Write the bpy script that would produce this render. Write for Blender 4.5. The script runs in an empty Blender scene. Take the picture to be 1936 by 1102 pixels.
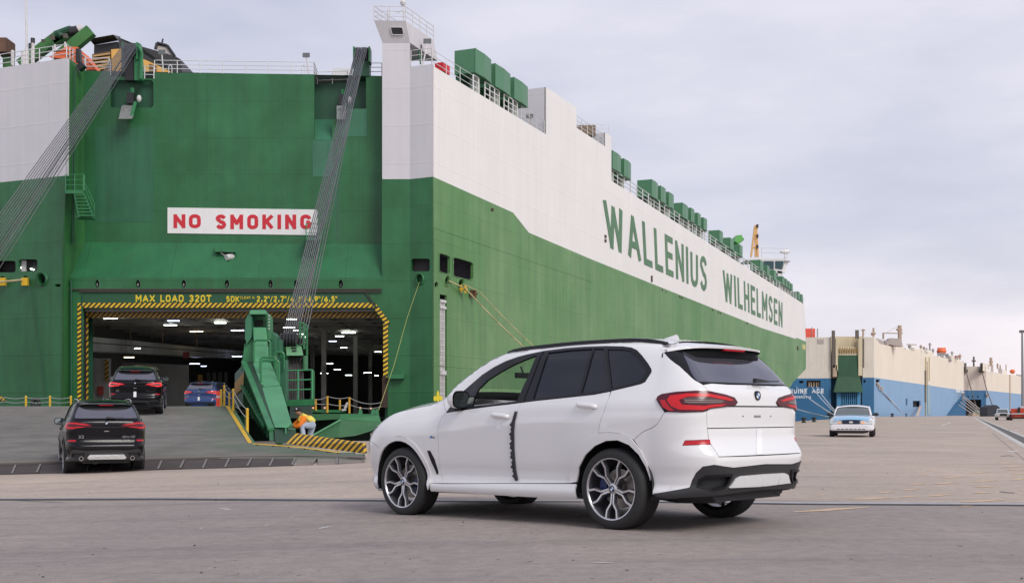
import bpy, bmesh, math, random
import numpy as np
from mathutils import Vector, Matrix
from mathutils.geometry import delaunay_2d_cdt
random.seed(7)
R = math.radians
SC = bpy.context.scene
COL = SC.collection

# ------------------------------------------------------------------ camera
F, HX, HY, HC = 2150.0, 968.0, 782.0, 1.06          # focal length and principal point of the photograph, camera height
cam_data = bpy.data.cameras.new('camera'); cam = bpy.data.objects.new('camera', cam_data); COL.objects.link(cam)
cam.location = (0, 0, HC); cam.rotation_euler = (R(90), 0, 0)
cam_data.sensor_width = 36; cam_data.lens = 36 * F / 1936
cam_data.shift_y = (HY - 551) / 1936; cam_data.clip_end = 6000; cam_data.clip_start = .05
SC.camera = cam

# ------------------------------------------------------------------ sky and sun
SUNDIR = Vector((0.55, -0.75, 0.75)).normalized()
SUN_EL = math.asin(SUNDIR.z); SUN_ROT = math.atan2(SUNDIR.x, SUNDIR.y)
W = bpy.data.worlds.new('World'); SC.world = W; W.use_nodes = True
nt = W.node_tree; nt.nodes.clear()
def N(t, **k):
    n = nt.nodes.new(t)
    for a, b in k.items(): setattr(n, a, b)
    return n
out = N('ShaderNodeOutputWorld'); bg = N('ShaderNodeBackground'); bg.inputs[1].default_value = .12
sky = N('ShaderNodeTexSky', sky_type='NISHITA', sun_disc=False, sun_elevation=SUN_EL, sun_rotation=SUN_ROT)
tc = N('ShaderNodeTexCoord'); sep = N('ShaderNodeSeparateXYZ'); nt.links.new(tc.outputs['Generated'], sep.inputs[0])
ramp = N('ShaderNodeValToRGB')                       # overcast: warm pale horizon to cooler lavender overhead
cr = ramp.color_ramp
cr.elements[0].position = 0.0; cr.elements[0].color = (.80, .755, .78, 1)
cr.elements[1].position = 1.0; cr.elements[1].color = (.50, .52, .62, 1)
for p, c in ((.06, (.77, .74, .79, 1)), (.16, (.71, .71, .79, 1)), (.34, (.61, .625, .73, 1))):
    e = cr.elements.new(p); e.color = c
nt.links.new(sep.outputs[2], ramp.inputs[0])
mp = N('ShaderNodeMapping'); mp.inputs['Scale'].default_value = (1.6, 1.6, 5.5); mp.inputs['Rotation'].default_value = (0, R(14), R(10)); mp.inputs['Location'].default_value = (.35, .1, .2)
nz = N('ShaderNodeTexNoise'); nz.inputs['Scale'].default_value = 1.5; nz.inputs['Detail'].default_value = 7; nz.inputs['Roughness'].default_value = .52
nt.links.new(tc.outputs['Generated'], mp.inputs[0]); nt.links.new(mp.outputs[0], nz.inputs['Vector'])
cl = N('ShaderNodeMapRange'); cl.inputs[1].default_value = .36; cl.inputs[2].default_value = .66; cl.inputs[3].default_value = .865; cl.inputs[4].default_value = 1.13
nt.links.new(nz.outputs[0], cl.inputs[0])
tint = N('ShaderNodeMix', data_type='RGBA'); tint.inputs[6].default_value = (.93, .955, 1.01, 1); tint.inputs[7].default_value = (1.03, 1.0, .985, 1)
cl2 = N('ShaderNodeMapRange'); cl2.inputs[1].default_value = .38; cl2.inputs[2].default_value = .62
nt.links.new(nz.outputs[0], cl2.inputs[0]); nt.links.new(cl2.outputs[0], tint.inputs[0])
m1 = N('ShaderNodeVectorMath', operation='MULTIPLY'); nt.links.new(ramp.outputs[0], m1.inputs[0]); nt.links.new(tint.outputs[2], m1.inputs[1])
m2 = N('ShaderNodeVectorMath', operation='SCALE'); nt.links.new(m1.outputs[0], m2.inputs[0]); nt.links.new(cl.outputs[0], m2.inputs['Scale'])
m3 = N('ShaderNodeVectorMath', operation='SCALE'); nt.links.new(m2.outputs[0], m3.inputs[0]); m3.inputs['Scale'].default_value = 8.8
mx = N('ShaderNodeMix', data_type='RGBA'); mx.inputs[0].default_value = .97
nt.links.new(sky.outputs[0], mx.inputs[6]); nt.links.new(m3.outputs[0], mx.inputs[7])
nt.links.new(mx.outputs[2], bg.inputs[0]); nt.links.new(bg.outputs[0], out.inputs[0])
sd = bpy.data.lights.new('sun', 'SUN'); sd.energy = 2.0; sd.angle = R(26); sd.color = (1, .95, .88)
sun = bpy.data.objects.new('sun', sd); COL.objects.link(sun)
sun.rotation_euler = (-SUNDIR).to_track_quat('-Z', 'Y').to_euler()
SC.view_settings.view_transform = 'Standard'; SC.view_settings.look = 'None'
SC.view_settings.gamma = 1; SC.view_settings.use_curve_mapping = False; SC.view_settings.exposure = 0.08
SC.render.engine = 'CYCLES'; SC.cycles.use_denoising = True; SC.cycles.max_bounces = 8

# ------------------------------------------------------------------ materials
MATS = {}
def mat(name, col, rough=.6, metal=0., var=0., vscale=1., bump=0., bscale=30., coat=0., ior=1.5, emit=None, est=1., streak=0., spec=None, vcol=None, vstretch=None, soft=.18, grime=None):
    """one Principled material; var: brightness variation by noise; streak: vertical weather streaks; grime: colour mixed in patches"""
    if name in MATS: return MATS[name]
    m = bpy.data.materials.new(name); MATS[name] = m; m.use_nodes = True
    t = m.node_tree; b = t.nodes['Principled BSDF']
    b.inputs['Base Color'].default_value = (*col, 1); b.inputs['Roughness'].default_value = rough
    b.inputs['Metallic'].default_value = metal; b.inputs['IOR'].default_value = ior
    if coat: b.inputs['Coat Weight'].default_value = coat; b.inputs['Coat Roughness'].default_value = .03
    if spec is not None: b.inputs['Specular IOR Level'].default_value = spec
    if emit: b.inputs['Emission Color'].default_value = (*emit, 1); b.inputs['Emission Strength'].default_value = est
    L = t.links; nn = t.nodes.new
    tcn = nn('ShaderNodeTexCoord'); src = tcn.outputs['Object']
    cur = None
    def mul(a_sock, val_sock):
        v = nn('ShaderNodeVectorMath'); v.operation = 'SCALE'; L.new(a_sock, v.inputs[0]); L.new(val_sock, v.inputs['Scale']); return v.outputs[0]
    def base():
        c = nn('ShaderNodeRGB'); c.outputs[0].default_value = (*col, 1); return c.outputs[0]
    if var or vcol:
        cur = base()
        mp = nn('ShaderNodeMapping'); L.new(src, mp.inputs[0])
        if vstretch: mp.inputs['Scale'].default_value = vstretch
        n1 = nn('ShaderNodeTexNoise'); n1.inputs['Scale'].default_value = vscale; n1.inputs['Detail'].default_value = 6; n1.inputs['Roughness'].default_value = .6
        L.new(mp.outputs[0], n1.inputs['Vector'])
        if vcol:
            r = nn('ShaderNodeMapRange'); r.inputs[1].default_value = .5 - soft; r.inputs[2].default_value = .5 + soft
            L.new(n1.outputs[0], r.inputs[0]); k = nn('ShaderNodeMix'); k.data_type = 'RGBA'
            L.new(r.outputs[0], k.inputs[0]); L.new(cur, k.inputs[6]); k.inputs[7].default_value = (*vcol, 1); cur = k.outputs[2]
        if var:
            r = nn('ShaderNodeMapRange'); r.inputs[1].default_value = .3; r.inputs[2].default_value = .7
            r.inputs[3].default_value = 1 - var; r.inputs[4].default_value = 1 + var
            L.new(n1.outputs[0], r.inputs[0]); cur = mul(cur, r.outputs[0])
    if streak:
        if cur is None: cur = base()
        mp = nn('ShaderNodeMapping'); L.new(src, mp.inputs[0]); mp.inputs['Scale'].default_value = (1.3, 1.3, .07)
        n2 = nn('ShaderNodeTexNoise'); n2.inputs['Scale'].default_value = 1.0; n2.inputs['Detail'].default_value = 6; n2.inputs['Roughness'].default_value = .65
        L.new(mp.outputs[0], n2.inputs['Vector'])
        r = nn('ShaderNodeMapRange'); r.inputs[1].default_value = .35; r.inputs[2].default_value = .7; r.inputs[3].default_value = 1 + streak * .5; r.inputs[4].default_value = 1 - streak
        L.new(n2.outputs[0], r.inputs[0]); cur = mul(cur, r.outputs[0])
    if grime:
        if cur is None: cur = base()
        mp = nn('ShaderNodeMapping'); L.new(src, mp.inputs[0]); mp.inputs['Scale'].default_value = (.8, .8, .10)
        n3 = nn('ShaderNodeTexNoise'); n3.inputs['Scale'].default_value = .9; n3.inputs['Detail'].default_value = 8; n3.inputs['Roughness'].default_value = .7
        L.new(mp.outputs[0], n3.inputs['Vector'])
        r = nn('ShaderNodeMapRange'); r.inputs[1].default_value = .60; r.inputs[2].default_value = .75; r.inputs[4].default_value = grime[3]
        L.new(n3.outputs[0], r.inputs[0]); k = nn('ShaderNodeMix'); k.data_type = 'RGBA'
        L.new(r.outputs[0], k.inputs[0]); L.new(cur, k.inputs[6]); k.inputs[7].default_value = (*grime[:3], 1); cur = k.outputs[2]
    if cur is not None: L.new(cur, b.inputs['Base Color'])
    if bump:
        n4 = nn('ShaderNodeTexNoise'); n4.inputs['Scale'].default_value = bscale; n4.inputs['Detail'].default_value = 5
        L.new(src, n4.inputs['Vector'])
        bp = nn('ShaderNodeBump'); bp.inputs['Strength'].default_value = min(1, bump); bp.inputs['Distance'].default_value = .02
        L.new(n4.outputs[0], bp.inputs['Height']); L.new(bp.outputs[0], b.inputs['Normal'])
    return m
def plate_seams(m, sx, sz, amount=.06, dirv=(1, 0, 0)):
    """weld seams of hull plating: thin lines in object space, sx along dirv, sz upward, relief plus faint colour"""
    t = m.node_tree; L = t.links; nn = t.nodes.new; b = t.nodes['Principled BSDF']
    tcn = nn('ShaderNodeTexCoord')
    dt = nn('ShaderNodeVectorMath'); dt.operation = 'DOT_PRODUCT'; L.new(tcn.outputs['Object'], dt.inputs[0]); dt.inputs[1].default_value = dirv
    sp = nn('ShaderNodeSeparateXYZ'); L.new(tcn.outputs['Object'], sp.inputs[0])
    outs = []
    for s, per in ((dt.outputs['Value'], sx), (sp.outputs[2], sz)):
        md = nn('ShaderNodeMath'); md.operation = 'PINGPONG'; L.new(s, md.inputs[0]); md.inputs[1].default_value = per / 2
        lt = nn('ShaderNodeMapRange'); lt.inputs[1].default_value = 0; lt.inputs[2].default_value = .09; lt.inputs[3].default_value = 1; lt.inputs[4].default_value = 0
        L.new(md.outputs[0], lt.inputs[0]); outs.append(lt.outputs[0])
    mxn = nn('ShaderNodeMath'); mxn.operation = 'MAXIMUM'; L.new(outs[0], mxn.inputs[0]); L.new(outs[1], mxn.inputs[1])
    # plates a touch different from each other
    vm = nn('ShaderNodeMapping')
    cmb = nn('ShaderNodeCombineXYZ'); L.new(dt.outputs['Value'], cmb.inputs[0]); L.new(sp.outputs[2], cmb.inputs[2]); L.new(cmb.outputs[0], vm.inputs[0])
    vm.inputs['Scale'].default_value = (1 / sx, 1, 1 / sz)
    fl = nn('ShaderNodeVectorMath'); fl.operation = 'FLOOR'; L.new(vm.outputs[0], fl.inputs[0])
    wn = nn('ShaderNodeTexWhiteNoise'); L.new(fl.outputs[0], wn.inputs[0])
    pr = nn('ShaderNodeMapRange'); pr.inputs[3].default_value = 1 - amount * .55; pr.inputs[4].default_value = 1 + amount * .55; L.new(wn.outputs[0], pr.inputs[0])
    fac = nn('ShaderNodeMath'); fac.operation = 'MULTIPLY'; L.new(mxn.outputs[0], fac.inputs[0]); fac.inputs[1].default_value = -amount * 1.6
    ad = nn('ShaderNodeMath'); ad.operation = 'ADD'; L.new(fac.outputs[0], ad.inputs[0]); L.new(pr.outputs[0], ad.inputs[1])
    sc = nn('ShaderNodeVectorMath'); sc.operation = 'SCALE'
    if b.inputs['Base Color'].links:
        L.new(b.inputs['Base Color'].links[0].from_socket, sc.inputs[0])
    else:
        sc.inputs[0].default_value = b.inputs['Base Color'].default_value[:3]
    L.new(ad.outputs[0], sc.inputs['Scale']); L.new(sc.outputs[0], b.inputs['Base Color'])
    bp = nn('ShaderNodeBump'); bp.inputs['Strength'].default_value = .35; bp.inputs['Distance'].default_value = .02
    nz = nn('ShaderNodeTexNoise'); nz.inputs['Scale'].default_value = .55; nz.inputs['Detail'].default_value = 2; L.new(tcn.outputs['Object'], nz.inputs['Vector'])
    a2 = nn('ShaderNodeMath'); a2.operation = 'MULTIPLY_ADD'; L.new(nz.outputs[0], a2.inputs[0]); a2.inputs[1].default_value = 2.2; L.new(mxn.outputs[0], a2.inputs[2])
    L.new(a2.outputs[0], bp.inputs['Height']); L.new(bp.outputs[0], b.inputs['Normal'])
    return m
def stripes(name, ca, cb, period, dirv, rough=.55, duty=.5):
    """painted diagonal warning stripes (flat print)"""
    if name in MATS: return MATS[name]
    m = mat(name, ca, rough); t = m.node_tree; L = t.links; nn = t.nodes.new; b = t.nodes['Principled BSDF']
    tcn = nn('ShaderNodeTexCoord'); dt = nn('ShaderNodeVectorMath'); dt.operation = 'DOT_PRODUCT'; L.new(tcn.outputs['Object'], dt.inputs[0]); dt.inputs[1].default_value = dirv
    md = nn('ShaderNodeMath'); md.operation = 'FLOORED_MODULO'; L.new(dt.outputs['Value'], md.inputs[0]); md.inputs[1].default_value = period
    gt = nn('ShaderNodeMath'); gt.operation = 'GREATER_THAN'; L.new(md.outputs[0], gt.inputs[0]); gt.inputs[1].default_value = period * duty
    nz = nn('ShaderNodeTexNoise'); nz.inputs['Scale'].default_value = 6; nz.inputs['Detail'].default_value = 6; L.new(tcn.outputs['Object'], nz.inputs['Vector'])
    r = nn('ShaderNodeMapRange'); r.inputs[1].default_value = .3; r.inputs[2].default_value = .75; r.inputs[3].default_value = 1.1; r.inputs[4].default_value = .75; L.new(nz.outputs[0], r.inputs[0])
    k = nn('ShaderNodeMix'); k.data_type = 'RGBA'; L.new(gt.outputs[0], k.inputs[0]); k.inputs[6].default_value = (*ca, 1); k.inputs[7].default_value = (*cb, 1)
    s = nn('ShaderNodeVectorMath'); s.operation = 'SCALE'; L.new(k.outputs[2], s.inputs[0]); L.new(r.outputs[0], s.inputs['Scale']); L.new(s.outputs[0], b.inputs['Base Color'])
    return m
def glass(name, col=(.75, .82, .8), refl=.10):
    if name in MATS: return MATS[name]
    m = bpy.data.materials.new(name); MATS[name] = m; m.use_nodes = True; t = m.node_tree; t.nodes.clear()
    o = t.nodes.new('ShaderNodeOutputMaterial'); a = t.nodes.new('ShaderNodeBsdfTransparent'); a.inputs[0].default_value = (*col, 1)
    g = t.nodes.new('ShaderNodeBsdfGlossy'); g.inputs['Roughness'].default_value = .02
    f = t.nodes.new('ShaderNodeLayerWeight'); f.inputs[0].default_value = .12
    x = t.nodes.new('ShaderNodeMixShader'); t.links.new(f.outputs[1], x.inputs[0]); t.links.new(a.outputs[0], x.inputs[1]); t.links.new(g.outputs[0], x.inputs[2]); t.links.new(x.outputs[0], o.inputs[0])
    return m

# ------------------------------------------------------------------ mesh building
class MB:
    def __init__(s): s.v = []; s.f = []; s.m = []
    def add(s, vs, fs, mi=0):
        o = len(s.v); s.v += [tuple(map(float, v)) for v in vs]; s.f += [tuple(o + i for i in f) for f in fs]; s.m += [mi] * len(fs); return s
    def quad(s, a, b, c, d, mi=0): return s.add([a, b, c, d], [(0, 1, 2, 3)], mi)
    def box(s, lo, hi, mi=0):
        x0, y0, z0 = lo; x1, y1, z1 = hi
        return s.add([(x0, y0, z0), (x1, y0, z0), (x1, y1, z0), (x0, y1, z0), (x0, y0, z1), (x1, y0, z1), (x1, y1, z1), (x0, y1, z1)],
                     [(0, 3, 2, 1), (4, 5, 6, 7), (0, 1, 5, 4), (1, 2, 6, 5), (2, 3, 7, 6), (3, 0, 4, 7)], mi)
    def hexa(s, p, mi=0):                      # 8 points: bottom ring 4, top ring 4
        return s.add(p, [(0, 3, 2, 1), (4, 5, 6, 7), (0, 1, 5, 4), (1, 2, 6, 5), (2, 3, 7, 6), (3, 0, 4, 7)], mi)
    def prism(s, poly, d, mi=0, side=None):    # 3d polygon extruded by vector d (its near face faces away from d)
        n = len(poly); d = Vector(d); p = [Vector(q) for q in poly]; q = [a + d for a in p]
        nrm = Vector((0, 0, 0))
        for i in range(n): nrm += p[i].cross(p[(i + 1) % n])
        if nrm.dot(d) > 0: p.reverse(); q.reverse()
        s.add(p, [tuple(range(n))], mi); s.add(q, [tuple(reversed(range(n)))], mi)
        s.add(p + q, [(i, n + i, n + (i + 1) % n, (i + 1) % n) for i in range(n)], mi if side is None else side); return s
    def tube(s, a, b, r, n=8, mi=0, r2=None, cap=True):
        a = Vector(a); b = Vector(b); d = (b - a)
        if d.length < 1e-6: return s
        d.normalize(); u = d.orthogonal().normalized(); w = d.cross(u); r2 = r if r2 is None else r2
        vs = [a + (u * math.cos(t) + w * math.sin(t)) * r for t in [2 * math.pi * i / n for i in range(n)]]
        vs += [b + (u * math.cos(t) + w * math.sin(t)) * r2 for t in [2 * math.pi * i / n for i in range(n)]]
        fs = [(i, (i + 1) % n, n + (i + 1) % n, n + i) for i in range(n)]
        if cap: fs += [tuple(reversed(range(n))), tuple(range(n, 2 * n))]
        return s.add(vs, fs, mi)
    def path(s, pts, r, n=6, mi=0):
        for a, b in zip(pts[:-1], pts[1:]): s.tube(a, b, r, n, mi)
        return s
    def lathe(s, prof, n=32, axis='y', org=(0, 0, 0), mi=0, close=False):   # prof: (radius, along)
        o = Vector(org); vs = []
        for r, h in prof:
            for i in range(n):
                t = 2 * math.pi * i / n; c, q = r * math.cos(t), r * math.sin(t)
                vs.append(o + Vector({'y': (c, h, q), 'z': (c, q, h), 'x': (h, c, q)}[axis]))
        k = len(prof); fs = []
        for j in range(k - 1 + (1 if close else 0)):
            for i in range(n):
                a, b = j * n + i, j * n + (i + 1) % n; c, e = ((j + 1) % k) * n + (i + 1) % n, ((j + 1) % k) * n + i
                fs.append((a, b, c, e))
        return s.add(vs, fs, mi)
    def grid(s, fn, nu, nv, mi=0):
        vs = [fn(i / nu, j / nv) for j in range(nv + 1) for i in range(nu + 1)]
        fs = [(j * (nu + 1) + i, j * (nu + 1) + i + 1, (j + 1) * (nu + 1) + i + 1, (j + 1) * (nu + 1) + i) for j in range(nv) for i in range(nu)]
        return s.add(vs, fs, mi)
    def ball(s, c, r, n=12, mi=0, sc=(1, 1, 1)):
        c = Vector(c); k = n // 2; vs = []
        for j in range(k + 1):
            for i in range(n):
                a = math.pi * j / k; t = 2 * math.pi * i / n
                vs.append((c.x + r * sc[0] * math.sin(a) * math.cos(t), c.y + r * sc[1] * math.sin(a) * math.sin(t), c.z + r * sc[2] * math.cos(a)))
        return s.add(vs, [(j * n + i, (j + 1) * n + i, (j + 1) * n + (i + 1) % n, j * n + (i + 1) % n) for j in range(k) for i in range(n)], mi)

WORLD = {}                                      # object -> world matrix of things and parts
def mesh_of(name, mb, mats, smooth=False):
    me = bpy.data.meshes.new(name); me.from_pydata(mb.v, [], mb.f)
    for m in (mats if isinstance(mats, (list, tuple)) else [mats]): me.materials.append(m)
    if any(mb.m): me.polygons.foreach_set('material_index', mb.m)
    if smooth:
        me.polygons.foreach_set('use_smooth', [True] * len(me.polygons))
        if smooth is not True: me.set_sharp_from_angle(angle=R(smooth))
    me.update(); return me
def props(o, label=None, cat=None, group=None, kind=None):
    for k, v in (('label', label), ('category', cat), ('group', group), ('kind', kind)):
        if v: o[k] = v
    return o
def thing(name, label, cat, loc=(0, 0, 0), mtx=None, group=None):
    o = bpy.data.objects.new(name, None); o.empty_display_size = .3; COL.objects.link(o)
    o.matrix_world = mtx if mtx is not None else Matrix.Translation(Vector(loc)); WORLD[o] = (mtx or Matrix.Translation(Vector(loc))).copy()
    return props(o, label, cat, group)
def part(name, mb, mats, parent=None, local=False, smooth=False, bevel=0, kind=None, label=None):
    """mesh object; vertices are in world space unless local"""
    me = mesh_of(name, mb, mats, smooth) if isinstance(mb, MB) else mb
    o = bpy.data.objects.new(name, me); COL.objects.link(o)
    if parent is not None:
        o.parent = parent; WORLD[o] = WORLD[parent].copy()
        if not local: me.transform(WORLD[parent].inverted()); me.update()
    else: WORLD[o] = Matrix.Identity(4)
    if bevel:
        b = o.modifiers.new('bevel', 'BEVEL'); b.width = bevel; b.segments = 2; b.limit_method = 'ANGLE'; b.angle_limit = R(40)
    return props(o, label, None, None, kind)
def inst(name, me, parent, mtx):                # shared-mesh piece; mtx in world space
    o = bpy.data.objects.new(name, me); COL.objects.link(o)
    if parent is not None: o.parent = parent; o.matrix_local = WORLD[parent].inverted() @ mtx
    else: o.matrix_world = mtx
    WORLD[o] = mtx.copy(); return o
def copy_tree(o, parent=None):
    c = o.copy(); COL.objects.link(c)
    if parent is not None: c.parent = parent; c.matrix_parent_inverse = o.matrix_parent_inverse.copy()
    for ch in [x for x in bpy.data.objects if x.parent == o]: copy_tree(ch, c)
    return c
def P(px, py, Y): return Vector(((px - HX) / F * Y, Y, HC - (py - HY) / F * Y))
def proj(p): return HX + F * p[0] / p[1], HY - F * (p[2] - HC) / p[1]

def dense(poly, step):
    o = []
    for i, a in enumerate(poly):
        b = poly[(i + 1) % len(poly)]; n = max(1, int(math.ceil(math.dist(a, b) / step)))
        o += [(a[0] + (b[0] - a[0]) * k / n, a[1] + (b[1] - a[1]) * k / n) for k in range(n)]
    return o
def inside(poly, x, y):
    c = False; j = len(poly) - 1
    for i in range(len(poly)):
        xi, yi = poly[i]; xj, yj = poly[j]
        if (yi > y) != (yj > y) and x < (xj - xi) * (y - yi) / (yj - yi) + xi: c = not c
        j = i
    return c
def flat(polys, holes=(), pts=()):
    """triangulate the union of 2d polygons less the holes, with extra interior points"""
    vs = []; es = []
    for pl in list(polys) + list(holes):
        o = len(vs); vs += [Vector(p) for p in pl]; es += [(o + i, o + (i + 1) % len(pl)) for i in range(len(pl))]
    vs += [Vector(p) for p in pts]
    r = delaunay_2d_cdt(vs, es, [], 0, 1e-6); V = [(v.x, v.y) for v in r[0]]; Fs = []
    for f in r[2]:
        cx = sum(V[i][0] for i in f) / 3; cy = sum(V[i][1] for i in f) / 3
        if any(inside(p, cx, cy) for p in polys) and not any(inside(h, cx, cy) for h in holes): Fs.append(tuple(f))
    return V, Fs
def sheet(polys, fn, holes=(), depth=None, mb=None, mi=0, pts=(), rim=0):
    """flat() mapped by fn into space; with depth (a vector) it gets thickness and edges round every hole"""
    V, Fs = flat(polys, holes, pts); mb = mb or MB(); P3 = [Vector(fn(*v)) for v in V]
    if not Fs: return mb
    n = Vector((0, 0, 0))
    for f in Fs: n += (P3[f[1]] - P3[f[0]]).cross(P3[f[2]] - P3[f[0]])
    d = Vector(depth) if depth is not None else None
    if d is not None and n.dot(d) > 0: Fs = [tuple(reversed(f)) for f in Fs]
    mb.add(P3, Fs, mi)
    if d is not None:
        ed = {}
        for f in Fs:
            for a, b in zip(f, f[1:] + f[:1]): ed[(a, b)] = ed.get((a, b), 0) + 1
        bnd = [(a, b) for (a, b) in ed if (b, a) not in ed]
        for a, b in bnd: mb.add([P3[b], P3[a], P3[a] + d, P3[b] + d], [(0, 1, 2, 3)], mi if not rim else rim)
        mb.add([p + d for p in P3], [tuple(reversed(f)) for f in Fs], mi)
    return mb

# ------------------------------------------------------------------ lettering: strokes on a 1-high cell
def arc(cx, cy, rx, ry, a0, a1, n=6): return [(cx + rx * math.cos(R(a0 + (a1 - a0) * i / n)), cy + ry * math.sin(R(a0 + (a1 - a0) * i / n))) for i in range(n + 1)]
GLY = {
 'A': (.62, [[(0, 0), (.31, 1), (.62, 0)], [(.11, .3), (.51, .3)]]), 'C': (.5, [arc(.25, .76, .25, .24, 22, 180) + arc(.25, .24, .25, .24, 180, 338)]),
 'D': (.5, [[(0, 0), (0, 1), (.28, 1)] + arc(.28, .76, .22, .24, 90, 0) + arc(.28, .24, .22, .24, 0, -90) + [(0, 0)]]),
 'E': (.42, [[(.42, 1), (0, 1), (0, 0), (.42, 0)], [(0, .52), (.38, .52)]]), 'G': (.52, [[(.5, .78)] + arc(.25, .76, .25, .24, 10, 180) + arc(.25, .24, .25, .24, 180, 360) + [(.5, .45), (.28, .45)]]),
 'H': (.5, [[(0, 0), (0, 1)], [(.5, 0), (.5, 1)], [(0, .5), (.5, .5)]]), 'I': (0.0, [[(0, 0), (0, 1)]]),
 'K': (.5, [[(0, 0), (0, 1)], [(.5, 1), (.06, .45)], [(.16, .57), (.5, 0)]]), 'L': (.4, [[(0, 1), (0, 0), (.4, 0)]]),
 'M': (.62, [[(0, 0), (0, 1), (.31, .38), (.62, 1), (.62, 0)]]), 'N': (.5, [[(0, 0), (0, 1), (.5, 0), (.5, 1)]]),
 'O': (.5, [arc(.25, .76, .25, .24, 0, 180) + arc(.25, .24, .25, .24, 180, 360) + [(.5, .76)]]),
 'R': (.5, [[(0, 0), (0, 1), (.3, 1)] + arc(.3, .75, .2, .25, 90, -90) + [(0, .5)], [(.27, .5), (.5, 0)]]),
 'S': (.48, [arc(.24, .76, .24, .24, 15, 180) + arc(.24, .25, .24, .25, 90, -165)]),
 'T': (.5, [[(0, 1), (.5, 1)], [(.25, 1), (.25, 0)]]), 'U': (.5, [[(0, 1)] + arc(.25, .25, .25, .25, 180, 360) + [(.5, 1)]]),
 'V': (.56, [[(0, 1), (.28, 0), (.56, 1)]]), 'W': (.86, [[(0, 1), (.2, 0), (.43, .95), (.66, 0), (.86, 1)]]),
 'X': (.56, [[(0, 0), (.56, 1)], [(0, 1), (.56, 0)]]),
 '0': (.46, [arc(.23, .75, .23, .25, 0, 180) + arc(.23, .25, .23, .25, 180, 360) + [(.46, .75)]]),
 '2': (.46, [arc(.23, .76, .23, .24, 170, -20) + [(0, 0), (.46, 0)]]),
 '3': (.46, [arc(.22, .76, .22, .24, 160, -90) + arc(.22, .27, .24, .27, 90, -160)]),
 '4': (.5, [[(.38, 0), (.38, 1), (0, .28), (.5, .28)]]),
 '5': (.46, [[(.44, 1), (.06, 1), (.03, .55)] + arc(.22, .31, .24, .31, 120, -150)]),
 '6': (.46, [[(.4, 1), (.06, .5)] + arc(.23, .28, .23, .28, 150, 510, 10)]),
 '7': (.44, [[(0, 1), (.44, 1), (.15, 0)]]), '9': (.46, [[(.08, 0), (.4, .5)] + arc(.23, .72, .23, .28, -30, 330, 10)]),
 '.': (.0, [[(0, 0), (0, .14)]]), '/': (.4, [[(0, -.05), (.4, 1.05)]]), ' ': (.25, []),
}
def glyph_polys(ch, t, wx=1.0):
    w, lines = GLY[ch]; ps = []
    h = t / 2
    for ln in lines:
        ln = [(h + x * wx * (1), h + y * (1 - t)) if ch not in './' else (h + x * wx, y * (1 - t) + h) for x, y in ln]
        for k, (a, b) in enumerate(zip(ln[:-1], ln[1:])):
            dx, dy = b[0] - a[0], b[1] - a[1]; l = math.hypot(dx, dy)
            if l < 1e-6: continue
            dx /= l; dy /= l; e = h * .92
            # extend ends squarely at joints only a little on curves
            ext = e if len(ln) < 6 else h * .25
            diag = abs(dx) > .12 and abs(dy) > .12 and len(ln) < 6
            if diag: ext = h * .6
            e0 = ext if (k > 0 or len(ln) < 6) else 0; e1 = ext if (k < len(ln) - 2 or len(ln) < 6) else 0
            A = (a[0] - dx * e0, a[1] - dy * e0); B = (b[0] + dx * e1, b[1] + dy * e1)
            q = [(A[0] - dy * h, A[1] + dx * h), (A[0] + dy * h, A[1] - dx * h), (B[0] + dy * h, B[1] - dx * h), (B[0] - dy * h, B[1] + dx * h)]
            q = [(x, min(1, max(0, y))) if ch != '/' else (x, y) for x, y in q]
            ps.append(q)
    return ps, w * wx + t
def word_width(txt, t, wx=1., gap=.14):
    return sum(GLY[c][0] * wx + t + gap for c in txt) - gap
def letters(txt, fn, t=.16, wx=1., gap=.14, depth=None):
    """yields (char, MB); fn maps (0..1 along the word, 0..1 upward) into space"""
    tot = word_width(txt, t, wx, gap); x = 0
    for c in txt:
        ps, w = glyph_polys(c, t, wx)
        if ps:
            ps = [[((x + p[0]) / tot, p[1]) for p in q] for q in ps]
            yield c, sheet(ps, fn, depth=depth)
        x += w + gap
def quad_map(tl, tr, bl, br):
    """bilinear map of the unit square, u to the right and v up"""
    tl, tr, bl, br = map(Vector, (tl, tr, bl, br))
    return lambda u, v: (bl * (1 - u) + br * u) * (1 - v) + (tl * (1 - u) + tr * u) * v
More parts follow.
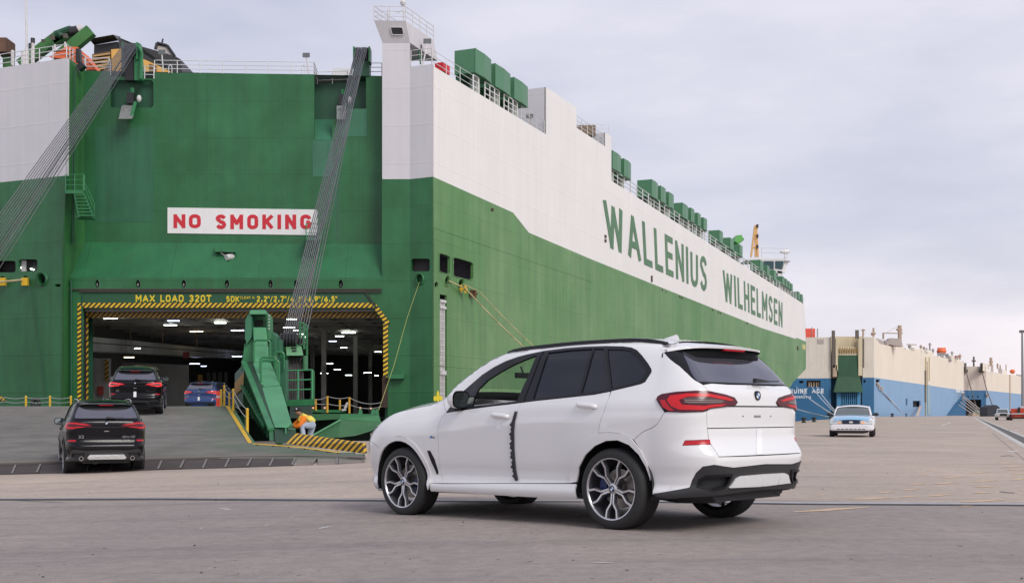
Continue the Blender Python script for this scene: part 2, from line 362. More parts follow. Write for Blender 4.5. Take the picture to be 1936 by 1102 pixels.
# ------------------------------------------------------------------ ground, quay, water
def gz(x, y=0):                                   # the yard falls gently towards the left
    t = -(x - .75) * 3; sp = (math.log1p(math.exp(t)) if t < 30 else t) / 3
    return -.0275 * min(sp, 14)
def ground_mat():
    m = bpy.data.materials.new('yard_concrete'); m.use_nodes = True; t = m.node_tree; L = t.links; nn = t.nodes.new; b = t.nodes['Principled BSDF']
    tcn = nn('ShaderNodeTexCoord')
    def noise(scale, detail=6, rough=.6, st=None, rot=None):
        n = nn('ShaderNodeTexNoise'); n.inputs['Scale'].default_value = scale; n.inputs['Detail'].default_value = detail; n.inputs['Roughness'].default_value = rough
        if st or rot:
            mp = nn('ShaderNodeMapping'); L.new(tcn.outputs['Object'], mp.inputs[0])
            if st: mp.inputs['Scale'].default_value = st
            if rot: mp.inputs['Rotation'].default_value = (0, 0, rot)
            L.new(mp.outputs[0], n.inputs['Vector'])
        else: L.new(tcn.outputs['Object'], n.inputs['Vector'])
        return n.outputs[0]
    def rng(s, a, b_, c=0, d=1):
        r = nn('ShaderNodeMapRange'); r.inputs[1].default_value = a; r.inputs[2].default_value = b_; r.inputs[3].default_value = c; r.inputs[4].default_value = d; L.new(s, r.inputs[0]); return r.outputs[0]
    def mixc(f, a, c):
        k = nn('ShaderNodeMix'); k.data_type = 'RGBA'; L.new(f, k.inputs[0])
        if isinstance(a, tuple): k.inputs[6].default_value = (*a, 1)
        else: L.new(a, k.inputs[6])
        k.inputs[7].default_value = (*c, 1); return k.outputs[2]
    def mul(a, f):
        v = nn('ShaderNodeVectorMath'); v.operation = 'SCALE'; L.new(a, v.inputs[0]); L.new(f, v.inputs['Scale']); return v.outputs[0]
    c = mixc(rng(noise(.16, 5), .36, .66), (.362, .322, .292), (.452, .388, .335))
    c = mixc(rng(noise(.45, 7, .7, (1, .35, 1)), .52, .72, 0, .7), c, (.52, .44, .39))
    c = mixc(rng(noise(.8, 8, .72, (.16, 1.5, 1), R(12)), .52, .70, 0, .62), c, (.235, .212, .210))          # long tyre and drag marks
    c = mixc(rng(noise(1.3, 8, .8, (.10, 1.7, 1), R(-9)), .58, .70, 0, .55), c, (.20, .183, .185))
    c = mixc(rng(noise(2.2, 6, .65), .62, .72, 0, .55), c, (.21, .185, .18))                                       # stains
    c = mixc(rng(noise(26, 3, .5), .70, .745, 0, .5), c, (.60, .57, .55))                                     # pale chips
    c = mixc(rng(noise(11, 2, .5), .725, .74, 0, .8), c, (.05, .045, .045))                                      # specks
    c = mul(c, rng(noise(90, 3, .7), .3, .7, .72, 1.24)); c = mul(c, rng(noise(7, 5, .7), .3, .7, .84, 1.12))
    # two pours: paler, warmer slabs beyond the steel slot, greyer asphalt before it
    dt = nn('ShaderNodeVectorMath'); dt.operation = 'DOT_PRODUCT'; L.new(tcn.outputs['Object'], dt.inputs[0]); dt.inputs[1].default_value = (.265, 1, 0)
    k = nn('ShaderNodeMix'); k.data_type = 'RGBA'; L.new(rng(dt.outputs['Value'], 14.75, 14.95), k.inputs[0]); k.inputs[6].default_value = (.80, .79, .825, 1); k.inputs[7].default_value = (1.14, 1.08, 1.03, 1)
    vm = nn('ShaderNodeVectorMath'); vm.operation = 'MULTIPLY'; L.new(c, vm.inputs[0]); L.new(k.outputs[2], vm.inputs[1]); c = vm.outputs[0]
    L.new(c, b.inputs['Base Color']); b.inputs['Roughness'].default_value = .85; b.inputs['Specular IOR Level'].default_value = .3
    # expansion joints and fine cracks
    bp = nn('ShaderNodeBump'); bp.inputs['Strength'].default_value = .6; bp.inputs['Distance'].default_value = .012; L.new(noise(70, 6, .75), bp.inputs['Height'])
    bp2 = nn('ShaderNodeBump'); bp2.inputs['Strength'].default_value = .35; bp2.inputs['Distance'].default_value = .05; L.new(noise(3.5, 5, .6), bp2.inputs['Height']); L.new(bp.outputs[0], bp2.inputs['Normal'])
    L.new(bp2.outputs[0], b.inputs['Normal']); return m
YARD = ground_mat()
QE = [(-80, 50.5), (-6.6, 53), (33.2, 134), (113.6, 356), (290, 760), (900, 2200)]        # quay edge
gp = [(-80, -12)] + QE + [(2200, 2200), (2200, -12)]
xs = [-60, -45, -35, -28, -22, -17, -13, -10, -8, -6, -4.5, -3, -2, -1, -.3, .4, 1, 1.7, 2.5, 4, 8]
pts = [(x, y) for x in xs for y in [-8, -4, 0, 4, 8, 12, 16, 20, 25, 30, 36, 42, 48] if y < 49]
gm = sheet([dense(gp, 3000)], lambda x, y: (x, y, gz(x)), pts=pts)
gm.f = [tuple(reversed(f)) if (Vector(gm.v[f[1]]) - Vector(gm.v[f[0]])).cross(Vector(gm.v[f[2]]) - Vector(gm.v[f[0]])).z < 0 else f for f in gm.f]
part('ground', gm, YARD, smooth=True, kind='structure')
qw = MB(); CONC = mat('quay_wall_concrete', (.36, .29, .23), .9, var=.25, vscale=.6, bump=.5, bscale=3)
for a, b in zip(QE[:-1], QE[1:]):
    qw.quad((a[0], a[1], gz(a[0])), (b[0], b[1], gz(b[0])), (b[0], b[1], -4.5), (a[0], a[1], -4.5))
part('quay_wall', qw, CONC, kind='structure')
m = MB(); m.quad((-1500, 40, -3.4), (2500, 40, -3.4), (2500, 4000, -3.4), (-1500, 4000, -3.4))
part('water', m, mat('harbour_water', (.02, .035, .035), .12, bump=.6, bscale=1.2), kind='structure')
def gflat(px, py):                                # pixel on the yard
    dx, dz = (px - HX) / F, -(py - HY) / F; y = 12.
    for _ in range(40): y = (gz(dx * y) - HC) / dz
    return dx * y, y
def gpoly(name, pix, m, h=.005, parent=None, kind='structure'):
    ps = [gflat(*q) for q in pix]; mb = MB(); d = dense(ps, 2.0)
    mb = sheet([d], lambda x, y: (x, y, gz(x) + h)); mb.f = [f if (Vector(mb.v[f[1]]) - Vector(mb.v[f[0]])).cross(Vector(mb.v[f[2]]) - Vector(mb.v[f[0]])).z > 0 else tuple(reversed(f)) for f in mb.f]
    return part(name, mb, m, parent, kind=kind)
# steel slot across the yard: a pale edge rail with a dark groove in front of it
SLOT = mat('slot_dark', (.06, .06, .065), .8); RAIL = mat('slot_steel', (.38, .36, .37), .5, .3, var=.2, vscale=3)
gpoly('cable_slot', [(-900, 934.0), (300, 942.6), (968, 947.6), (1500, 952.4), (2000, 955.2), (3200, 962.2), (3200, 963.6), (2000, 956.6), (1500, 953.8), (968, 949.4), (300, 944.9), (-900, 936.6)], SLOT, .005)
gpoly('slot_edge', [(-900, 932.2), (300, 940.8), (968, 945.6), (1500, 949.3), (2000, 951.8), (3200, 958.8), (3200, 962.2), (2000, 955.3), (1500, 952.5), (968, 947.7), (300, 942.7), (-900, 934.1)], RAIL, .009)
# crane rails running along the quay
RW = mat('rail_band_pale', (.52, .50, .47), .8, var=.2, vscale=2); RD = mat('rail_trench', (.10, .095, .09), .8, var=.3, vscale=3)
def track(k0, k1, m, h):
    ex = lambda k: [k[0], (k[0][0] + (k[1][0] - k[0][0]) * 9, k[0][1] + (k[1][1] - k[0][1]) * 9)]
    a = [gflat(*q) for q in ex(k0)]; b = [gflat(*q) for q in ex(k1)]
    part('crane_track', sheet([a + list(reversed(b))], lambda x, y: (x, y, h)), m, kind='structure')
track([(1846, 789.5), (1990, 868)], [(1841, 789.5), (1990, 879)], RW, .004)
track([(1850, 789.5), (1990, 844)], [(1848, 789.5), (1990, 849)], RW, .004)
track([(1848, 789.5), (1990, 849)], [(1846, 789.5), (1990, 868)], RD, .002)
# worn orange paint dashes and white ticks on the yard
OR = mat('worn_orange_line', (.72, .48, .26), .8, var=.3, vscale=9, vcol=(.52, .41, .31), soft=.1); WP = mat('worn_white_paint', (.62, .60, .58), .8, var=.3, vscale=8)
def dash(x, y, w, sk, th, m):
    gpoly('painted_dash', [(x, y), (x + w * .5, y - sk * .55 - th * .3), (x + w, y - sk), (x + w, y - sk + th * .5), (x + w * .45, y - sk * .4 + th), (x, y + th * .6)], m, .004)
rr = random.Random(4)
for (x, y, w, sk, th) in [(1612, 943, 75, 3, 2.4), (1658, 931, 34, 2, 1.6), (1705, 926, 34, 2.5, 1.8), (1700, 939, 34, 1, 1.8), (1755, 937, 44, 3, 2), (1722, 915, 26, .5, 1.6), (1765, 914, 46, 2, 1.8), (1780, 903, 44, 2.5, 1.6),
                          (1838, 910, 50, 3, 1.8), (1846, 920, 34, 1, 1.6), (1840, 931, 34, 0, 1.8), (1818, 948, 84, 4, 2.2), (1838, 893, 34, 1, 1.4), (1895, 882, 44, 2, 1.6), (1905, 888, 36, 1, 1.6), (1910, 896, 34, 1, 1.6), (1910, 906, 34, 1.5, 1.8), (1548, 936, 16, 1, 1.4), (1500, 967, 145, 9, 2.4), (1890, 876, 26, .4, 1.2), (1925, 926, 20, 1, 1.8), (1750, 889, 14, .5, 1.2), (1735, 897, 18, .5, 1.1), (1810, 956.5, 30, .5, 1.2)]:
    dash(x, y, w, sk, th * .85, OR)
for (x, y, w, sk, th) in [(1780, 804, 9, 3, 1), (1790, 800, 7, 3, 1), (1904, 853, 24, .3, 1.2), (1906, 812.5, 8, 0, .9), (1918, 813, 8, 0, .9), (1858, 808, 8, 0, .8)]: dash(x, y, w, sk, th, WP)
for (x, y, w, sk, th) in [(414, 961, 20, 1, .8), (418, 963.8, 22, 1, .8), (602, 999, 18, 4, .9), (612, 997, 16, 2, .8), (376, 1000, 8, 3, .8), (500, 994, 8, 3, .7), (1120, 1063, 40, -1, .8)]: dash(x, y, w, sk, th, WP)
# thin cracks and joints in the slabs
CRK = mat('crack_dark', (.10, .09, .09), .9)
def crack(pix, w):
    up = [(x, y - w / 2) for x, y in pix]; dn = [(x, y + w / 2) for x, y in reversed(pix)]; gpoly('slab_crack', up + dn, CRK, .003)
crack([(1876, 818), (1892, 832), (1912, 848), (1940, 872)], .9); crack([(1892, 862), (1908, 861), (1916, 862)], 1.0); crack([(1890, 929), (1905, 931), (1918, 931.5)], 1.2)
crack([(0, 944), (60, 947), (120, 950)], .5)
rr = random.Random(11)
PEB = [part('tmp', MB().ball((0, 0, 0), 1, 6, sc=(1, .8, .5)), mat('pebble_dark', (.05, .045, .045), .9))]; pm = PEB[0].data; bpy.data.objects.remove(PEB[0])
mbp = MB()
for i in range(45):
    px, py = rr.uniform(0, 1936), rr.uniform(850, 1095); x, y = gflat(px, py); r = rr.uniform(.004, .011) * (1 if py > 900 else 2)
    mbp.ball((x, y, gz(x) + r * .4), r, 5, sc=(1.3, .8, .5))
part('grit', mbp, mat('pebble_dark', (.05, .045, .045), .9), kind='stuff')
# ------------------------------------------------------------------ the green and white car carrier
K = 877.0 / F                                             # the side runs away to the vanishing point at x = 1845
SD = Vector((K, 1, 0)).normalized(); SN = Vector((SD.y, -SD.x, 0)); TD = Vector((-SD.y, SD.x, 0))   # along the side, its outward normal, along the stern
YF = 78.0                                                  # distance of the flat lower stern wall
CC = Vector((-.08977 * YF, YF, 0)); t_ = 1.74; CC = Vector((CC.x - TD.x * 0, YF, 0)) - TD * t_; CC = Vector((CC.x, CC.y, 0))
def SP(px, py, off=0.):                                    # pixel -> point on the side plane (off metres proud)
    o = CC + SN * off; d = Vector(((px - HX) / F, 1, -(py - HY) / F)); t = (o - Vector((0, 0, HC))).dot(SN) / d.dot(SN)
    return Vector((0, 0, HC)) + d * t
def side_sz(p): q = p - CC; return (q.dot(SD), p.z)
def SZ(px, py): return side_sz(SP(px, py))
def side_fn(s, z, off=0.): p = CC + SD * s + SN * off; return Vector((p.x, p.y, z))
CC = Vector((CC.x, CC.y, 0))
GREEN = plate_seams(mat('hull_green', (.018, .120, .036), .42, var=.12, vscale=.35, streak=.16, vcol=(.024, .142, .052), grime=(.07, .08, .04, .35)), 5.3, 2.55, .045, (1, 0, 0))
GREENS = plate_seams(mat('hull_green_sunlit_faded', (.088, .245, .072), .55, var=.08, vscale=.12, streak=.18, vcol=(.155, .285, .12), grime=(.30, .33, .21, .55)), 7.5, 2.6, .035, tuple(SD))  # same hull green made paler for sunlight on the side, plus fading
GREENL = mat('machinery_green', (.03, .185, .07), .42, var=.18, vscale=1.2, grime=(.08, .09, .05, .35), streak=.08)
GREENP = mat('ramp_cover_green', (.075, .275, .13), .5, var=.12, vscale=1.0, grime=(.10, .10, .06, .3))
GREEND = mat('recess_shade_green', (.014, .085, .042), .5, var=.15, vscale=.5, streak=.15)  # hull green darkened: shade of the pulley pockets put into the colour
GREENM = mat('pale_patch_green', (.04, .18, .095), .5, var=.12, vscale=.5, streak=.2)
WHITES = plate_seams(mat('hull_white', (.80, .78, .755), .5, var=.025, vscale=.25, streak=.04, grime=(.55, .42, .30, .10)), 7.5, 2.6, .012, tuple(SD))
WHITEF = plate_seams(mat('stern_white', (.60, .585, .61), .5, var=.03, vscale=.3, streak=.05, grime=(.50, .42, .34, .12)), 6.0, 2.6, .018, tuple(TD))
WSTEEL = mat('white_steel', (.62, .60, .60), .5, var=.12, vscale=2, grime=(.35, .22, .14, .5))
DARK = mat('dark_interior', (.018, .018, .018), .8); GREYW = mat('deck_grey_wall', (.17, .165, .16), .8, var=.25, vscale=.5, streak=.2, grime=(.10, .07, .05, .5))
YEL = mat('safety_yellow', (.68, .42, .02), .5, var=.12, vscale=3); YST = stripes('warning_stripes', (.78, .50, .02), (.035, .025, .012), .25, (.72, 0, -.72))
YSTV = stripes('warning_stripes_upright', (.78, .50, .02), (.035, .025, .012), .27, (-.5, 0, .86)); YSTO = stripes('warning_stripes_dull', (.50, .28, .03), (.05, .028, .012), .25, (.72, 0, -.72)); YSTOV = stripes('warning_stripes_dull_upright', (.60, .36, .02), (.03, .02, .01), .25, (-.8, 0, .6))
RED = mat('sign_red', (.60, .02, .035), .5); SIGNW = mat('sign_white', (.80, .79, .78), .5, var=.03, vscale=.8, streak=.05); LET_G = mat('hull_letter_green', (.085, .20, .10), .55, var=.12, vscale=1.2, streak=.2)
CABLE = mat('wire_rope', (.13, .135, .145), .5, .3, var=.25, vscale=5); BLACKM = mat('black_steel', (.02, .021, .024), .45, var=.1, vscale=.5)
ORANGE = mat('lifeboat_orange', (.80, .15, .045), .45, var=.1, vscale=1.); FUNY = mat('funnel_yellow', (.75, .42, .10), .5, var=.1, vscale=.6, streak=.1)
LAMPW = mat('tube_light', (.9, .95, .9), .5, emit=(.88, 1.0, .92), est=11.); LAMPB = mat('tube_light_blue', (.8, .85, 1), .5, emit=(.62, .72, 1.), est=8.); LAMPY = mat('tube_light_warm', (1, .9, .6), .5, emit=(1., .82, .45), est=8.)
ship = thing('car_carrier', 'green and white car carrier ship with an open stern door and wire-hung ramp', 'ship', (CC.x, CC.y, 0))
def SPart(n, mb, m, **k): return part(n, mb, m, ship, **k)
# --- starboard side: green below, white above, openings cut through the plating
gl = [(818.3, 334), (970, 402), (1000, 440), (1120, 491), (1391, 600), (1440, 620), (1503, 640), (1507, 638.5), (1523.6, 645.5)]
wl_top = [(818.3, 121), (818.3, 125), (1032.5, 254.5), (1032.5, 165), (1090, 204), (1090, 242), (1144, 277), (1144, 251), (1156, 258), (1156, 342), (1334, 456), (1440, 524), (1520.5, 575)]
wl_top = wl_top[1:]
win1 = [(830.5, 480), (834, 479), (848, 484), (850.5, 487), (850.5, 516), (847, 518), (833, 514), (830.5, 511)]
win2 = [(857, 488), (861, 487), (890, 495.5), (894, 499), (894, 526), (890, 529.5), (860, 522.5), (857, 519)]
slot = [(831.5, 556), (845, 558.5), (845, 800), (831.5, 800)]
def oval(cx, cy, rx, ry, n=12): return [(cx + rx * math.cos(2 * math.pi * i / n), cy + ry * math.sin(2 * math.pi * i / n)) for i in range(n)]
holes = [win1, win2, slot, oval(844.5, 531, 4.5, 8.5), oval(871, 536, 5, 8), oval(825, 538.5, 3.6, 5.8), oval(890.5, 555, 3.2, 5.5)]
hz = [[SZ(*q) for q in h] for h in holes]
g_out = [SZ(*q) for q in gl] + [SZ(1523.8, 697), SZ(1500, 722), (SZ(1490, 738)[0], SZ(1490, 738)[1]), (SZ(1470, 760)[0], -3.9), (0, -3.9)]
th = -SN * .18
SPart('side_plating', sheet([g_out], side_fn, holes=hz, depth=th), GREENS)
w_out = [SZ(*q) for q in wl_top] + [SZ(*q) for q in reversed(gl)]
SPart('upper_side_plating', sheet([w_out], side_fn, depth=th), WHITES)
# bow face closing the far end, flare underside, far side and decks
bow_s = SZ(1522.5, 600)[0]; top_z = SZ(1520, 575)[1]
def SQ(a, b, c, d): m = MB(); m.quad(a, b, c, d); return m
flare = MB(); fa = [(SZ(1523.8, 645)), SZ(1523.8, 697), SZ(1500, 722), SZ(1490, 738), (SZ(1470, 760)[0], -3.9)]
for a, b in zip(fa[:-1], fa[1:]): flare.quad(side_fn(*a), side_fn(*b), side_fn(b[0] + 6, b[1], -14), side_fn(a[0] + 14, a[1], -14))
flare.quad(side_fn(SZ(1520.5, 575)[0], top_z), side_fn(*SZ(1523.8, 645)), side_fn(SZ(1523.8, 645)[0] + 14, SZ(1523.8, 645)[1], -14), side_fn(SZ(1520.5, 575)[0] + 14, top_z, -14))
SPart('bow', flare, mat('bow_green', (.05, .17, .07), .5))
port = MB(); B_ = -32.
port.quad(side_fn(90, -3.9, B_), side_fn(bow_s, -3.9, B_), side_fn(bow_s, top_z, B_), side_fn(90, top_z, B_)); SPart('port_plating', port, GREEN)
mainz = P(292, 138, YF + 1.6).z
dk = MB(); dz_ = SZ(818.3, 125)[1] - .25
dk.quad(side_fn(3, dz_, -.2), side_fn(SZ(1032, 254)[0], dz_, -.2), side_fn(SZ(1032, 254)[0], dz_, B_), side_fn(3, dz_, B_)); dk.quad(side_fn(SZ(1032, 254)[0], top_z - .4, -.2), side_fn(bow_s, top_z - .4, -.2), side_fn(bow_s, top_z - .4, B_), side_fn(SZ(1032, 254)[0], top_z - .4, B_))
SPart('weather_deck', dk, GREEND)
# blocks standing on the side line: superstructure faces looking aft
def aft_face(px, y_t, y_b, depth, m, name):
    s, zt_ = SZ(px, y_t); zb_ = SZ(px, y_b)[1]
    SPart(name, SQ(side_fn(s, zb_, -.0), side_fn(s, zt_, -.0), side_fn(s, zt_, -depth), side_fn(s, zb_, -depth)), m)
aft_face(1032.5, 165, 254.5, 5.2, WHITEF, 'deckhouse_wall'); aft_face(1144, 251, 277, 2.5, WHITEF, 'deckhouse_wall'); 
for (xa, ya, xb, yb, d) in ((1032.5, 165, 1090, 204, 5.2), (1144, 251, 1156, 258, 2.5)):
    a, b = SZ(xa, ya), SZ(xb, yb); SPart('deckhouse_roof', SQ(side_fn(*a), side_fn(*b), side_fn(b[0], b[1], -d), side_fn(a[0], a[1], -d)), WHITES)
# recesses behind the openings
def recess(poly, depth, m, name='opening_recess'):
    pz = [SZ(*q) for q in poly]; mb = MB(); n = len(pz)
    fr = [side_fn(s, z, -.17) for s, z in pz]; bk = [side_fn(s, z, -depth) for s, z in pz]
    mb.add(fr + bk, [(i, (i + 1) % n, n + (i + 1) % n, n + i) for i in range(n)]); mb.add(bk, [tuple(range(n))]); return SPart(name, mb, m)
LIL = mat('mooring_deck_paint', (.22, .20, .25), .7, var=.1, vscale=1)
def box_recess(poly, s0, s1, z0, z1, d, m, name='mooring_deck'):
    mb = MB(); a = [side_fn(s0, z0, -.18), side_fn(s1, z0, -.18), side_fn(s1, z1, -.18), side_fn(s0, z1, -.18)]; b = [side_fn(s0, z0, -d), side_fn(s1, z0, -d), side_fn(s1, z1, -d), side_fn(s0, z1, -d)]
    mb.add(a + b, [(0, 1, 5, 4), (1, 2, 6, 5), (2, 3, 7, 6), (3, 0, 4, 7), (4, 5, 6, 7)]); return SPart(name, mb, m)
a1, b1 = SZ(830, 478), SZ(896, 531); box_recess(None, a1[0] - .3, b1[0] + 1.2, SZ(830, 520)[1] - .4, SZ(860, 478)[1] + .3, 3.2, LIL)
m = MB(); m.tube(side_fn(SZ(875, 500)[0], SZ(875, 530)[1], -.9), side_fn(SZ(875, 500)[0], SZ(875, 497)[1], -.9), .07); m.tube(side_fn(SZ(875, 500)[0], SZ(875, 497)[1], -.9), side_fn(SZ(879, 494)[0], SZ(879, 494)[1], -.9), .07); SPart('pipe', m, WSTEEL)
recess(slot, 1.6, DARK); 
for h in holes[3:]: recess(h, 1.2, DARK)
def ring_side(cx, cy, rx, ry, m, off=.10, w=1.35):
    n = 20; mb = MB(); o = oval(cx, cy, rx * w, ry * w, n); i_ = oval(cx, cy, rx, ry, n)
    O = [side_fn(*SZ(*q)) for q in o]; M_ = [side_fn(*SZ(*q), off) for q in oval(cx, cy, rx * (1 + w) / 2, ry * (1 + w) / 2, n)]; I = [side_fn(*SZ(*q), -.1) for q in i_]
    mb.add(O + M_ + I, [(k, (k + 1) % n, n + (k + 1) % n, n + k) for k in range(n)] + [(n + k, n + (k + 1) % n, 2 * n + (k + 1) % n, 2 * n + k) for k in range(n)]); return SPart('fairlead', mb, m, smooth=True)
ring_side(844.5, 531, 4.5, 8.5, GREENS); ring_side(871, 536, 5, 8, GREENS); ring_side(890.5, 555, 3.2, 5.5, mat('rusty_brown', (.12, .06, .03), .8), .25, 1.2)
# frames round the two mooring windows
for wv in (win1, win2):
    cx = sum(q[0] for q in wv) / len(wv); cy = sum(q[1] for q in wv) / len(wv); o = [(cx + (x - cx) * 1.09, cy + (y - cy) * 1.06) for x, y in wv]
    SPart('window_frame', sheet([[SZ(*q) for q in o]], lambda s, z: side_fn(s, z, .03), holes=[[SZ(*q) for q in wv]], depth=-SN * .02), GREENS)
# accommodation ladder stowed upright in its slot
m = MB(); s0, s1 = SZ(833, 600)[0], SZ(841, 600)[0]; ztop = SZ(833, 566)[1]; zbot = SZ(833, 790)[1]
for s in np.linspace(s0, s1, 4): m.tube(side_fn(s, zbot, -.05), side_fn(s, ztop, -.05), .05, 6)
z = zbot
while z < ztop: m.tube(side_fn(s0, z, -.05), side_fn(s1, z, -.05), .035, 5); z += .42
SPart('stowed_ladder', m, WSTEEL)
m = MB(); m.box((0, 0, 0), (0, 0, 0)); m = MB()
for (y0, y1) in ((566, 571), (578, 583), (700, 708)):
    a = SZ(833, y0)[1]; b = SZ(833, y1)[1]; m.hexa([side_fn(s0 - .1, b, -.12), side_fn(s1 + .15, b, -.12), side_fn(s1 + .15, b, .06), side_fn(s0 - .1, b, .06), side_fn(s0 - .1, a, -.12), side_fn(s1 + .15, a, -.12), side_fn(s1 + .15, a, .06), side_fn(s0 - .1, a, .06)])
SPart('ladder_bracket', m, WSTEEL, kind='stuff')
# small ports and fittings on the side
for (x, y, w, h) in [(930.5, 396.5, 4, 6), (1232, 527, 3, 12), (1144.5, 447, 3.5, 6), (1144.5, 455, 3.5, 6), (1252, 548, 1.6, 3), (1259, 552, 1.2, 2.5), (1285, 561, 1.8, 3.5), (1289, 563, 1.8, 3.5), (1347, 586, 2, 3), (1358, 590, 1.4, 3), (1362, 592, 1.4, 3), (1412, 611, 3, 2), (1508, 658, 2.5, 8)]:
    q = [(x - w / 2, y - h / 2), (x + w / 2, y - h / 2 + .3), (x + w / 2, y + h / 2 + .3), (x - w / 2, y + h / 2)]
    SPart('small_port', sheet([[SZ(*p) for p in q]], lambda s, z: side_fn(s, z, .04), depth=-SN * .04), mat('port_brown', (.05, .03, .025), .8))
SPart('draught_plate', sheet([[SZ(*p) for p in ((1517, 650), (1522.5, 652), (1522.5, 662), (1517, 659))]], lambda s, z: side_fn(s, z, .04), depth=-SN * .04), mat('plate_yellow', (.55, .5, .2), .6))
# rubbing strake lines of weld along the plating
m = MB()
for (xa, ya, xb, yb) in ((818, 430, 1120, 550), (1300, 640, 1520, 690), (818, 690, 1520, 752)):
    a, b = SZ(xa, ya), SZ(xb, yb)
    m.tube(side_fn(a[0], a[1], .0), side_fn(b[0], a[1], .0), .025, 5)
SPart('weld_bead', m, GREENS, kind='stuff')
# name in tall green letters
def word(txt, tl, tr, bl, br, t, wx, gap):
    TL_, TR_, BL_, BR_ = SZ(*tl), SZ(*tr), SZ(*bl), SZ(*br)
    qm = quad_map((*TL_, 0), (*TR_, 0), (*BL_, 0), (*BR_, 0))
    for c, mb in letters(txt, lambda u, v: side_fn(*qm(u, v)[:2], .05), t, wx, gap, depth=-SN * .045): SPart('letter', mb, LET_G)
def fixz(tl, tr, bl, br): return tl, tr, bl, br
word('WALLENIUS', (1139.5, 374), (1336, 488), (1147, 468), (1336, 553), .155, .92, .19)
word('WILHELMSEN', (1366, 508), (1479, 572), (1368.5, 570), (1479, 619.5), .155, .86, .19)
# fleur-de-lis near the waterline
fl = [[(827.5, 738), (830, 744), (829, 750), (826, 750), (825, 744)], [(819.5, 750), (824, 747.5), (825.5, 752), (823, 758), (819.5, 757)], [(836, 750.5), (831, 747.5), (829.5, 752), (832, 758), (836, 758)], [(822, 753.6), (833, 754.6), (833, 757), (822, 756)], [(825.5, 748), (829.5, 748), (829, 764), (826, 764)]]
SPart('lily_emblem', sheet([[SZ(*q) for q in f] for f in fl], lambda s, z: side_fn(s, z, .03), depth=-SN * .025), mat('emblem_yellow', (.85, .68, .02), .5))

# --- railings
def railing(pts, h, parent, m, spacing=1.5, rails=3, r=.022, name='railing'):
    pts = [Vector(p) for p in pts]; mb = MB()
    for k in range(rails):
        z = h * (1 - k / rails)
        mb.path([p + Vector((0, 0, z)) for p in pts], r, 5)
    o = part(name, mb, m, parent)
    me = mesh_of('post', MB().tube((0, 0, 0), (0, 0, h), r * 1.3, 5), m)
    for a, b in zip(pts[:-1], pts[1:]):
        n = max(1, round((b - a).length / spacing))
        for i in range(n + 1):
            if i == 0 and a is not pts[0]: continue
            inst('post', me, o, Matrix.Translation(a.lerp(b, i / n)))
    return o
RW_ = mat('white_railing', (.66, .66, .66), .5); RG_ = mat('green_railing', (.05, .26, .11), .5)
def Sedge(x, y, off=-.15): p = SP(x, y); return side_fn(*side_sz(p), off)
railing([Sedge(820, 126.5), Sedge(898, 173.5)], 1.2, ship, RW_, 2.0); railing([Sedge(898, 173.5), Sedge(908, 179.5)], 1.25, ship, RW_, .7, r=.05)
for (x0, x1) in ((920, 947), (956, 981)): y = lambda x: 125 + (x - 818) * .6045; railing([Sedge(x0, y(x0) + .5), Sedge(x1, y(x1) + .5)], 1.3, ship, RW_, 1.1, r=.045)
railing([Sedge(989, 229), Sedge(1032, 255)], 1.25, ship, RW_, 1.6)
railing([Sedge(1092, 243.5), Sedge(1143, 277)], 1.25, ship, RW_, 1.8)
railing([Sedge(1120, 251, -1.5), Sedge(1154, 257)], 1.1, ship, RW_, 1.5)
railing([Sedge(1157, 343), Sedge(1334, 456.3)], 1.35, ship, RW_, 2.4, r=.045); railing([Sedge(1334, 456.3), Sedge(1520, 575)], 1.35, ship, RW_, 3.6, r=.05)
# --- box ventilators on their trunks along the deck edge
VSIDE = mat('ventilator_green', (.075, .215, .11), .42, var=.06, vscale=1.5); VTRK = mat('ventilator_trunk', (.50, .55, .48), .5, var=.1, vscale=2)
VENTS = [(898.8, 928.9, 91.5, 137, 860), (936.4, 965, 120, 163, 930), (972, 998, 146, 186, 966), (1158, 1174, 284.4, 318, 1150), (1179.5, 1193, 299.5, 332.5, 1175), (1232, 1244, 339, 371, 1206), (1249, 1259, 351, 380, 1245), (1264, 1274, 362.5, 390, 1260),
         (1290, 1301, 383, 410, 1274), (1306, 1313, 392.6, 418, 1302), (1318.7, 1325, 402, 426, 1314.5), (1330, 1337, 411, 433, 1326), (1360, 1367, 434.8, 458, 1343), (1380, 1387, 449, 470, 1368), (1398, 1404, 462, 483.5, 1387),
         (1437, 1443, 491, 511, 1419), (1450, 1455, 501, 520, 1443), (1463, 1468, 510, 528, 1456), (1479, 1483.5, 522, 538, 1476), (1485, 1489, 526.5, 541.5, 1483.5), (1490.5, 1494, 531, 545, 1489), (1495.5, 1499, 535.5, 548, 1494), (1509, 1512.5, 551, 566, 1500), (1515, 1518, 556, 571, 1512.5)]
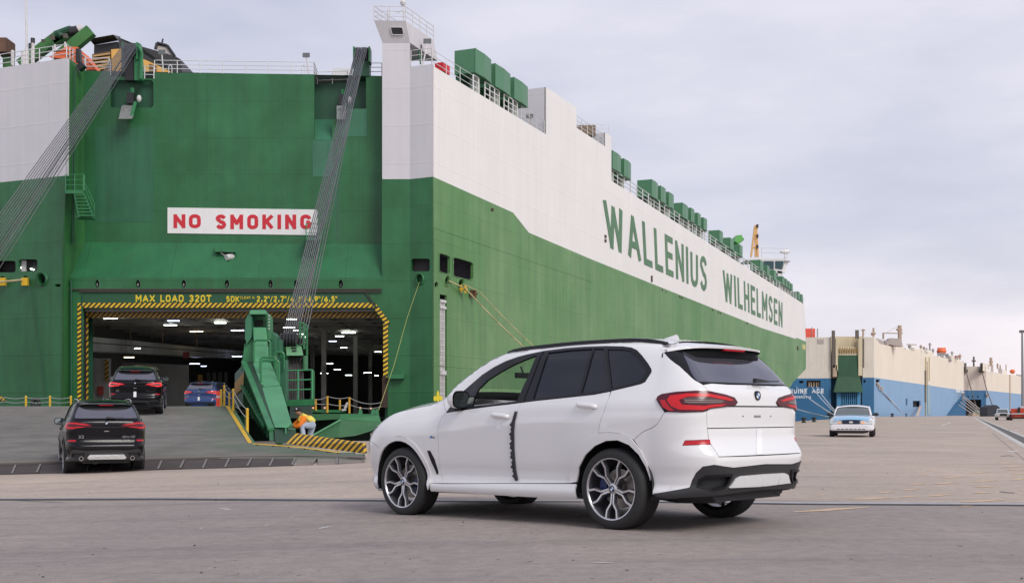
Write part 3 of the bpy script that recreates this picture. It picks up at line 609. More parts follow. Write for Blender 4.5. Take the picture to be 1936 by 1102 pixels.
def ventilator(x0, x1, yt, yb, xl):
    s0, z1 = SZ(x0, yt); z0 = SZ(x0, yb)[1]; s1 = SZ(x1, yt)[0]
    # depth inward from the visible aft face
    o = side_fn(s0, z1, 0); d = 1.0
    for _ in range(60):
        p = side_fn(s0, z1, -d); 
        if proj(p)[0] <= xl or d > 6: break
        d += .1
    d = max(d, 1.6); r = .22; mb = MB()
    c = [(s0, 0), (s0 + (s1 - s0) * .5, .10), (s1, 0), (s1, -d), (s0, -d)]
    lo = [side_fn(a, z0, b) for a, b in c]; hi = [side_fn(a, z1, b) for a, b in c]; n = 5
    mb.add(lo + hi, [(i, (i + 1) % n, n + (i + 1) % n, n + i) for i in range(n)] + [tuple(range(n, 2 * n)), tuple(reversed(range(n)))])
    h = part('ventilator_hood', mb, VSIDE, ship)
    e = MB(); e.path([side_fn(s0, z1, .01), side_fn(s0, z0, .01), side_fn(s0 + (s1 - s0) * .5, z0, .11), side_fn(s1, z0, .01)], .05, 4); part('hood_edge', e, VSIDE, h)
    zd = dz_ if x0 < 1032 else z0 - 2.2; sm = (s0 + s1) / 2
    t = MB(); t.tube(side_fn(sm, zd, -.75), side_fn(sm, z0 + .1, -.75), .42, 12); part('ventilator_trunk', t, VTRK, ship, smooth=40)
    t = MB(); t.hexa([side_fn(s0 + .2, zd - .3, -1.4), side_fn(s1 - .2, zd - .3, -1.4), side_fn(s1 - .2, zd - .3, -d), side_fn(s0 + .2, zd - .3, -d), side_fn(s0 + .2, z0 + .05, -1.4), side_fn(s1 - .2, z0 + .05, -1.4), side_fn(s1 - .2, z0 + .05, -d), side_fn(s0 + .2, z0 + .05, -d)]); part('ventilator_base', t, GREEND, ship)
for v in VENTS: ventilator(*v)
# little things on the starboard deck
m = MB(); a = SZ(846.5, 116); b = SZ(859, 141)
m.hexa([side_fn(a[0], b[1], -.35), side_fn(b[0], b[1], -.35), side_fn(b[0], b[1], -1.), side_fn(a[0], b[1], -1.), side_fn(a[0], SZ(847, 117)[1], -.35), side_fn(b[0], SZ(847, 117)[1], -.35), side_fn(b[0], SZ(847, 117)[1], -1.), side_fn(a[0], SZ(847, 117)[1], -1.)]); SPart('fire_box', m, mat('fire_red', (.65, .02, .03), .4))
def floodlight(base, top, size, m=WSTEEL, name='floodlight'):
    mb = MB(); mb.tube(base, top, .05, 6); o = SPart(name, mb, m); h = MB(); t = Vector(top)
    h.hexa([t + Vector(q) * size for q in ((-.5, -.15, -.1), (.5, -.15, -.1), (.45, .3, 0), (-.45, .3, 0), (-.5, -.05, .55), (.5, -.05, .55), (.45, .3, .5), (-.45, .3, .5))]); part('lamp_head', h, mat('lamp_head_grey', (.14, .15, .15), .35, .3), o); return o
floodlight(side_fn(SZ(815, 121)[0] + .3, SZ(815, 121)[1], -.8), P(808, 82, 79.2), .55); floodlight(P(795, 122, 79.5), P(792, 92, 79.5), .45, GREENL); floodlight(side_fn(SZ(1014, 246)[0], SZ(1014, 246)[1], -.6), side_fn(SZ(1014, 222)[0], SZ(1014, 222)[1], -.6), .6, mat('brown_steel', (.2, .14, .09), .6))
m = MB(); q = SP(1096, 240); m.tube(side_fn(*SZ(1096, 245), -1), side_fn(*SZ(1096, 221), -1), .32, 12); m.ball(side_fn(*SZ(1096, 219), -1), .45, 12, sc=(1, 1, .8)); SPart('mushroom_vent', m, WSTEEL, smooth=40)
m = MB(); m.tube(side_fn(*SZ(1130, 272), -1.2), side_fn(*SZ(1130, 252), -1.2), .12, 6); m.box(side_fn(*SZ(1126, 252), -1.6) - Vector((.3, .3, .1)), side_fn(*SZ(1130, 248), -1.0) + Vector((.7, .3, .5))); SPart('deck_winch', m, mat('brown_steel', (.2, .14, .09), .6))
# bridge wing and radar mast far forward
WB = mat('bridge_white', (.74, .73, .73), .5); BG = mat('bridge_glass', (.03, .07, .08), .08)
def sbox(x0, y0, x1, y1, d0, d1, m, name, lean=0.):
    s0, z1 = SZ(x0, y0); s1 = SZ(x1, y0)[0]; z0 = SZ(x0, y1)[1]; mb = MB()
    mb.hexa([side_fn(s0, z0, d0), side_fn(s1 - lean, z0, d0), side_fn(s1 - lean, z0, d1), side_fn(s0, z0, d1), side_fn(s0, z1, d0), side_fn(s1, z1, d0), side_fn(s1, z1, d1), side_fn(s0, z1, d1)]); return part(name, mb, m, ship)
Yb = SP(1480, 500).y
def bbox(px0, py0, px1, py1, Y, d, m, name): 
    mb = MB(); mb.prism([P(px0, py1, Y), P(px1, py1, Y), P(px1, py0, Y), P(px0, py0, Y)], (0, d, 0)); return part(name, mb, m, ship)
brid = MB(); brid.prism([P(1408, 492, Yb), P(1416, 488, Yb), P(1484, 488, Yb), P(1495, 494, Yb), P(1484, 492.5, Yb)], (0, 6, 0)); brid.prism([P(1440, 492, Yb), P(1483, 492, Yb), P(1479, 517, Yb), P(1468, 516, Yb), P(1440, 510, Yb)], (0, 5, 0)); brid.prism([P(1484, 492, Yb + .5), P(1491, 494, Yb + .5), P(1484, 516, Yb + .5), P(1479, 517, Yb + .5)], (0, 3, 0))
brid.prism([P(1469, 512, Yb), P(1484, 514, Yb), P(1480, 519, Yb), P(1471, 518, Yb)], (0, 3, 0)); brid.prism([P(1471, 518, Yb), P(1477, 518, Yb), P(1477, 552, Yb), P(1471, 552, Yb)], (0, 2, 0))
SPart('bridge_wing', brid, WB, kind=None)
for (x0, x1, x2, x3) in ((1444, 1463, 1463, 1444), (1466, 1482, 1479, 1466)):
    g = MB(); g.prism([P(x0, 493.5, Yb - .15), P(x1, 493.5, Yb - .15), P(x2, 509, Yb - .15), P(x3, 507, Yb - .15)], (0, .1, 0)); SPart('bridge_window', g, BG)
mt = MB()
for a, b in (((1427, 430), (1420, 486)), ((1430, 430), (1433, 486)), ((1428.5, 426), (1428.5, 486)), ((1425, 430), (1433, 430)), ((1424, 450), (1433, 450)), ((1422, 468), (1433, 468))): mt.tube(P(*a, Yb + 8), P(*b, Yb + 8), .22, 5)
MY = mat('mast_yellow', (.72, .42, .16), .5)
ms = SPart('signal_mast', mt, MY)
for y in (427, 446, 466): 
    h = MB(); h.prism([P(1431, y - 3, Yb + 7.5), P(1434, y - 3, Yb + 7.5), P(1434, y + 3, Yb + 7.5), P(1431, y + 3, Yb + 7.5)], (0, 1, 0)); part('signal_lamp', h, BLACKM, ms)
mt = MB(); mt.tube(P(1484, 488, Yb), P(1484, 474, Yb), .15); mt.ball(P(1484, 476, Yb), .55, 8, sc=(1.9, .6, .8)); SPart('radar', mt, WB)
mt = MB(); mt.tube(P(1404, 450, Yb), P(1380, 470, Yb), .5, 6); mt.prism([P(1392, 445, Yb - 20), P(1403, 444, Yb - 20), P(1404, 454, Yb - 20), P(1396, 460, Yb - 20), P(1389, 456, Yb - 20)], (0, 3, 0)); SPart('deck_crane', mt, mat('crane_green', (.12, .42, .10), .5))
railing([P(1440, 486.5, Yb), P(1488, 488, Yb)], 1.8, ship, RW_, 4, rails=2, r=.05)
# ------------------------------------------------------------------ stern of the car carrier
YB = YF + 1.6
def FP(Y): return lambda px, py: P(px, py, Y)
def fs(polys, Y, m, name, holes=(), d=.15, **k): return SPart(name, sheet(polys, FP(Y), holes=holes, depth=(0, d, 0)), m, **k)
def rect(x0, y0, x1, y1): return [(x0, y0), (x1, y0), (x1, y1), (x0, y1)]
def rrect(x0, y0, x1, y1, r): return [(x0 + r, y0), (x1 - r, y0), (x1, y0 + r), (x1, y1 - r), (x1 - r, y1), (x0 + r, y1), (x0, y1 - r), (x0, y0 + r)]
# lower wall with the stern door opening
door = [(156, 583), (706, 583), (733, 618), (733, 1100), (156, 1100)]
niches = [oval(x, 537, 4.4, 8) for x in (184, 261, 347.5, 429, 511.5, 560, 644.5)]
lowwall = [(130, 525), (722, 525), (722, 338.8), (775.2, 338.8), (775.2, 1100), (124, 1100)]
pwin = rrect(777.5, 488.5, 812.5, 513, 3)
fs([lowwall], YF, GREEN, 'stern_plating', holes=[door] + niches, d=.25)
# face between pillar and side corner, in the plane square to the side
def TP(px, py):
    d = Vector(((px - HX) / F, 1, -(py - HY) / F)); n = SD; t = (CC - Vector((0, 0, HC))).dot(n) / d.dot(n); return Vector((0, 0, HC)) + d * t
def tsheet(polys, m, name, holes=(), d=.2, off=0.): return SPart(name, sheet(polys, lambda x, y: TP(x, y) - SD * off, holes=holes, depth=SD * d), m)
edx = proj(Vector((CC.x, CC.y, 1)))[0]
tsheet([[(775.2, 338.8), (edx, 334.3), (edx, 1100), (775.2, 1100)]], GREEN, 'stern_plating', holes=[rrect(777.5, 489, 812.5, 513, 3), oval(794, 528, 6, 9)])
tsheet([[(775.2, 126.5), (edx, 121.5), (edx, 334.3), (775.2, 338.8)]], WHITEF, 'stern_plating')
m = MB(); q = [TP(*p) for p in ((775, 482), (816, 482), (816, 520), (775, 520))]; w = SD * .34
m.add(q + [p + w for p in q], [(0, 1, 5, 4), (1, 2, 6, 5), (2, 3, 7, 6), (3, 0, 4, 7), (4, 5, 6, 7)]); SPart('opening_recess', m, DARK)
m = MB(); m.tube(TP(801, 497) + SD * 1.2, TP(812, 500) + SD * 1.2, .05); SPart('tube_lamp', m, LAMPW)
n = 20; o = oval(794, 528, 8.6, 11.5, n); md = oval(794, 528, 7.2, 10, n); i_ = oval(794, 528, 5.6, 7.8, n); m = MB()
m.add([TP(*q) for q in o] + [TP(*q) - SD * .18 for q in md] + [TP(*q) + SD * .3 for q in i_], [(k, (k + 1) % n, n + (k + 1) % n, n + k) for k in range(n)] + [(n + k, n + (k + 1) % n, 2 * n + (k + 1) % n, 2 * n + k) for k in range(n)]); m.add([TP(*q) + SD * .3 for q in i_], [tuple(range(n))]); SPart('fairlead', m, GREEN, smooth=True)
# white pillar with the lookout cab on top
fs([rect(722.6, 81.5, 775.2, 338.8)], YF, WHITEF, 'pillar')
m = MB(); m.quad(P(722.6, 525, YF + .02), P(722.6, 81.5, YF + .02), P(722.6, 81.5, YF + .02) + Vector((0, 2.4, 0)), P(722.6, 525, YF + .02) + Vector((0, 2.4, 0))); SPart('pillar_side', m, GREEN)
cab = MB(); fr = [P(707, 38.8, YF - .6), P(766.8, 39.9, YF - .6), P(775.2, 81.5, YF - .01), P(723, 81.5, YF - .01)]; bk = [p + Vector((K * 4, 4.0, 0)) for p in fr]
cab.hexa([fr[3], fr[2], bk[2], bk[3], fr[0], fr[1], bk[1], bk[0]]); SPart('lookout_cab', cab, WHITEF)
m = MB(); m.hexa([P(775.2, 127, YF + .05), P(775.4, 127, YF + 3.5), P(760, 127, YF + 3.5), P(760, 127, YF + .1), P(775.2, 81.5, YF + .05), P(775.4, 81.5, YF + 3.5), P(760, 81.5, YF + 3.5), P(760, 81.5, YF + .1)]); SPart('pillar_side', m, WHITEF)
def cabf(u, v, off=0.): a = fr[3].lerp(fr[2], u); b = fr[0].lerp(fr[1], u); return a.lerp(b, v) + Vector((0, -off, 0))
m = MB(); m.add([cabf(u, v, .06) for u, v in ((.47, .36), (.80, .36), (.82, .40), (.84, .62), (.82, .67), (.49, .67), (.46, .62), (.45, .41))], [tuple(range(8))]); wd = SPart('cab_window', m, mat('cab_glass', (.04, .042, .045), .1))
m = MB(); m.path([cabf(u, v, .07) for u, v in ((.46, .34), (.81, .34), (.84, .39), (.855, .63), (.83, .69), (.48, .69), (.445, .63), (.435, .40), (.46, .34))], .035, 5); part('window_frame', m, WSTEEL, wd)
tp = [fr[0], fr[1], bk[1]]; railing([p + Vector((0, .1, 0)) for p in (bk[0], fr[0], fr[1], bk[1])], 1.0, ship, WSTEEL, 1.0, r=.025)
m = MB(); m.tube(P(763, 40, YF), P(763, 2, YF), .04); m.ball(P(762, 6, YF), .22, 8); m.tube(P(763, 18, YF), P(751, 26, YF), .03); m.tube(P(733, 40, YF), P(734, 17, YF), .05); SPart('cab_mast', m, WSTEEL, kind=None)
railing([TP(777, 126.3), TP(817, 121.7)], 1.1, ship, WSTEEL, .8, r=.025)
# upper recessed panel, with stepped top and the two pulley pockets
up = [(160, 134), (206, 135.6), (212, 144), (291, 150), (291.8, 137.5), (594, 141), (594, 160), (657, 156), (657, 144), (722.6, 144), (722.6, 462), (160, 458)]
pockR = [(595, 160.5), (656.5, 156.5), (656.5, 144.5), (692, 144.5), (692, 224), (628, 226), (628, 264.5), (596, 264)]
up = [(160, 134), (206, 135.6), (212, 144), (291, 149.5), (291.8, 137.5), (594, 141), (594, 264), (628, 264.5), (628, 226), (692, 224), (692, 144), (722.6, 144), (722.6, 462), (160, 458)]
pockL = rrect(209, 152, 290, 204, 4)
fs([up], YB, GREEN, 'stern_plating', holes=[pockL], d=.2)
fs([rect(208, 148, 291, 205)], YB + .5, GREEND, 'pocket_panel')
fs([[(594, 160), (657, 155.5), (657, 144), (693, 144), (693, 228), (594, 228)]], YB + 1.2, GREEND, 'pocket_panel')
m = MB(); m.quad(P(594, 226, YB + 1.2), P(630, 226, YB + 1.2), P(630, 265, YB), P(594, 265, YB)); SPart('pocket_slope', m, GREENM)
m = MB(); m.quad(P(594, 141, YB + .05), P(594, 264, YB + .05), P(594.6, 262, YB + 1.2), P(594.6, 143, YB + 1.2)); SPart('pocket_side', m, GREEND)
# thin seams standing on the plating
m = MB()
def seam(pts, Y): m.path([P(x, y, Y - .02) for x, y in pts], .035, 4)
SPart('weld_seam', m, GREEND, kind='stuff')
# darker corners and paint patches
for (x0, y0, x1, y1) in ((591, 266, 630, 334), (180, 240, 290, 420), (631, 290, 643, 455)): fs([rect(x0, y0, x1, y1)], YB - .012, mat('touch_up_green' if x0 != 591 else 'pale_touch_up_green', (.024, .13, .06) if x0 != 591 else (.045, .18, .10), .45, var=.12, vscale=.5, streak=.25, grime=(.12, .10, .06, .4)), 'paint_patch', d=.008)
fs([rect(640, 206, 693, 258)], YB - .01, GREENM, 'paint_patch', d=.006)
# sloped band between recessed panel and lower wall
m = MB()
m.quad(P(129.5, 525, YF), P(722.6, 525, YF), P(722.6, 462, YB), P(155, 458, YB)); m.quad(P(722.6, 525, YF), P(722.6, 525, YF + 2), P(722.6, 462, YB + .4), P(722.6, 462, YB)); SPart('sloped_plating', m, plate_seams(mat('sloped_lit_green', (.022, .145, .055), .45, var=.16, vscale=.5, streak=.1, grime=(.05, .07, .035, .5)), 6, 30, .08))  # green lightened here for the light an upward slope catches
# left return wall and port quarter
m = MB(); m.prism([P(100, 1100, YB + .7), P(175, 1100, YB + .7), P(175, 300, YB + .7), P(100, 300, YB + .7)], (0, .1, 0)); SPart('backing_plate', m, GREEND)
LC_t, LC_b = P(127, 110.5, 76.6), P(115, 1100, 76.6); LC_b = P(115.5, 1100, 76.6)
mid = P(122, 470, 76.6)
m = MB(); m.add([P(127, 108, 76.6), P(125, 340, 76.6), P(119, 470, 76.6), P(115, 1100, 76.6), P(160.5, 132, YB), P(160.5, 340, YB), P(161, 459, YB), P(131, 540, YF), P(129, 1100, YF)], [(0, 1, 5, 4), (1, 2, 6, 5), (2, 7, 6), (2, 3, 8, 7)]); SPart('return_wall', m, mat('return_lit_green', (.04, .175, .05), .42, var=.15, vscale=.6, streak=.3, grime=(.08, .14, .05, .5)))  # light on this right-facing wall is put into its brighter green
m = MB(); m.path([P(134, 530, YF - .1), P(134, 1000, YF - .1)], .09, 6); m.path([P(155, 556, YF - .05), P(155, 1000, YF - .05)], .05, 6); m.path([P(139, 132, 77.6), P(136, 460, 77.6)], .06, 6); m.path([P(141, 132, 77.6), P(140, 460, 77.6)], .05, 6); SPart('pipe', m, GREEND)
KL = Vector((-SD.y, SD.x, 0)); L0 = P(127, 110.5, 76.6)
def LP(px, py):
    d = Vector(((px - HX) / F, 1, -(py - HY) / F)); n = SD; t = (Vector((L0.x, L0.y, 0)) - Vector((0, 0, HC))).dot(n) / d.dot(n); return Vector((0, 0, HC)) + d * t
def lsheet(polys, m, name, holes=(), d=.2, off=0.): return SPart(name, sheet(polys, lambda x, y: LP(x, y) - SD * off, holes=holes, depth=SD * d), m)
w1, w2 = rrect(-10, 493, 29.5, 515, 3), rrect(35, 490, 70.5, 513, 3)
lsheet([[(-260, 178), (0, 129), (127, 110), (126, 332), (0, 345), (-260, 372)]], WHITEF, 'port_quarter_plating')
lsheet([[(-260, 372), (0, 345), (126, 332), (125.5, 340), (119, 470), (115, 1100), (-260, 1100)]], GREEN, 'port_quarter_plating', holes=[w1, w2, oval(80, 528, 7.5, 10.5), rect(104, 537, 114, 542), oval(5, 528, 5, 6), oval(48, 526, 4, 5)])
q = [LP(*p) for p in ((-14, 486), (92, 486), (92, 548), (-14, 548))]; m = MB(); m.add(q + [p + SD * .75 for p in q], [(0, 1, 5, 4), (1, 2, 6, 5), (2, 3, 7, 6), (3, 0, 4, 7), (4, 5, 6, 7)]); SPart('opening_recess', m, DARK)
m = MB(); m.box(LP(37, 512) + Vector((0, .3, 0)), LP(44, 491) + Vector((0, .5, 0))); SPart('opening_post', m, WSTEEL)
m = MB(); m.tube(LP(22, 503) + SD * .6, LP(30, 505) + SD * .6, .04); m.tube(LP(45, 506) + SD * .6, LP(51, 508) + SD * .6, .04); SPart('tube_lamp', m, LAMPW)
n = 20; o = oval(80, 528, 10.5, 13.5, n); md = oval(80, 528, 9, 12, n); i_ = oval(80, 528, 7.2, 10, n); m = MB()
m.add([LP(*q) for q in o] + [LP(*q) - SD * .18 for q in md] + [LP(*q) + SD * .3 for q in i_], [(k, (k + 1) % n, n + (k + 1) % n, n + k) for k in range(n)] + [(n + k, n + (k + 1) % n, 2 * n + (k + 1) % n, 2 * n + k) for k in range(n)]); SPart('fairlead', m, GREEN, smooth=True)
for cx in (12, 54):
    m = MB(); m.box(LP(cx - 3, 541) - SD * .5 , LP(cx + 3, 526) - SD * .1); SPart('roller_bracket', m, YEL)
RP = mat('mooring_rope', (.55, .45, .25), .85, var=.15, vscale=6)
m = MB(); m.path([LP(54, 531) - SD * .6, LP(12, 536) - SD * .8, LP(-200, 560) - SD * 8], .07, 6); SPart('mooring_rope', m, RP)
m = MB(); m.path([LP(60, 540) - SD * .1, LP(68, 600) - SD * .1, LP(80, 680) - SD * .1, LP(90, 765) - SD * .1], .02, 4); SPart('hanging_line', m, GREEND)
# ledge fittings at the foot of the port quarter
lsheet([[(-20, 738), (0, 746), (13, 757), (-20, 757)]], YST, 'stripe_patch', d=.03, off=.05)
# --- door surround: lintel, lettering, stripes
m = MB(); m.path([P(155, 548.5, YF - .04), P(690, 550, YF - .04), P(712, 583, YF - .04)], .10, 4); SPart('door_seam', m, mat('seam_dark', (.03, .05, .03), .7))
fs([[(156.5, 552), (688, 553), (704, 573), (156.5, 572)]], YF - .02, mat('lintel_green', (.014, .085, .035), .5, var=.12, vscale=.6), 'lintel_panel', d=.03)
fs([[(146.5, 572.6), (703, 572.6), (708.5, 581.4), (146.5, 581.4)]], YF - .05, YST, 'door_stripe', d=.05)
fs([rect(146.5, 581.5, 155.8, 757.5)], YF - .05, YSTV, 'door_stripe', d=.05)
fs([[(709, 572), (737.5, 610), (730.5, 615), (703.5, 578)]], YF - .055, YSTV, 'door_stripe', d=.05)
fs([rect(724.5, 612.5, 733.5, 712.5)], YF - .05, YSTV, 'door_stripe', d=.05)
fs([rect(722.5, 712.5, 733, 770)], YF - .05, mat('rust_dark', (.05, .03, .02), .8), 'door_edge', d=.05)
fs([[(160, 584), (708, 584), (711, 589), (160, 589)]], YF + .5, mat('lintel_grey', (.26, .24, .23), .7, var=.15, vscale=1), 'lintel_beam', d=.6)
fs([[(160, 589.5), (712, 589.5), (716, 601), (160, 601)]], YF + 1.1, YSTO, 'door_stripe', d=.06)
fs([rect(155, 584, 166.5, 757.5)], YF + .9, YSTOV, 'door_stripe', d=.06)
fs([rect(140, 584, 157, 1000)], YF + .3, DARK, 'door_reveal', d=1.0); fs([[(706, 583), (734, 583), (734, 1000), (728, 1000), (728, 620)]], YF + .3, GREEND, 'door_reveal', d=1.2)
m = MB(); m.path([P(150, 551, YF - .12), P(722, 551.5, YF - .12)], .05, 4); m.path([P(130, 547, YF - .1), P(722, 547, YF - .1)], .06, 4); SPart('gutter', m, mat('gutter_brown', (.06, .05, .04), .8))
YLT = mat('lettering_yellow', (.72, .55, .03), .5)
def ftext(txt, x0, y0, x1, y1, Y, m, t=.2, wx=.8, gap=.18, name='letter'):
    qm = quad_map(P(x0, y0, Y), P(x1, y0, Y), P(x0, y1, Y), P(x1, y1, Y))
    for c, mb in letters(txt, qm, t, wx, gap, depth=(0, .015, 0)): SPart(name, mb, m)
ftext('MAX LOAD 320T', 256.5, 557.3, 399.5, 571, YF - .06, YLT, .235, 1.35, .22)
ftext('5DK', 427.5, 559.5, 452.5, 571, YF - .06, YLT, .235, 1.25, .2); ftext('CLEAR H.', 454, 560, 482, 565, YF - .06, YLT, .2, 1.5, .3)
x = 485
for k, t in enumerate(('2.2', '2.7', '4.6', '4.9', '6.5')):
    ftext(t, x, 559.5, x + 20, 571, YF - .06, YLT, .24, 1.15, .25); ftext('M', x + 21, 559.5, x + 24.5, 564.5, YF - .06, YLT, .22, 1.1, .1)
    if k < 4: ftext('/', x + 26, 559.5, x + 30.5, 571, YF - .06, YLT, .17, 1., .1)
    x += 32
# NO SMOKING board
fs([[(316.7, 392.5), (600, 396.3), (600, 444.7), (316.7, 441)]], YB - .06, SIGNW, 'sign_board', d=.05)
ftext('NO', 328, 405, 379.5, 431.5, YB - .08, RED, .245, 1.1, .24); ftext('SMOKING', 407.5, 405.5, 589, 433.5, YB - .08, RED, .245, 1.0, .28)
# niche lamps
for x in (184, 261, 347.5, 429, 511.5, 560, 644.5):
    m = MB(); nn_ = oval(x, 537, 4.3, 7.9); p = [P(*q, YF + .24) for q in nn_]; b = [P(*q, YF + .9) for q in nn_]; k = len(p); m.add(p + b, [(i, (i + 1) % k, k + (i + 1) % k, k + i) for i in range(k)] + [tuple(range(k, 2 * k))])
    o = SPart('lamp_niche', m, DARK); m = MB(); m.ball(P(x, 539, YF + .35), .09, 8, sc=(1, 1, 1.7)); m.tube(P(x, 544, YF + .35), P(x, 530, YF + .35), .03); part('niche_lamp', m, mat('niche_lamp_glass', (.25, .25, .23), .2), o)
# bracket with the camera under the NO SMOKING board
m = MB(); m.hexa([P(406, 476, YB - .9), P(446, 477, YB - .9), P(446, 472, YB + .6), P(406, 472, YB + .6), P(406, 467.5, YB - .9), P(440, 467.5, YB - .9), P(440, 467, YB + .6), P(406, 467, YB + .6)]); o = SPart('camera_bracket', m, GREENL)
m = MB(); m.tube(P(418, 478, YB - .5), P(428, 485, YB - .7), .07); m.tube(P(428, 487, YB - .9), P(439, 485, YB - .5), .2, 10, r2=.26); part('camera', m, WSTEEL, o, smooth=40)
m = MB(); m.hexa([P(412, 494, YB - .3), P(446, 492, YB - .3), P(446, 490, YB + .5), P(412, 492, YB + .5), P(410, 477, YB - .5), P(444, 477, YB - .5), P(444, 477, YB + .5), P(410, 477, YB + .5)]); part('camera_shroud', m, DARK, o)
# service platforms with railings
m = MB(); m.hexa([P(578, 454, YB - 2), P(604, 454, YB - 2), P(604, 452, YB), P(578, 452, YB), P(578, 450.5, YB - 2), P(606, 450.5, YB - 2), P(606, 449.5, YB), P(578, 449.5, YB)]); m.hexa([P(588, 500, YB - .2), P(596, 500, YB - .2), P(598, 500, YB + .3), P(590, 500, YB + .3), P(583, 455, YB - 1.8), P(603, 455, YB - 1.8), P(603, 455, YB + .2), P(583, 455, YB + .2)]); SPart('service_platform', m, GREENL)
railing([P(579, 450, YB - .1), P(579, 450, YB - 1.9), P(602, 450, YB - 1.9), P(606, 450, YB - .2)], .98, ship, RG_, .8)
m = MB(); m.hexa([P(124, 366, 75.5), P(158, 366, 75.5), P(160, 362, 77.5), P(126, 362, 77.5), P(122, 360, 75.5), P(158, 360, 75.5), P(160, 358, 77.5), P(126, 358, 77.5)]); SPart('service_platform', m, GREENL)
railing([P(124, 360, 76.5), P(124, 360, 75.5), P(158, 360, 75.5), P(160, 360, 77.5)], 1.05, ship, RG_, .55)
st = MB(); st.tube(P(141, 366, 75.6), P(150, 411, 75.6), .07, 4); st.tube(P(159, 366, 75.6), P(178, 412, 75.6), .07, 4); so = SPart('stair', st, GREENL)
for k in range(7):
    t = (k + .5) / 7; a = P(141 + 9 * t, 366 + 45 * t, 75.5); b = P(159 + 19 * t, 366 + 46 * t, 75.5); mm = MB(); mm.box((a.x, a.y, a.z - .03), (b.x, a.y + .35, a.z + .03)); part('step', mm, GREENL, so)
mm = MB(); mm.path([P(160, 345, 75.5), P(179, 385, 75.5), P(179, 410, 75.5)], .03, 4); mm.path([P(160, 355, 75.5), P(179, 397, 75.5)], .03, 4); mm.box(P(147, 414, 76.2) - Vector((0, .4, 0)), P(178, 410, 76.2) + Vector((0, .4, 0))); part('stair_rail', mm, GREENL, so, kind='stuff')
m = MB(); m.box(P(734.5, 716, YF) - Vector((0, .5, 0)), P(765, 708, YF)); SPart('ledge', m, GREENL)
m = MB(); m.path([P(x, y, YF - .02) for x, y in ((787, 692), (782.5, 696), (782.5, 714), (788, 718), (793, 714), (793, 696), (788, 692))], .05, 5); m.tube(P(783, 687, YF - .02), P(798, 687, YF - .02), .04); SPart('cleat_recess', m, GREEND)
# --- pulleys and wire bundles
def sheave_block(cx, cy, Y, w, h, name, m=GREENL):
    mb = MB(); mb.box(P(cx - w / 2, cy + h, Y) - Vector((0, .2, 0)), P(cx - w / 2 + 3, cy - h, Y) + Vector((0, .8, 0))); mb.box(P(cx + w / 2 - 3, cy + h, Y) - Vector((0, .2, 0)), P(cx + w / 2, cy - h, Y) + Vector((0, .8, 0))); o = SPart(name, mb, m)
    for k in range(6):
        x = cx - w / 2 + 4 + (w - 8) * k / 5; c = P(x, cy, Y + .35); part('sheave', MB().lathe([(.0, -.05), (h / 27.6, -.05), (h / 27.6 * .9, 0), (h / 27.6, .05), (0, .05)], 20, 'x', c), BLACKM, o, smooth=30)
    return o
sheave_block(684, 104, YB - .3, 32, 14, 'sheave_block'); sheave_block(247, 98, YB - .3, 30, 16, 'sheave_block')
m = MB(); m.prism([P(668, 144, YB - .1), P(698, 144, YB - .1), P(698, 112, YB - .1), P(668, 112, YB - .1)], (0, 1, 0)); SPart('sheave_post', m, GREEND)
m = MB(); m.prism([P(236, 152, YB - .1), P(262, 152, YB - .1), P(262, 95, YB - .1), P(236, 95, YB - .1)], (0, 1, 0)); SPart('sheave_post', m, BLACKM)
m = MB(); m.prism([P(254, 152, YB - .3), P(270, 152, YB - .3), P(264, 82, YB - .3), P(254, 82, YB - .3)], (0, .5, 0)); m.path([P(262, 88, YB - .5), P(268, 100, YB - .5), P(266, 150, YB - .5)], .12, 6); SPart('hoist_bracket', m, GREENL)
def bundle(a, b, na, nb, n, wa, wb, ya, yb, r=.05):
    for k in range(n):
        t = k / (n - 1) - .5; pa = P(a[0] + na[0] * wa * t, a[1] + na[1] * wa * t, ya); pb = P(b[0] + nb[0] * wb * t, b[1] + nb[1] * wb * t, yb); part('cable', MB().tube(pa, pb, r, 6), CABLE, ship, smooth=True)
bundle((684, 90), (549, 634), (1, 0), (1, 0), 8, 20, 27, YB - .7, 49.5, .026)
bundle((682, 90), (566, 650), (1, 0), (1, 0), 5, 16, 20, YB - .5, 49.8, .024)
bundle((246, 84), (-40, 505), (1, .1), (.85, .6), 11, 24, 52, YB - .7, 60., .027)
bundle((252, 90), (-30, 520), (1, .1), (.85, .6), 6, 18, 34, YB - .5, 60., .024)
# hawser rollers inside the pockets
def pocket_gear(cx, cy, Y):
    m = MB(); m.box(P(cx - 6, cy + 10, Y) - Vector((0, .5, 0)), P(cx + 7, cy - 10, Y)); o = SPart('hoist_bracket', m, BLACKM)
    m = MB(); m.tube(P(cx, cy - 22, Y - .2), P(cx + 2, cy + 14, Y - .2), .14, 6); m.tube(P(cx + 6, cy + 5, Y - .5), P(cx - 2, cy + 34, Y - 1.2), .12, 6); part('arm', m, GREENL, o)
    m = MB(); m.ball(P(cx + 13, cy - 2, Y - .5), .18, 8, sc=(1, 1, 1.5)); part('lamp', m, WSTEEL, o, smooth=True); return o
o = pocket_gear(250, 189, YB + .3); m = MB(); m.hexa([P(224, 225, YB - 1.2), P(249, 225, YB - 1.2), P(252, 222, YB - .9), P(228, 221, YB - .9), P(230, 201, YB - .2), P(255, 203, YB - .2), P(257, 200, YB - .1), P(232, 199, YB - .1)]); part('lamp_plate', m, mat('galvanised', (.30, .31, .29), .4, .5, var=.25, vscale=6), o)
o = pocket_gear(648, 192, YB + .9); m = MB(); m.lathe([(0, -.1), (.34, -.1), (.36, .1), (.2, .12), (0, .05)], 16, 'y', P(646, 214, YB - .3)); m.box(P(636.5, 226, YB - .4), P(655, 202, YB - .1)); part('lamp_plate', m, mat('galvanised', (.30, .31, .29), .4, .5), o)
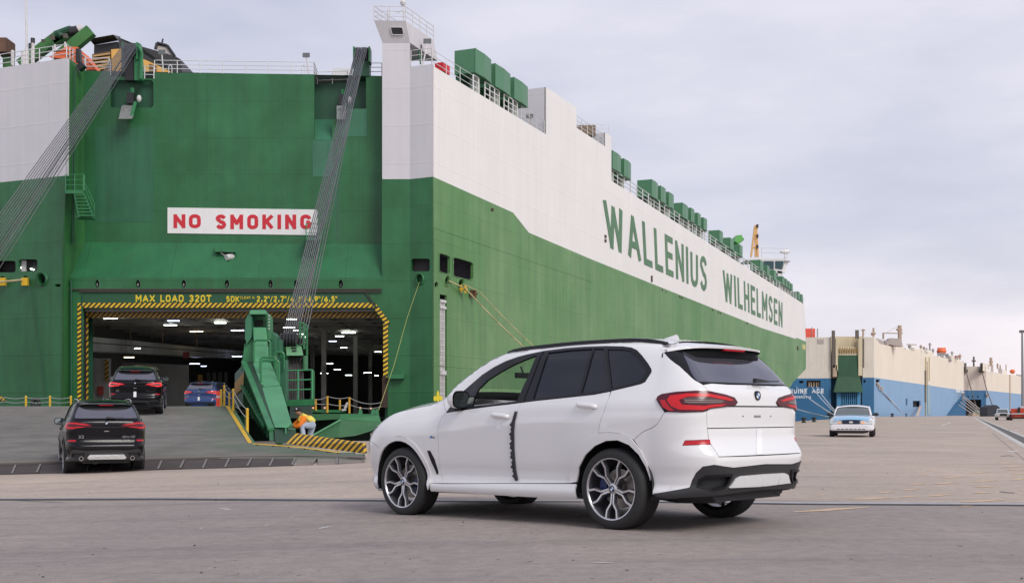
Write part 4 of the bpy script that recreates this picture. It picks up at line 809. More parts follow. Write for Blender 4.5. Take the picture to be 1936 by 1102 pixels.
# --- top of the stern: railings, lights, funnel, crane, rescue boat
railing([P(292, 138, YB), P(594, 141.5, YB)], .87, ship, RW_, 1.55, r=.025); railing([P(594, 141.5, YB), P(600, 160, YB + 1), P(657, 158, YB + 1)], .87, ship, RW_, 1.3, r=.025); railing([P(693, 144, YB + .4), P(722, 144, YB + .4)], .9, ship, RW_, 1.0, r=.025)
railing([P(256, 149, YB), P(291, 149.5, YB)], .87, ship, RW_, .7, r=.03); railing([P(160, 134, YB + .3), P(206, 134, YB + .3), P(209, 142, YB)], .87, ship, RW_, 1.4, r=.03)
railing([LP(-60, 141), LP(0, 129.5), LP(126, 110.5), P(138, 120, 78.6), P(162, 134, YB + .2)], .95, ship, RW_, 1.2, r=.028)
floodlight(P(584, 141, YB), P(579, 108, YB), .5); floodlight(P(309, 138, YB + 1), P(306, 102, YB + 1), .5)
m = MB(); m.box(P(629, 160, YB + 3), P(665, 130, YB + 3) + Vector((0, 1.5, 0))); SPart('deck_locker', m, WB)
for x in (321, 573):
    m = MB(); m.path([P(x - 2, 139, YB - .1), P(x - 2, 126, YB - .1), P(x + 1, 123, YB - .1), P(x + 4, 126, YB - .1), P(x + 4, 139, YB - .1)], .03, 5); SPart('ladder_hoop', m, RW_)
# funnel
Yn = 92.
f = MB()
def fb(a, b, c, d, dep, y0=0): f.prism([P(*a, Yn + y0), P(*b, Yn + y0), P(*c, Yn + y0), P(*d, Yn + y0)], (0, dep, 0))
FB = [P(179, 100, Yn), P(224, 89, Yn), P(346, 112, Yn + 4), P(346, 150, Yn + 4), P(224, 150, Yn), P(179, 150, Yn)]
body = MB(); body.prism([P(178, 86, Yn), P(222, 79, Yn), P(224, 150, Yn), P(176, 150, Yn)], (0, 5, 0)); body.prism([P(224, 71, Yn + .1), P(263, 87, Yn + 1), P(330, 106, Yn + 3), P(342, 113, Yn + 3.5), P(346, 150, Yn + 3.5), P(224, 150, Yn + .1)], (0, 5, 0))
fo = SPart('funnel', body, BLACKM)
hd = MB(); hd.hexa([P(178, 86, Yn), P(224, 77, Yn), P(226, 77, Yn + 4), P(180, 84, Yn + 4), P(168, 74, Yn - .9), P(214, 66, Yn - .9), P(228, 70, Yn + 4), P(180, 75, Yn + 4)]); part('funnel_cowl', hd, BLACKM, fo)
yb = MB(); yb.prism([P(210, 94, Yn - .08), P(229, 92.5, Yn - .08), P(229, 150, Yn - .08), P(212, 150, Yn - .08)], (0, .06, 0)); part('funnel_band', yb, FUNY, fo)
yb = MB(); yb.prism([P(266, 111, Yn + .0), P(276, 114, Yn + .0), P(325, 137, Yn + .0), P(325, 150, Yn + .0), P(266, 150, Yn + .0)], (0, .06, 0)); part('funnel_band', yb, FUNY, fo)
lv = MB(); lv.prism([P(174, 103, Yn - .05), P(209, 97, Yn - .05), P(209, 150, Yn - .05), P(174, 150, Yn - .05)], (0, .04, 0)); part('louvre_back', lv, mat('louvre_brown', (.16, .09, .04), .8), fo)
for k in range(6):
    y = 104 + 6.5 * k; s = MB(); s.prism([P(175, y + 1, Yn - .15), P(208, y - 4, Yn - .15), P(208, y - 1, Yn - .2), P(175, y + 4, Yn - .2)], (0, .1, 0)); part('louvre_slat', s, mat('louvre_tan', (.45, .28, .12), .7), fo)
for k in range(3):
    y = 121 + 5 * k; s = MB(); s.prism([P(282, y, Yn - .1), P(296, y + 4, Yn - .1), P(296, y + 6.5, Yn - .1), P(282, y + 2.5, Yn - .1)], (0, .05, 0)); part('louvre_slat', s, mat('louvre_brown', (.16, .09, .04), .8), fo)
ap = MB(); ap.path([P(294, 94, Yn), P(297, 82, Yn), P(316, 87, Yn), P(330, 107, Yn)], .13, 5); ap.tube(P(306, 84, Yn), P(308, 74, Yn), .07); fa2 = part('antenna_frame', ap, BLACKM, fo)
ap = MB(); ap.prism([P(297, 94, Yn + .05), P(299, 84, Yn + .05), P(315, 88, Yn + .05), P(326, 106, Yn + .05)], (0, .05, 0)); part('frame_panel', ap, mat('panel_tan', (.50, .45, .42), .6), fo)
# deck crane with folded boom, on the port quarter
Yc_ = 84.; cr = MB(); cr.tube(P(30, 122, Yc_), P(166, 56, Yc_), .38, 4); 
def beam(mb, a, b, Y, w, d=.6):
    A, B_2 = P(*a, Y), P(*b, Y); n = Vector((-(B_2 - A).z, 0, (B_2 - A).x)).normalized() * w / 2; mb.prism([A + n, B_2 + n, B_2 - n, A - n], (0, d, 0))
cr = MB(); beam(cr, (36, 122), (110, 66), Yc_, .75); beam(cr, (110, 106), (170, 56), Yc_ - .8, .80); beam(cr, (101, 78), (142, 62), Yc_, .5); cr.box(P(5, 127, Yc_), P(17, 96, Yc_) + Vector((0, 1, 0)))
co = SPart('deck_crane', cr, mat('crane_green_dark', (.045, .17, .04), .45, var=.15, vscale=1))
m = MB(); m.tube(P(133, 61, Yc_ - .3), P(150, 58, Yc_ - .3), .36, 12); part('winch_drum', m, BLACKM, co, smooth=40); m = MB(); m.tube(P(150, 58, Yc_ - .3), P(157, 54, Yc_ - .3), .37, 12); part('drum_flange', m, WSTEEL, co, smooth=40)
m = MB(); m.tube(P(105, 66, Yc_ - .2), P(132, 56, Yc_ - .2), .28, 8); m.tube(P(112, 62, Yc_ - .2), P(118, 70, Yc_ - .2), .3, 8); m.tube(P(130, 52, Yc_ - .2), P(138, 68, Yc_ - .2), .2, 8); part('hydraulic_motor', m, GREEND, co, smooth=40, kind='stuff')
for (x, y, s) in ((99, 70, .6), (124, 67, .6), (82, 77, .45)):
    m = MB(); m.hexa([P(x - 8 * s, y + 8 * s, Yc_ - 1), P(x + 9 * s, y + 10 * s, Yc_ - 1), P(x + 9 * s, y + 9 * s, Yc_ - .5), P(x - 8 * s, y + 8 * s, Yc_ - .5), P(x - 10 * s, y - 5 * s, Yc_ - 1.1), P(x + 6 * s, y - 6 * s, Yc_ - 1.1), P(x + 6 * s, y - 6 * s, Yc_ - .5), P(x - 9 * s, y - 5 * s, Yc_ - .5)]); part('crane_lamp', m, mat('lamp_olive', (.12, .11, .09), .5), co)
m = MB(); m.box(P(-12, 98, Yc_ - 1), P(29, 84, Yc_ + .5)); SPart('crane_cab', m, mat('rust_brown', (.13, .07, .045), .8, var=.3, vscale=2))
m = MB(); m.tube(P(51, 125, 82), P(48.5, -15, 82), .10, 8, r2=.06); m.tube(P(51, 125, 82), P(51, 92, 82), .16, 8); SPart('flagpole', m, WSTEEL)
for (x, y) in ((58, 87), (62, 77)):
    m = MB(); m.tube(P(x, y + 5, 82), P(x, y - 4, 82), .16, 8); SPart('signal_lamp', m, BLACKM, smooth=40)
for x, y0, y1, r in ((62, 122, 82, .14), (45, 124, 98, .2), (24, 124, 96, .12), (104, 112, 85, .08), (123, 108, 80, .07)): SPart('lamp_post', MB().tube(P(x, y0, 82), P(x, y1, 82), r, 6), WSTEEL)
m = MB(); m.prism([P(92, 108, 80.5), P(126, 88, 80.5), P(148, 90, 80.5), P(182, 132, 80.5), P(150, 132, 80.5), P(128, 112, 80.5)], (0, 2.0, 0)); lb = SPart('rescue_boat', m, ORANGE, bevel=.15)
m = MB(); m.path([P(124, 108, 80.3), P(150, 100, 80.3), P(178, 130, 80.3)], .04, 4); m.path([P(100, 98, 80.3), P(140, 96, 80.3)], .04, 4); part('lifeline', m, BLACKM, lb)
m = MB(); m.prism([P(143, 118, 78.2), P(152, 118, 78.2), P(150, 92, 78.2), P(143, 92, 78.2)], (0, .4, 0)); m.prism([P(144, 124, 77.9), P(154, 117, 77.9), P(160, 125, 77.9), P(149, 133, 77.9)], (0, .5, 0)); SPart('floodlight', m, BLACKM)
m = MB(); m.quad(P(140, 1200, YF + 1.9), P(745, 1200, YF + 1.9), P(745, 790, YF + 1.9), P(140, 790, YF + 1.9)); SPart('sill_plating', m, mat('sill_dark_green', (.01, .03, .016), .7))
# --- inside the stern door: deck, walls, beams, hanging deck edge, lamps
ro = MB(); x0, x1 = P(150, 0, YF + .6).x, P(735, 0, YF + .6).x
z0, z1 = .75, 8.6
ro.quad((x0 - 4, YF + 1.8, z0), (x0 - 4, 150, z0), (x0 - 4, 150, z1), (x0 - 4, YF + 1.8, z1)); ro.quad((x1, YF + 1.8, z0), (x1 + 3, 150, z0), (x1 + 3, 150, z1), (x1, YF + 1.8, z1)); ro.quad((x0 - 4, 150, z0), (x1 + 3, 150, z0), (x1 + 3, 150, z1), (x0 - 4, 150, z1))
SPart('hold_wall', ro, mat('hold_dark', (.20, .19, .18), .85)); ro = MB(); ro.quad((x0 - 4, YF + 1.2, z1), (x1 + 3, YF + 1.2, z1), (x1 + 3, 150, z1), (x0 - 4, 150, z1)); SPart('hold_ceiling', ro, mat('hold_ceiling_paint', (.62, .58, .54), .8, var=.3, vscale=.4)); ro = MB(); ro.quad((x0 - 4, YF - .5, z0), (x0 - 4, 150, z0), (x1 + 3, 150, z0), (x1 + 3, YF - .5, z0)); SPart('hold_deck', ro, mat('hold_deck_paint', (.07, .10, .08), .6))
for k, Y in enumerate(np.arange(81.5, 140, 3.6)):
    m = MB(); m.box((x0 - 4, Y, z1 - .42), (x1 + 3, Y + .18, z1 - .01)); SPart('deck_beam', m, mat('beam_paint', (.46, .43, .40), .8, var=.3, vscale=.6))
for X in np.linspace(x0, x1, 9)[1:-1]:
    m = MB(); m.box((X - .1, YF + 2, z1 - .30), (X + .1, 140, z1 - .012)); SPart('deck_girder', m, mat('beam_paint', (.46, .43, .40), .8))
for (x, y, Y) in ((500, 700, 100), (612, 690, 96), (672, 690, 105), (350, 640, 120), (590, 680, 120), (700, 680, 125)):
    m = MB(); a = P(x, y, Y); m.box((a.x - .2, Y, z0), (a.x + .2, Y + .4, z1)); SPart('pillar_inside', m, mat('beam_paint', (.46, .43, .40), .8))
EDGE = mat('car_deck_edge_paint', (.42, .41, .40), .75, var=.15, vscale=.4, streak=.15, grime=(.12, .08, .05, .6))
def band(y0l, y1l, y0r, y1r, Yl, Yr, m, name, n=8):
    mb = MB()
    for i in range(n):
        a, b = i / n, (i + 1) / n; c = lambda t: t * t * (3 - 2 * t) * .25 + t * .75
        A = [P(160 + 300 * a, y0l + (y0r - y0l) * c(a), Yl + (Yr - Yl) * a), P(160 + 300 * b, y0l + (y0r - y0l) * c(b), Yl + (Yr - Yl) * b), P(160 + 300 * b, y1l + (y1r - y1l) * c(b), Yl + (Yr - Yl) * b), P(160 + 300 * a, y1l + (y1r - y1l) * c(a), Yl + (Yr - Yl) * a)]
        mb.quad(A[3], A[2], A[1], A[0]); mb.quad(A[3], A[3] + Vector((0, 3, 0)), A[2] + Vector((0, 3, 0)), A[2])
    return SPart(name, mb, m)
band(636, 646, 663, 669, 82, 108, EDGE, 'hanging_deck_edge'); band(648, 663, 670, 678, 82, 108, EDGE, 'hanging_deck_edge')
m = MB()
for x, y0_, y1_ in ((178, 606, 636), (247, 610, 641), (308, 614, 648), (372, 620, 655)): m.path([P(x, y0_, 84), P(x, y1_, 84)], .03, 4)
SPart('deck_stanchion', m, mat('stanchion_tan', (.20, .13, .05), .7), kind='stuff')
m = MB(); m.quad(P(160, 790, 86), P(210, 790, 86), P(210, 678, 86), P(160, 676, 86)); SPart('bulkhead', m, mat('bulkhead_grey', (.34, .32, .30), .8, var=.25, vscale=.6, streak=.3, grime=(.15, .07, .05, .6)))
m = MB(); m.quad(P(222, 790, 99), P(357, 790, 99), P(357, 690, 99), P(222, 684, 99)); SPart('bulkhead', m, mat('bulkhead_dark', (.36, .35, .34), .8, var=.15, vscale=.6))
m = MB(); m.box(P(198, 720, 85.6), P(205, 680, 85.7)); SPart('stripe_post', m, YSTO); m = MB(); m.box(P(184, 746, 85.5), P(196, 730, 85.8)); SPart('hose_box', m, mat('hose_red', (.25, .03, .03), .6))
m = MB(); m.box(P(346, 677, 95), P(358, 666, 95.4)); SPart('exit_box', m, mat('hose_red', (.25, .03, .03), .6))
m = MB(); m.box(P(374, 724, 100), P(384, 708, 100.3)); SPart('locker', m, mat('locker_ochre', (.30, .17, .04), .7))
for x in (391, 402, 413, 424):
    m = MB(); m.box(P(x, 735, 101), P(x + 7, 704, 101.2)); SPart('door_panel', m, mat('panel_dark_grey', (.06, .06, .06), .8))
def tube_light(x, y, w, zc, m, yy=None):
    Y = yy or F * (zc - HC) / (HY - y); a = P(x - w / 2, y, Y); b = P(x + w / 2, y + w * .02, Y); mb = MB(); mb.box((a.x, Y - .06, a.z - .045), (b.x, Y + .06, a.z)); o = SPart('ceiling_lamp', mb, m); return o
for (x, y, w, c) in [(209, 601.5, 24, 0), (328, 606, 22, 1), (322, 614, 24, 0), (416.5, 610, 21, 0), (371.5, 626, 24, 2), (449, 624, 24, 1), (551, 603, 18, 0), (547, 618.5, 22, 0), (659, 628.6, 25, 0), (642, 635, 16, 0), (629, 644.5, 14, 1), (650, 656.7, 12, 0), (560, 624, 10, 0), (568, 631, 16, 0), (574, 636.5, 12, 0), (714.7, 664.5, 12, 0)]:
    tube_light(x, y, w, z1 - .45, (LAMPW, LAMPB, LAMPY)[c])
for (x, y, w, c, Y) in [(260, 657.8, 10, 0, 81.5), (244, 674.8, 18, 2, 81.9), (448, 673, 18, 1, 105), (368, 687, 18, 1, 101), (385, 691.6, 10, 1, 112), (623.5, 686.7, 12, 0, 115), (637.6, 698, 12, 0, 125), (613, 705, 14, 0, 110), (659, 708.6, 12, 0, 125), (695, 704, 14, 0, 120), (712, 709.5, 7, 0, 130)]:
    tube_light(x, y, w, 0, (LAMPW, LAMPB, LAMPY)[c], Y)
# stern body behind: decks closing the block so nothing shows through from the side
m = MB(); m.quad(P(160, 134, YB + .3), P(722, 144, YB + .3), P(722, 144, YB + .3) + SD * 22, P(160, 134, YB + .3) + SD * 22); SPart('weather_deck', m, GREEND)
# ------------------------------------------------------------------ stern ramp let down on the quay
def DZ(Y): return 1.37 - .0765 * (48 - Y)
def D(px, py, h=0.): Y = 3.362 / (.0765 + (py - HY) / F); X = (px - HX) / F * Y; return Vector((X, Y, DZ(Y) + h))
DECK = mat('ramp_deck', (.062, .06, .057), .7, var=.18, vscale=.9, grime=(.08, .055, .04, .5)); BARM = mat('anti_slip_worn', (.175, .167, .158), .65, var=.2, vscale=.9, grime=(.16, .11, .08, .5))
def _deckmat(m, g):
    t = m.node_tree; L = t.links; nn = t.nodes.new; b = t.nodes['Principled BSDF']; src = b.inputs['Base Color'].links[0].from_socket
    tcn = nn('ShaderNodeTexCoord'); sp = nn('ShaderNodeSeparateXYZ'); geo = nn('ShaderNodeNewGeometry'); L.new(geo.outputs['Position'], sp.inputs[0])
    nz = nn('ShaderNodeTexNoise'); nz.inputs['Scale'].default_value = .55; nz.inputs['Detail'].default_value = 6; L.new(geo.outputs['Position'], nz.inputs['Vector'])
    a = nn('ShaderNodeMath'); a.operation = 'MULTIPLY_ADD'; L.new(nz.outputs[0], a.inputs[0]); a.inputs[1].default_value = 7.; L.new(sp.outputs[0], a.inputs[2])
    a2 = nn('ShaderNodeMath'); a2.operation = 'MULTIPLY_ADD'; L.new(sp.outputs[1], a2.inputs[0]); a2.inputs[1].default_value = .32; L.new(a.outputs[0], a2.inputs[2])
    r = nn('ShaderNodeMapRange'); r.inputs[1].default_value = 4.6; r.inputs[2].default_value = 7.6; r.inputs[4].default_value = .6; L.new(a2.outputs[0], r.inputs[0])
    k = nn('ShaderNodeMix'); k.data_type = 'RGBA'; L.new(r.outputs[0], k.inputs[0]); L.new(src, k.inputs[6]); k.inputs[7].default_value = g; L.new(k.outputs[2], b.inputs['Base Color'])
_deckmat(DECK, (.018, .055, .03, 1)); _deckmat(BARM, (.055, .125, .07, 1))
dpoly = [(-70, 768.1), (441, 768.1), (466, 815), (484, 841), (560, 847), (690, 859), (690, 868), (640, 866), (560, 864), (440, 866), (300, 870), (0, 879), (-70, 881)]
m = sheet([[tuple(D(*q)[:2]) for q in dpoly]], lambda x, y: (x, y, DZ(y)), depth=(0, 0, -.04)); SPart('ramp_deck', m, DECK)
# anti-slip bars across the deck, about four pixels apart: one joined part
def xr(Y):                                       # right edge of the deck at distance Y
    pts = [D(*q) for q in [(690, 866), (690, 859), (484, 841), (466, 815), (441, 768.1)]]; pts.sort(key=lambda p: p.y)
    return float(np.interp(Y, [p.y for p in pts], [p.x for p in pts]))
def ylo(x):
    pts = sorted([D(*q) for q in dpoly[6:]], key=lambda p: p.x); return float(np.interp(x, [p.x for p in pts], [p.y for p in pts]))
m = MB(); Y = 27.6
while Y < 47.9:
    xl = P(-70, 800, Y).x; xs_ = [xl, xr(Y) - .05]
    k = np.linspace(xl, xr(Y) - .05, 24); ok = [x for x in k if ylo(x) < Y - .05]
    if len(ok) > 1:
        a, b = min(ok), max(ok); z = DZ(Y); m.add([(a, Y, z), (b, Y, z), (b, Y + .012, z + .03), (a, Y + .012, z + .03), (a, Y + .20, z + .03), (b, Y + .20, z + .03), (b, Y + .212, z), (a, Y + .212, z)], [(0, 1, 2, 3), (3, 2, 5, 4), (4, 5, 6, 7)])
    Y += .44 if Y > 34 else .36
SPart('anti_slip_bar', m, BARM, kind='stuff')
def dstrip(name, pix, m, h=.034):
    SPart(name, sheet([[tuple(D(*q)[:2]) for q in pix]], lambda x, y: (x, y, DZ(y) + h), depth=(0, 0, -.004)), m)
dstrip('edge_line', [(426, 768.4), (433.5, 768.4), (477, 838.5), (469, 839)], YEL); dstrip('edge_line', [(478, 839.5), (560, 845.5), (645, 856.5), (640, 858), (558, 847), (477, 841)], YEL)
dstrip('green_margin', [(434, 768.4), (441, 768.4), (466, 815), (484, 840.5), (478.5, 838.5)], mat('margin_green', (.05, .15, .08), .6, var=.3, vscale=1.5))
# hinged end flaps, one by one
FL = mat('flap_steel', (.055, .040, .036), .75, var=.3, vscale=1.5, bump=.4, bscale=20, grime=(.22, .15, .11, .5)); FLW = mat('flap_worn', (.20, .17, .15), .7, var=.3, vscale=1.2, bump=.4, bscale=20)
fx = [-70, -15, 33, 80, 128, 174, 218, 262, 309, 351, 394, 436, 478, 520, 562, 600, 640, 690]
flo = lambda x: float(np.interp(x, [-70, 0, 140, 300, 440, 560, 640, 690], [899.5, 897.5, 894, 888.5, 884.5, 880.5, 877.5, 874.5]))
fup = lambda x: float(np.interp(x, [-70, 0, 300, 440, 560, 640, 690], [881, 879, 870, 866, 864, 866, 868]))
for k, (a, b) in enumerate(zip(fx[:-1], fx[1:])):
    q = []
    for (x, dx) in ((a + .5, 8), (b - .5, 8)):
        g = gflat(x - (8 if x < 600 else 0), flo(x)); q.append(Vector((g[0], g[1], gz(g[0]) + .012 + .008 * (k % 3))))
        t = D(x, fup(x)); q.append(Vector((t.x, t.y - .03, t.z - .01)))
    lo1, up1, lo2, up2 = q; mb = MB(); dn = Vector((0, 0, -.06))
    mb.hexa([lo1 + dn, lo2 + dn, up2 + dn, up1 + dn, lo1, lo2, up2, up1]); SPart('ramp_flap', mb, FL if k < 14 else FLW); sm = MB(); e1_ = up2 + Vector((0, 0, .012)); e0_ = lo2 + Vector((0, 0, .012)); ww = Vector((.05, 0, 0)); sm.quad(e0_ - ww, e0_, e1_, e1_ - ww); SPart('flap_edge_bar', sm, mat('flap_edge_steel', (.20, .18, .17), .6))
m = MB(); m.path([D(x, fup(x) - .6, .03) for x in np.linspace(-70, 690, 30)], .045, 6); SPart('flap_hinge', m, mat('hinge_steel', (.16, .14, .13), .6))
# level part of the ramp behind the crest, up to the door sill
m = MB(); a, b = P(-70, 768, 48), P(441, 768, 48); c, d = P(733, 800, YF + 1), P(150, 800, YF + 1)
m.quad((a.x, 48, 1.36), (b.x, 48, 1.36), (b.x, 52, 1.10), (a.x, 52, 1.10)); m.quad((a.x, 52, 1.10), (b.x, 52, 1.10), (b.x - 1, YF + 1.5, 1.10), (d.x - 12, YF + 1.5, 1.10)); SPart('inner_ramp_deck', m, DECK)
m = MB(); m.quad((a.x, 48, 1.36), (a.x, 52, 1.1), (a.x, 52, .5), (a.x, 48, .9)); m.box((a.x, 50, .4), (b.x, 50.4, 1.0)); SPart('ramp_cross_beam', m, GREEND)
# side girder: stiffened web, flanges, sloping cover plates
def HX8(*q): mb = MB(); mb.hexa([P(*p) for p in q]); return mb
GP = GREENP
web = [(467, 683, 46.3), (518.5, 809, 38.6), (521, 837, 37.4), (464, 768, 47.2)]
m = MB(); w = [P(*q) for q in web]; m.quad(w[3], w[2], w[1], w[0]); m.add(w + [p + Vector((.6, .3, 0)) for p in w], [(0, 1, 5, 4), (1, 2, 6, 5)]); SPart('girder_web', m, mat('web_green', (.010, .045, .02), .6, var=.2, vscale=1))
for k in range(12):
    t = (k + .4) / 12; a = w[0].lerp(w[1], t); b = w[3].lerp(w[2], t); m = MB(); off = Vector((-.12, -.10, 0)); wd = (w[1] - w[0]).normalized() * .05; wd.z = 0
    m.hexa([b, b + wd, b + wd + off, b + off, a, a + wd, a + wd + off, a + off]); SPart('stiffener', m, mat('stiffener_green', (.03, .13, .055), .5, var=.2, vscale=2))
def strip(a0, a1, b0, b1, m_, name, out=(-.18, -.14, 0)):
    A0, A1, B0, B1 = (P(*q) for q in (a0, a1, b0, b1)); o = Vector(out); mb = MB(); mb.hexa([B0, B1, B1 + o, B0 + o, A0, A1, A1 + o, A0 + o]); SPart(name, mb, m_)
strip((466, 682, 46.3), (518, 808, 38.5), (466, 686, 46.3), (518, 813, 38.5), GREENL, 'girder_flange'); strip((464, 727, 46.8), (508, 802, 39.3), (464, 731, 46.8), (508, 808, 39.3), GREENL, 'girder_flange')
m = MB(); q = [P(*p) for p in ((444, 706, 48), (466, 682, 46.5), (466, 768, 47.3), (444, 768, 48.3))]; m.prism(q, (.2, .2, 0)); eo = SPart('girder_end_plate', m, mat('end_plate_green', (.10, .16, .13), .55))
m = MB(); q = [P(*p) for p in ((444, 724, 47.9), (465.6, 698, 46.44), (465.6, 728, 46.8), (444, 747, 48.05))]; m.prism([p + Vector((0, -.05, 0)) for p in q], (0, .03, 0)); part('orange_band', m, mat('plate_ochre', (.42, .25, .09), .6), eo)
def cover(l0, r0, l1, r1, th=.35, m_=GP, name='cover_plate'):
    a, b, c, d = P(*l0), P(*r0), P(*r1), P(*l1); t = Vector((0, .12, -th)); mb = MB(); mb.hexa([d + t, c + t, b + t, a + t, d, c, b, a]); return SPart(name, mb, m_, bevel=.03)
cover((478.5, 685, 45.6), (512, 685, 45.6), (494, 731, 43.2), (529, 727, 43.2)); cover((494, 731.5, 43.1), (531, 729.5, 43.1), (519, 807, 38.6), (551.5, 799, 38.9))
m = MB(); q = [P(*p) for p in ((519, 807.4, 38.55), (544, 808, 38.6), (551.8, 799.4, 38.85))]; m.prism(q, (0, .35, -.05)); SPart('cover_plate', m, GP)
m = HX8((520, 838, 38.4), (560, 836, 38.4), (560, 836, 40), (520, 838, 40), (519, 809, 38.6), (559, 809, 38.8), (559, 809, 40.2), (519, 809, 40.2)); SPart('girder_foot', m, mat('foot_green', (.02, .09, .045), .55, var=.2, vscale=1))
m = HX8((540, 835, 38.3), (543, 835, 38.3), (543, 835, 38.5), (540, 835, 38.5), (538.5, 808, 38.3), (541.5, 808, 38.3), (541.5, 808, 38.5), (538.5, 808, 38.5)); SPart('foot_rib', m, GREENP); m = MB(); m.ball(P(529, 835, 38.2), .12, 8, sc=(1, 1, 1.6)); SPart('foot_roller', m, GREENP, smooth=True)
# tower over the girder
T = 47.
cover((478, 618, T), (503, 618, T), (480, 652, T - .4), (506, 652, T - .4), .5); cover((480, 653, T - .4), (507, 653, T - .4), (480, 684, T - .9), (507, 684, T - .9), .5); 
m = MB(); m.prism([P(478, 617, T + .4), P(503, 617, T + .4), P(503, 590, T + .4), P(478, 590, T + .4)], (0, .6, 0)); SPart('tower_face', m, GREENL); m = MB(); m.box(P(483, 616, T + .3), P(497, 605, T + .38)); SPart('tower_window', m, DARK)
m = MB(); m.hexa([P(471, 594.5, T - .3), P(504.5, 594.5, T - .3), P(505, 593, T + 1), P(474, 593, T + 1), P(472, 586.5, T - .2), P(503.5, 586.5, T - .2), P(503, 586, T + 1), P(475, 586, T + 1)]); SPart('tower_head', m, GP, bevel=.05)
m = MB(); m.prism([P(472, 589, T - .2), P(464, 604, T - .2), P(463, 640, T - .2), P(467, 650, T - .2), P(475, 638, T - .2), P(476, 600, T - .2)], (0, .9, 0)); SPart('tower_cheek', m, mat('cheek_green', (.04, .17, .09), .5, var=.15, vscale=1))
m = MB(); m.prism([P(462, 650, T), P(478, 640, T), P(479, 700, T), P(455, 700, T), P(460, 670, T)], (0, 1.2, 0)); m.prism([P(504, 592, T), P(508, 600, T), P(509, 640, T), P(504, 645, T)], (0, .8, 0)); SPart('tower_side', m, GREENL, kind='stuff')
m = MB(); m.prism([P(507, 632, T + .6), P(514, 627, T + .6), P(520, 634, T + .6), P(521, 690, T + .6), P(507, 690, T + .6)], (0, 1, 0)); m.prism([P(521, 641, T + 1), P(530, 641, T + 1), P(530, 668, T + 1), P(521, 668, T + 1)], (0, .6, 0)); m.prism([P(507, 680, T + .2), P(540, 680, T + .2), P(540, 760, T + .2), P(531, 760, T + .2)], (0, .6, 0)); SPart('drive_housing', m, mat('housing_green', (.03, .14, .07), .5, var=.15, vscale=1), kind='stuff')
m = MB(); 
for y in (597, 603, 609, 615, 621): m.ball(P(508.5, y, T - .1), .035, 6)
SPart('bolt', m, WSTEEL, kind='stuff')
def hoop(x0, x1, y0, y1, Y, r=.03):
    mb = MB(); k = 4; pts = [P(x0, y1, Y), P(x0, y0 + k, Y), P(x0 + k, y0, Y), P(x1 - k, y0, Y), P(x1, y0 + k, Y), P(x1, y1, Y)]; mb.path(pts, r, 6); SPart('hoop_rail', mb, GREENL, smooth=False)
hoop(480, 511, 643, 684, T - 1.2, .045); hoop(492, 523, 675.5, 728, 44.5, .045); hoop(493.5, 527.5, 681, 730, 43.6, .045); hoop(519, 537, 665.5, 697, T, .045)
# sheave frame with the rope loops
S_ = 49.5
for k in range(5):
    x = 533.5 + 6.1 * k; m = MB().lathe([(0, -.05), (.31, -.06), (.26, 0), (.31, .06), (0, .05)], 18, 'x', P(x, 642.5, S_)); SPart('sheave', m, BLACKM, smooth=30)
m = MB(); m.prism([P(529, 651, S_), P(562, 651, S_), P(564, 660, S_), P(527, 664, S_)], (0, .8, 0)); m.prism([P(527, 664, S_), P(534, 655, S_), P(541, 672, S_), P(541, 700, S_), P(536, 700, S_)], (0, .6, 0)); SPart('sheave_bracket', m, GREENL)
m = MB(); m.hexa([P(541.5, 672, S_ - .8), P(573.5, 672, S_ - .8), P(573, 672, S_ + .3), P(541.5, 672, S_ + .3), P(540, 655, S_ - .1), P(570, 655, S_ - .1), P(570, 655, S_ + .3), P(540, 655, S_ + .3)]); SPart('sheave_cover', m, mat('cover_pale_green', (.14, .33, .16), .5, var=.15, vscale=1), bevel=.03)
m = MB(); m.box(P(550, 658.5, S_ - .35), P(562, 656.7, S_ - .1)); m.box(P(552, 664, S_ - .55), P(562, 662, S_ - .3)); SPart('cover_slot', m, BLACKM, kind='stuff')
for x in (541, 573.5): m = MB(); m.prism([P(x, 672, S_ - .6), P(x + 2.5, 672, S_ - .6), P(x + 2.5, 700, S_ - .6), P(x, 700, S_ - .6)], (0, .8, 0)); SPart('sheave_cheek', m, GREENL)
ROPEM = mat('rope_brown', (.10, .075, .075), .7, var=.3, vscale=6)
for k in range(9):
    x = 544 + 3.4 * k; m = MB(); m.path([P(x, 676, S_ - .3), P(x + .8, 700, S_ - .35), P(x + 2.3, 756, S_ - .3)], .035, 6); SPart('rope_fall', m, ROPEM if k % 2 else CABLE)
for k in range(5):
    x = 545 + 6.5 * k; m = MB().lathe([(0, -.06), (.24, -.07), (.2, 0), (.24, .07), (0, .06)], 14, 'x', P(x, 683, S_ - .15)); SPart('sheave', m, mat('sheave_brown', (.05, .04, .04), .5), smooth=30)
m = MB(); m.path([P(568, 640, S_), P(568, 609, S_), P(580, 616, S_ + .5), P(580.5, 676, S_ + .5), P(573, 676, S_)], .055, 4)
for y in (618, 634, 650): m.tube(P(568, y, S_), P(580, y + 9, S_ + .5), .03, 4)
m.tube(P(575, 612, S_), P(575, 660, S_), .05, 4); SPart('ladder_frame', m, GREENL)
m = HX8((536, 768, S_ - 1.2), (588, 766, S_ - 1.2), (588, 766, S_ + 1), (536, 768, S_ + 1), (537, 756, S_ - 1.2), (592, 754, S_ - 1.2), (592, 754, S_ + 1), (537, 756, S_ + 1)); SPart('rope_platform', m, GREENL)
railing([P(537, 756, S_ - 1.15), P(590, 754, S_ - 1.15), P(592, 754, S_ + .8)], 1.24, ship, RG_, .62, r=.035)
m = MB(); m.prism([P(587, 766, S_), P(594, 766, S_), P(594, 702, S_), P(590, 702, S_)], (0, .12, 0)); SPart('platform_post', m, GREENL)
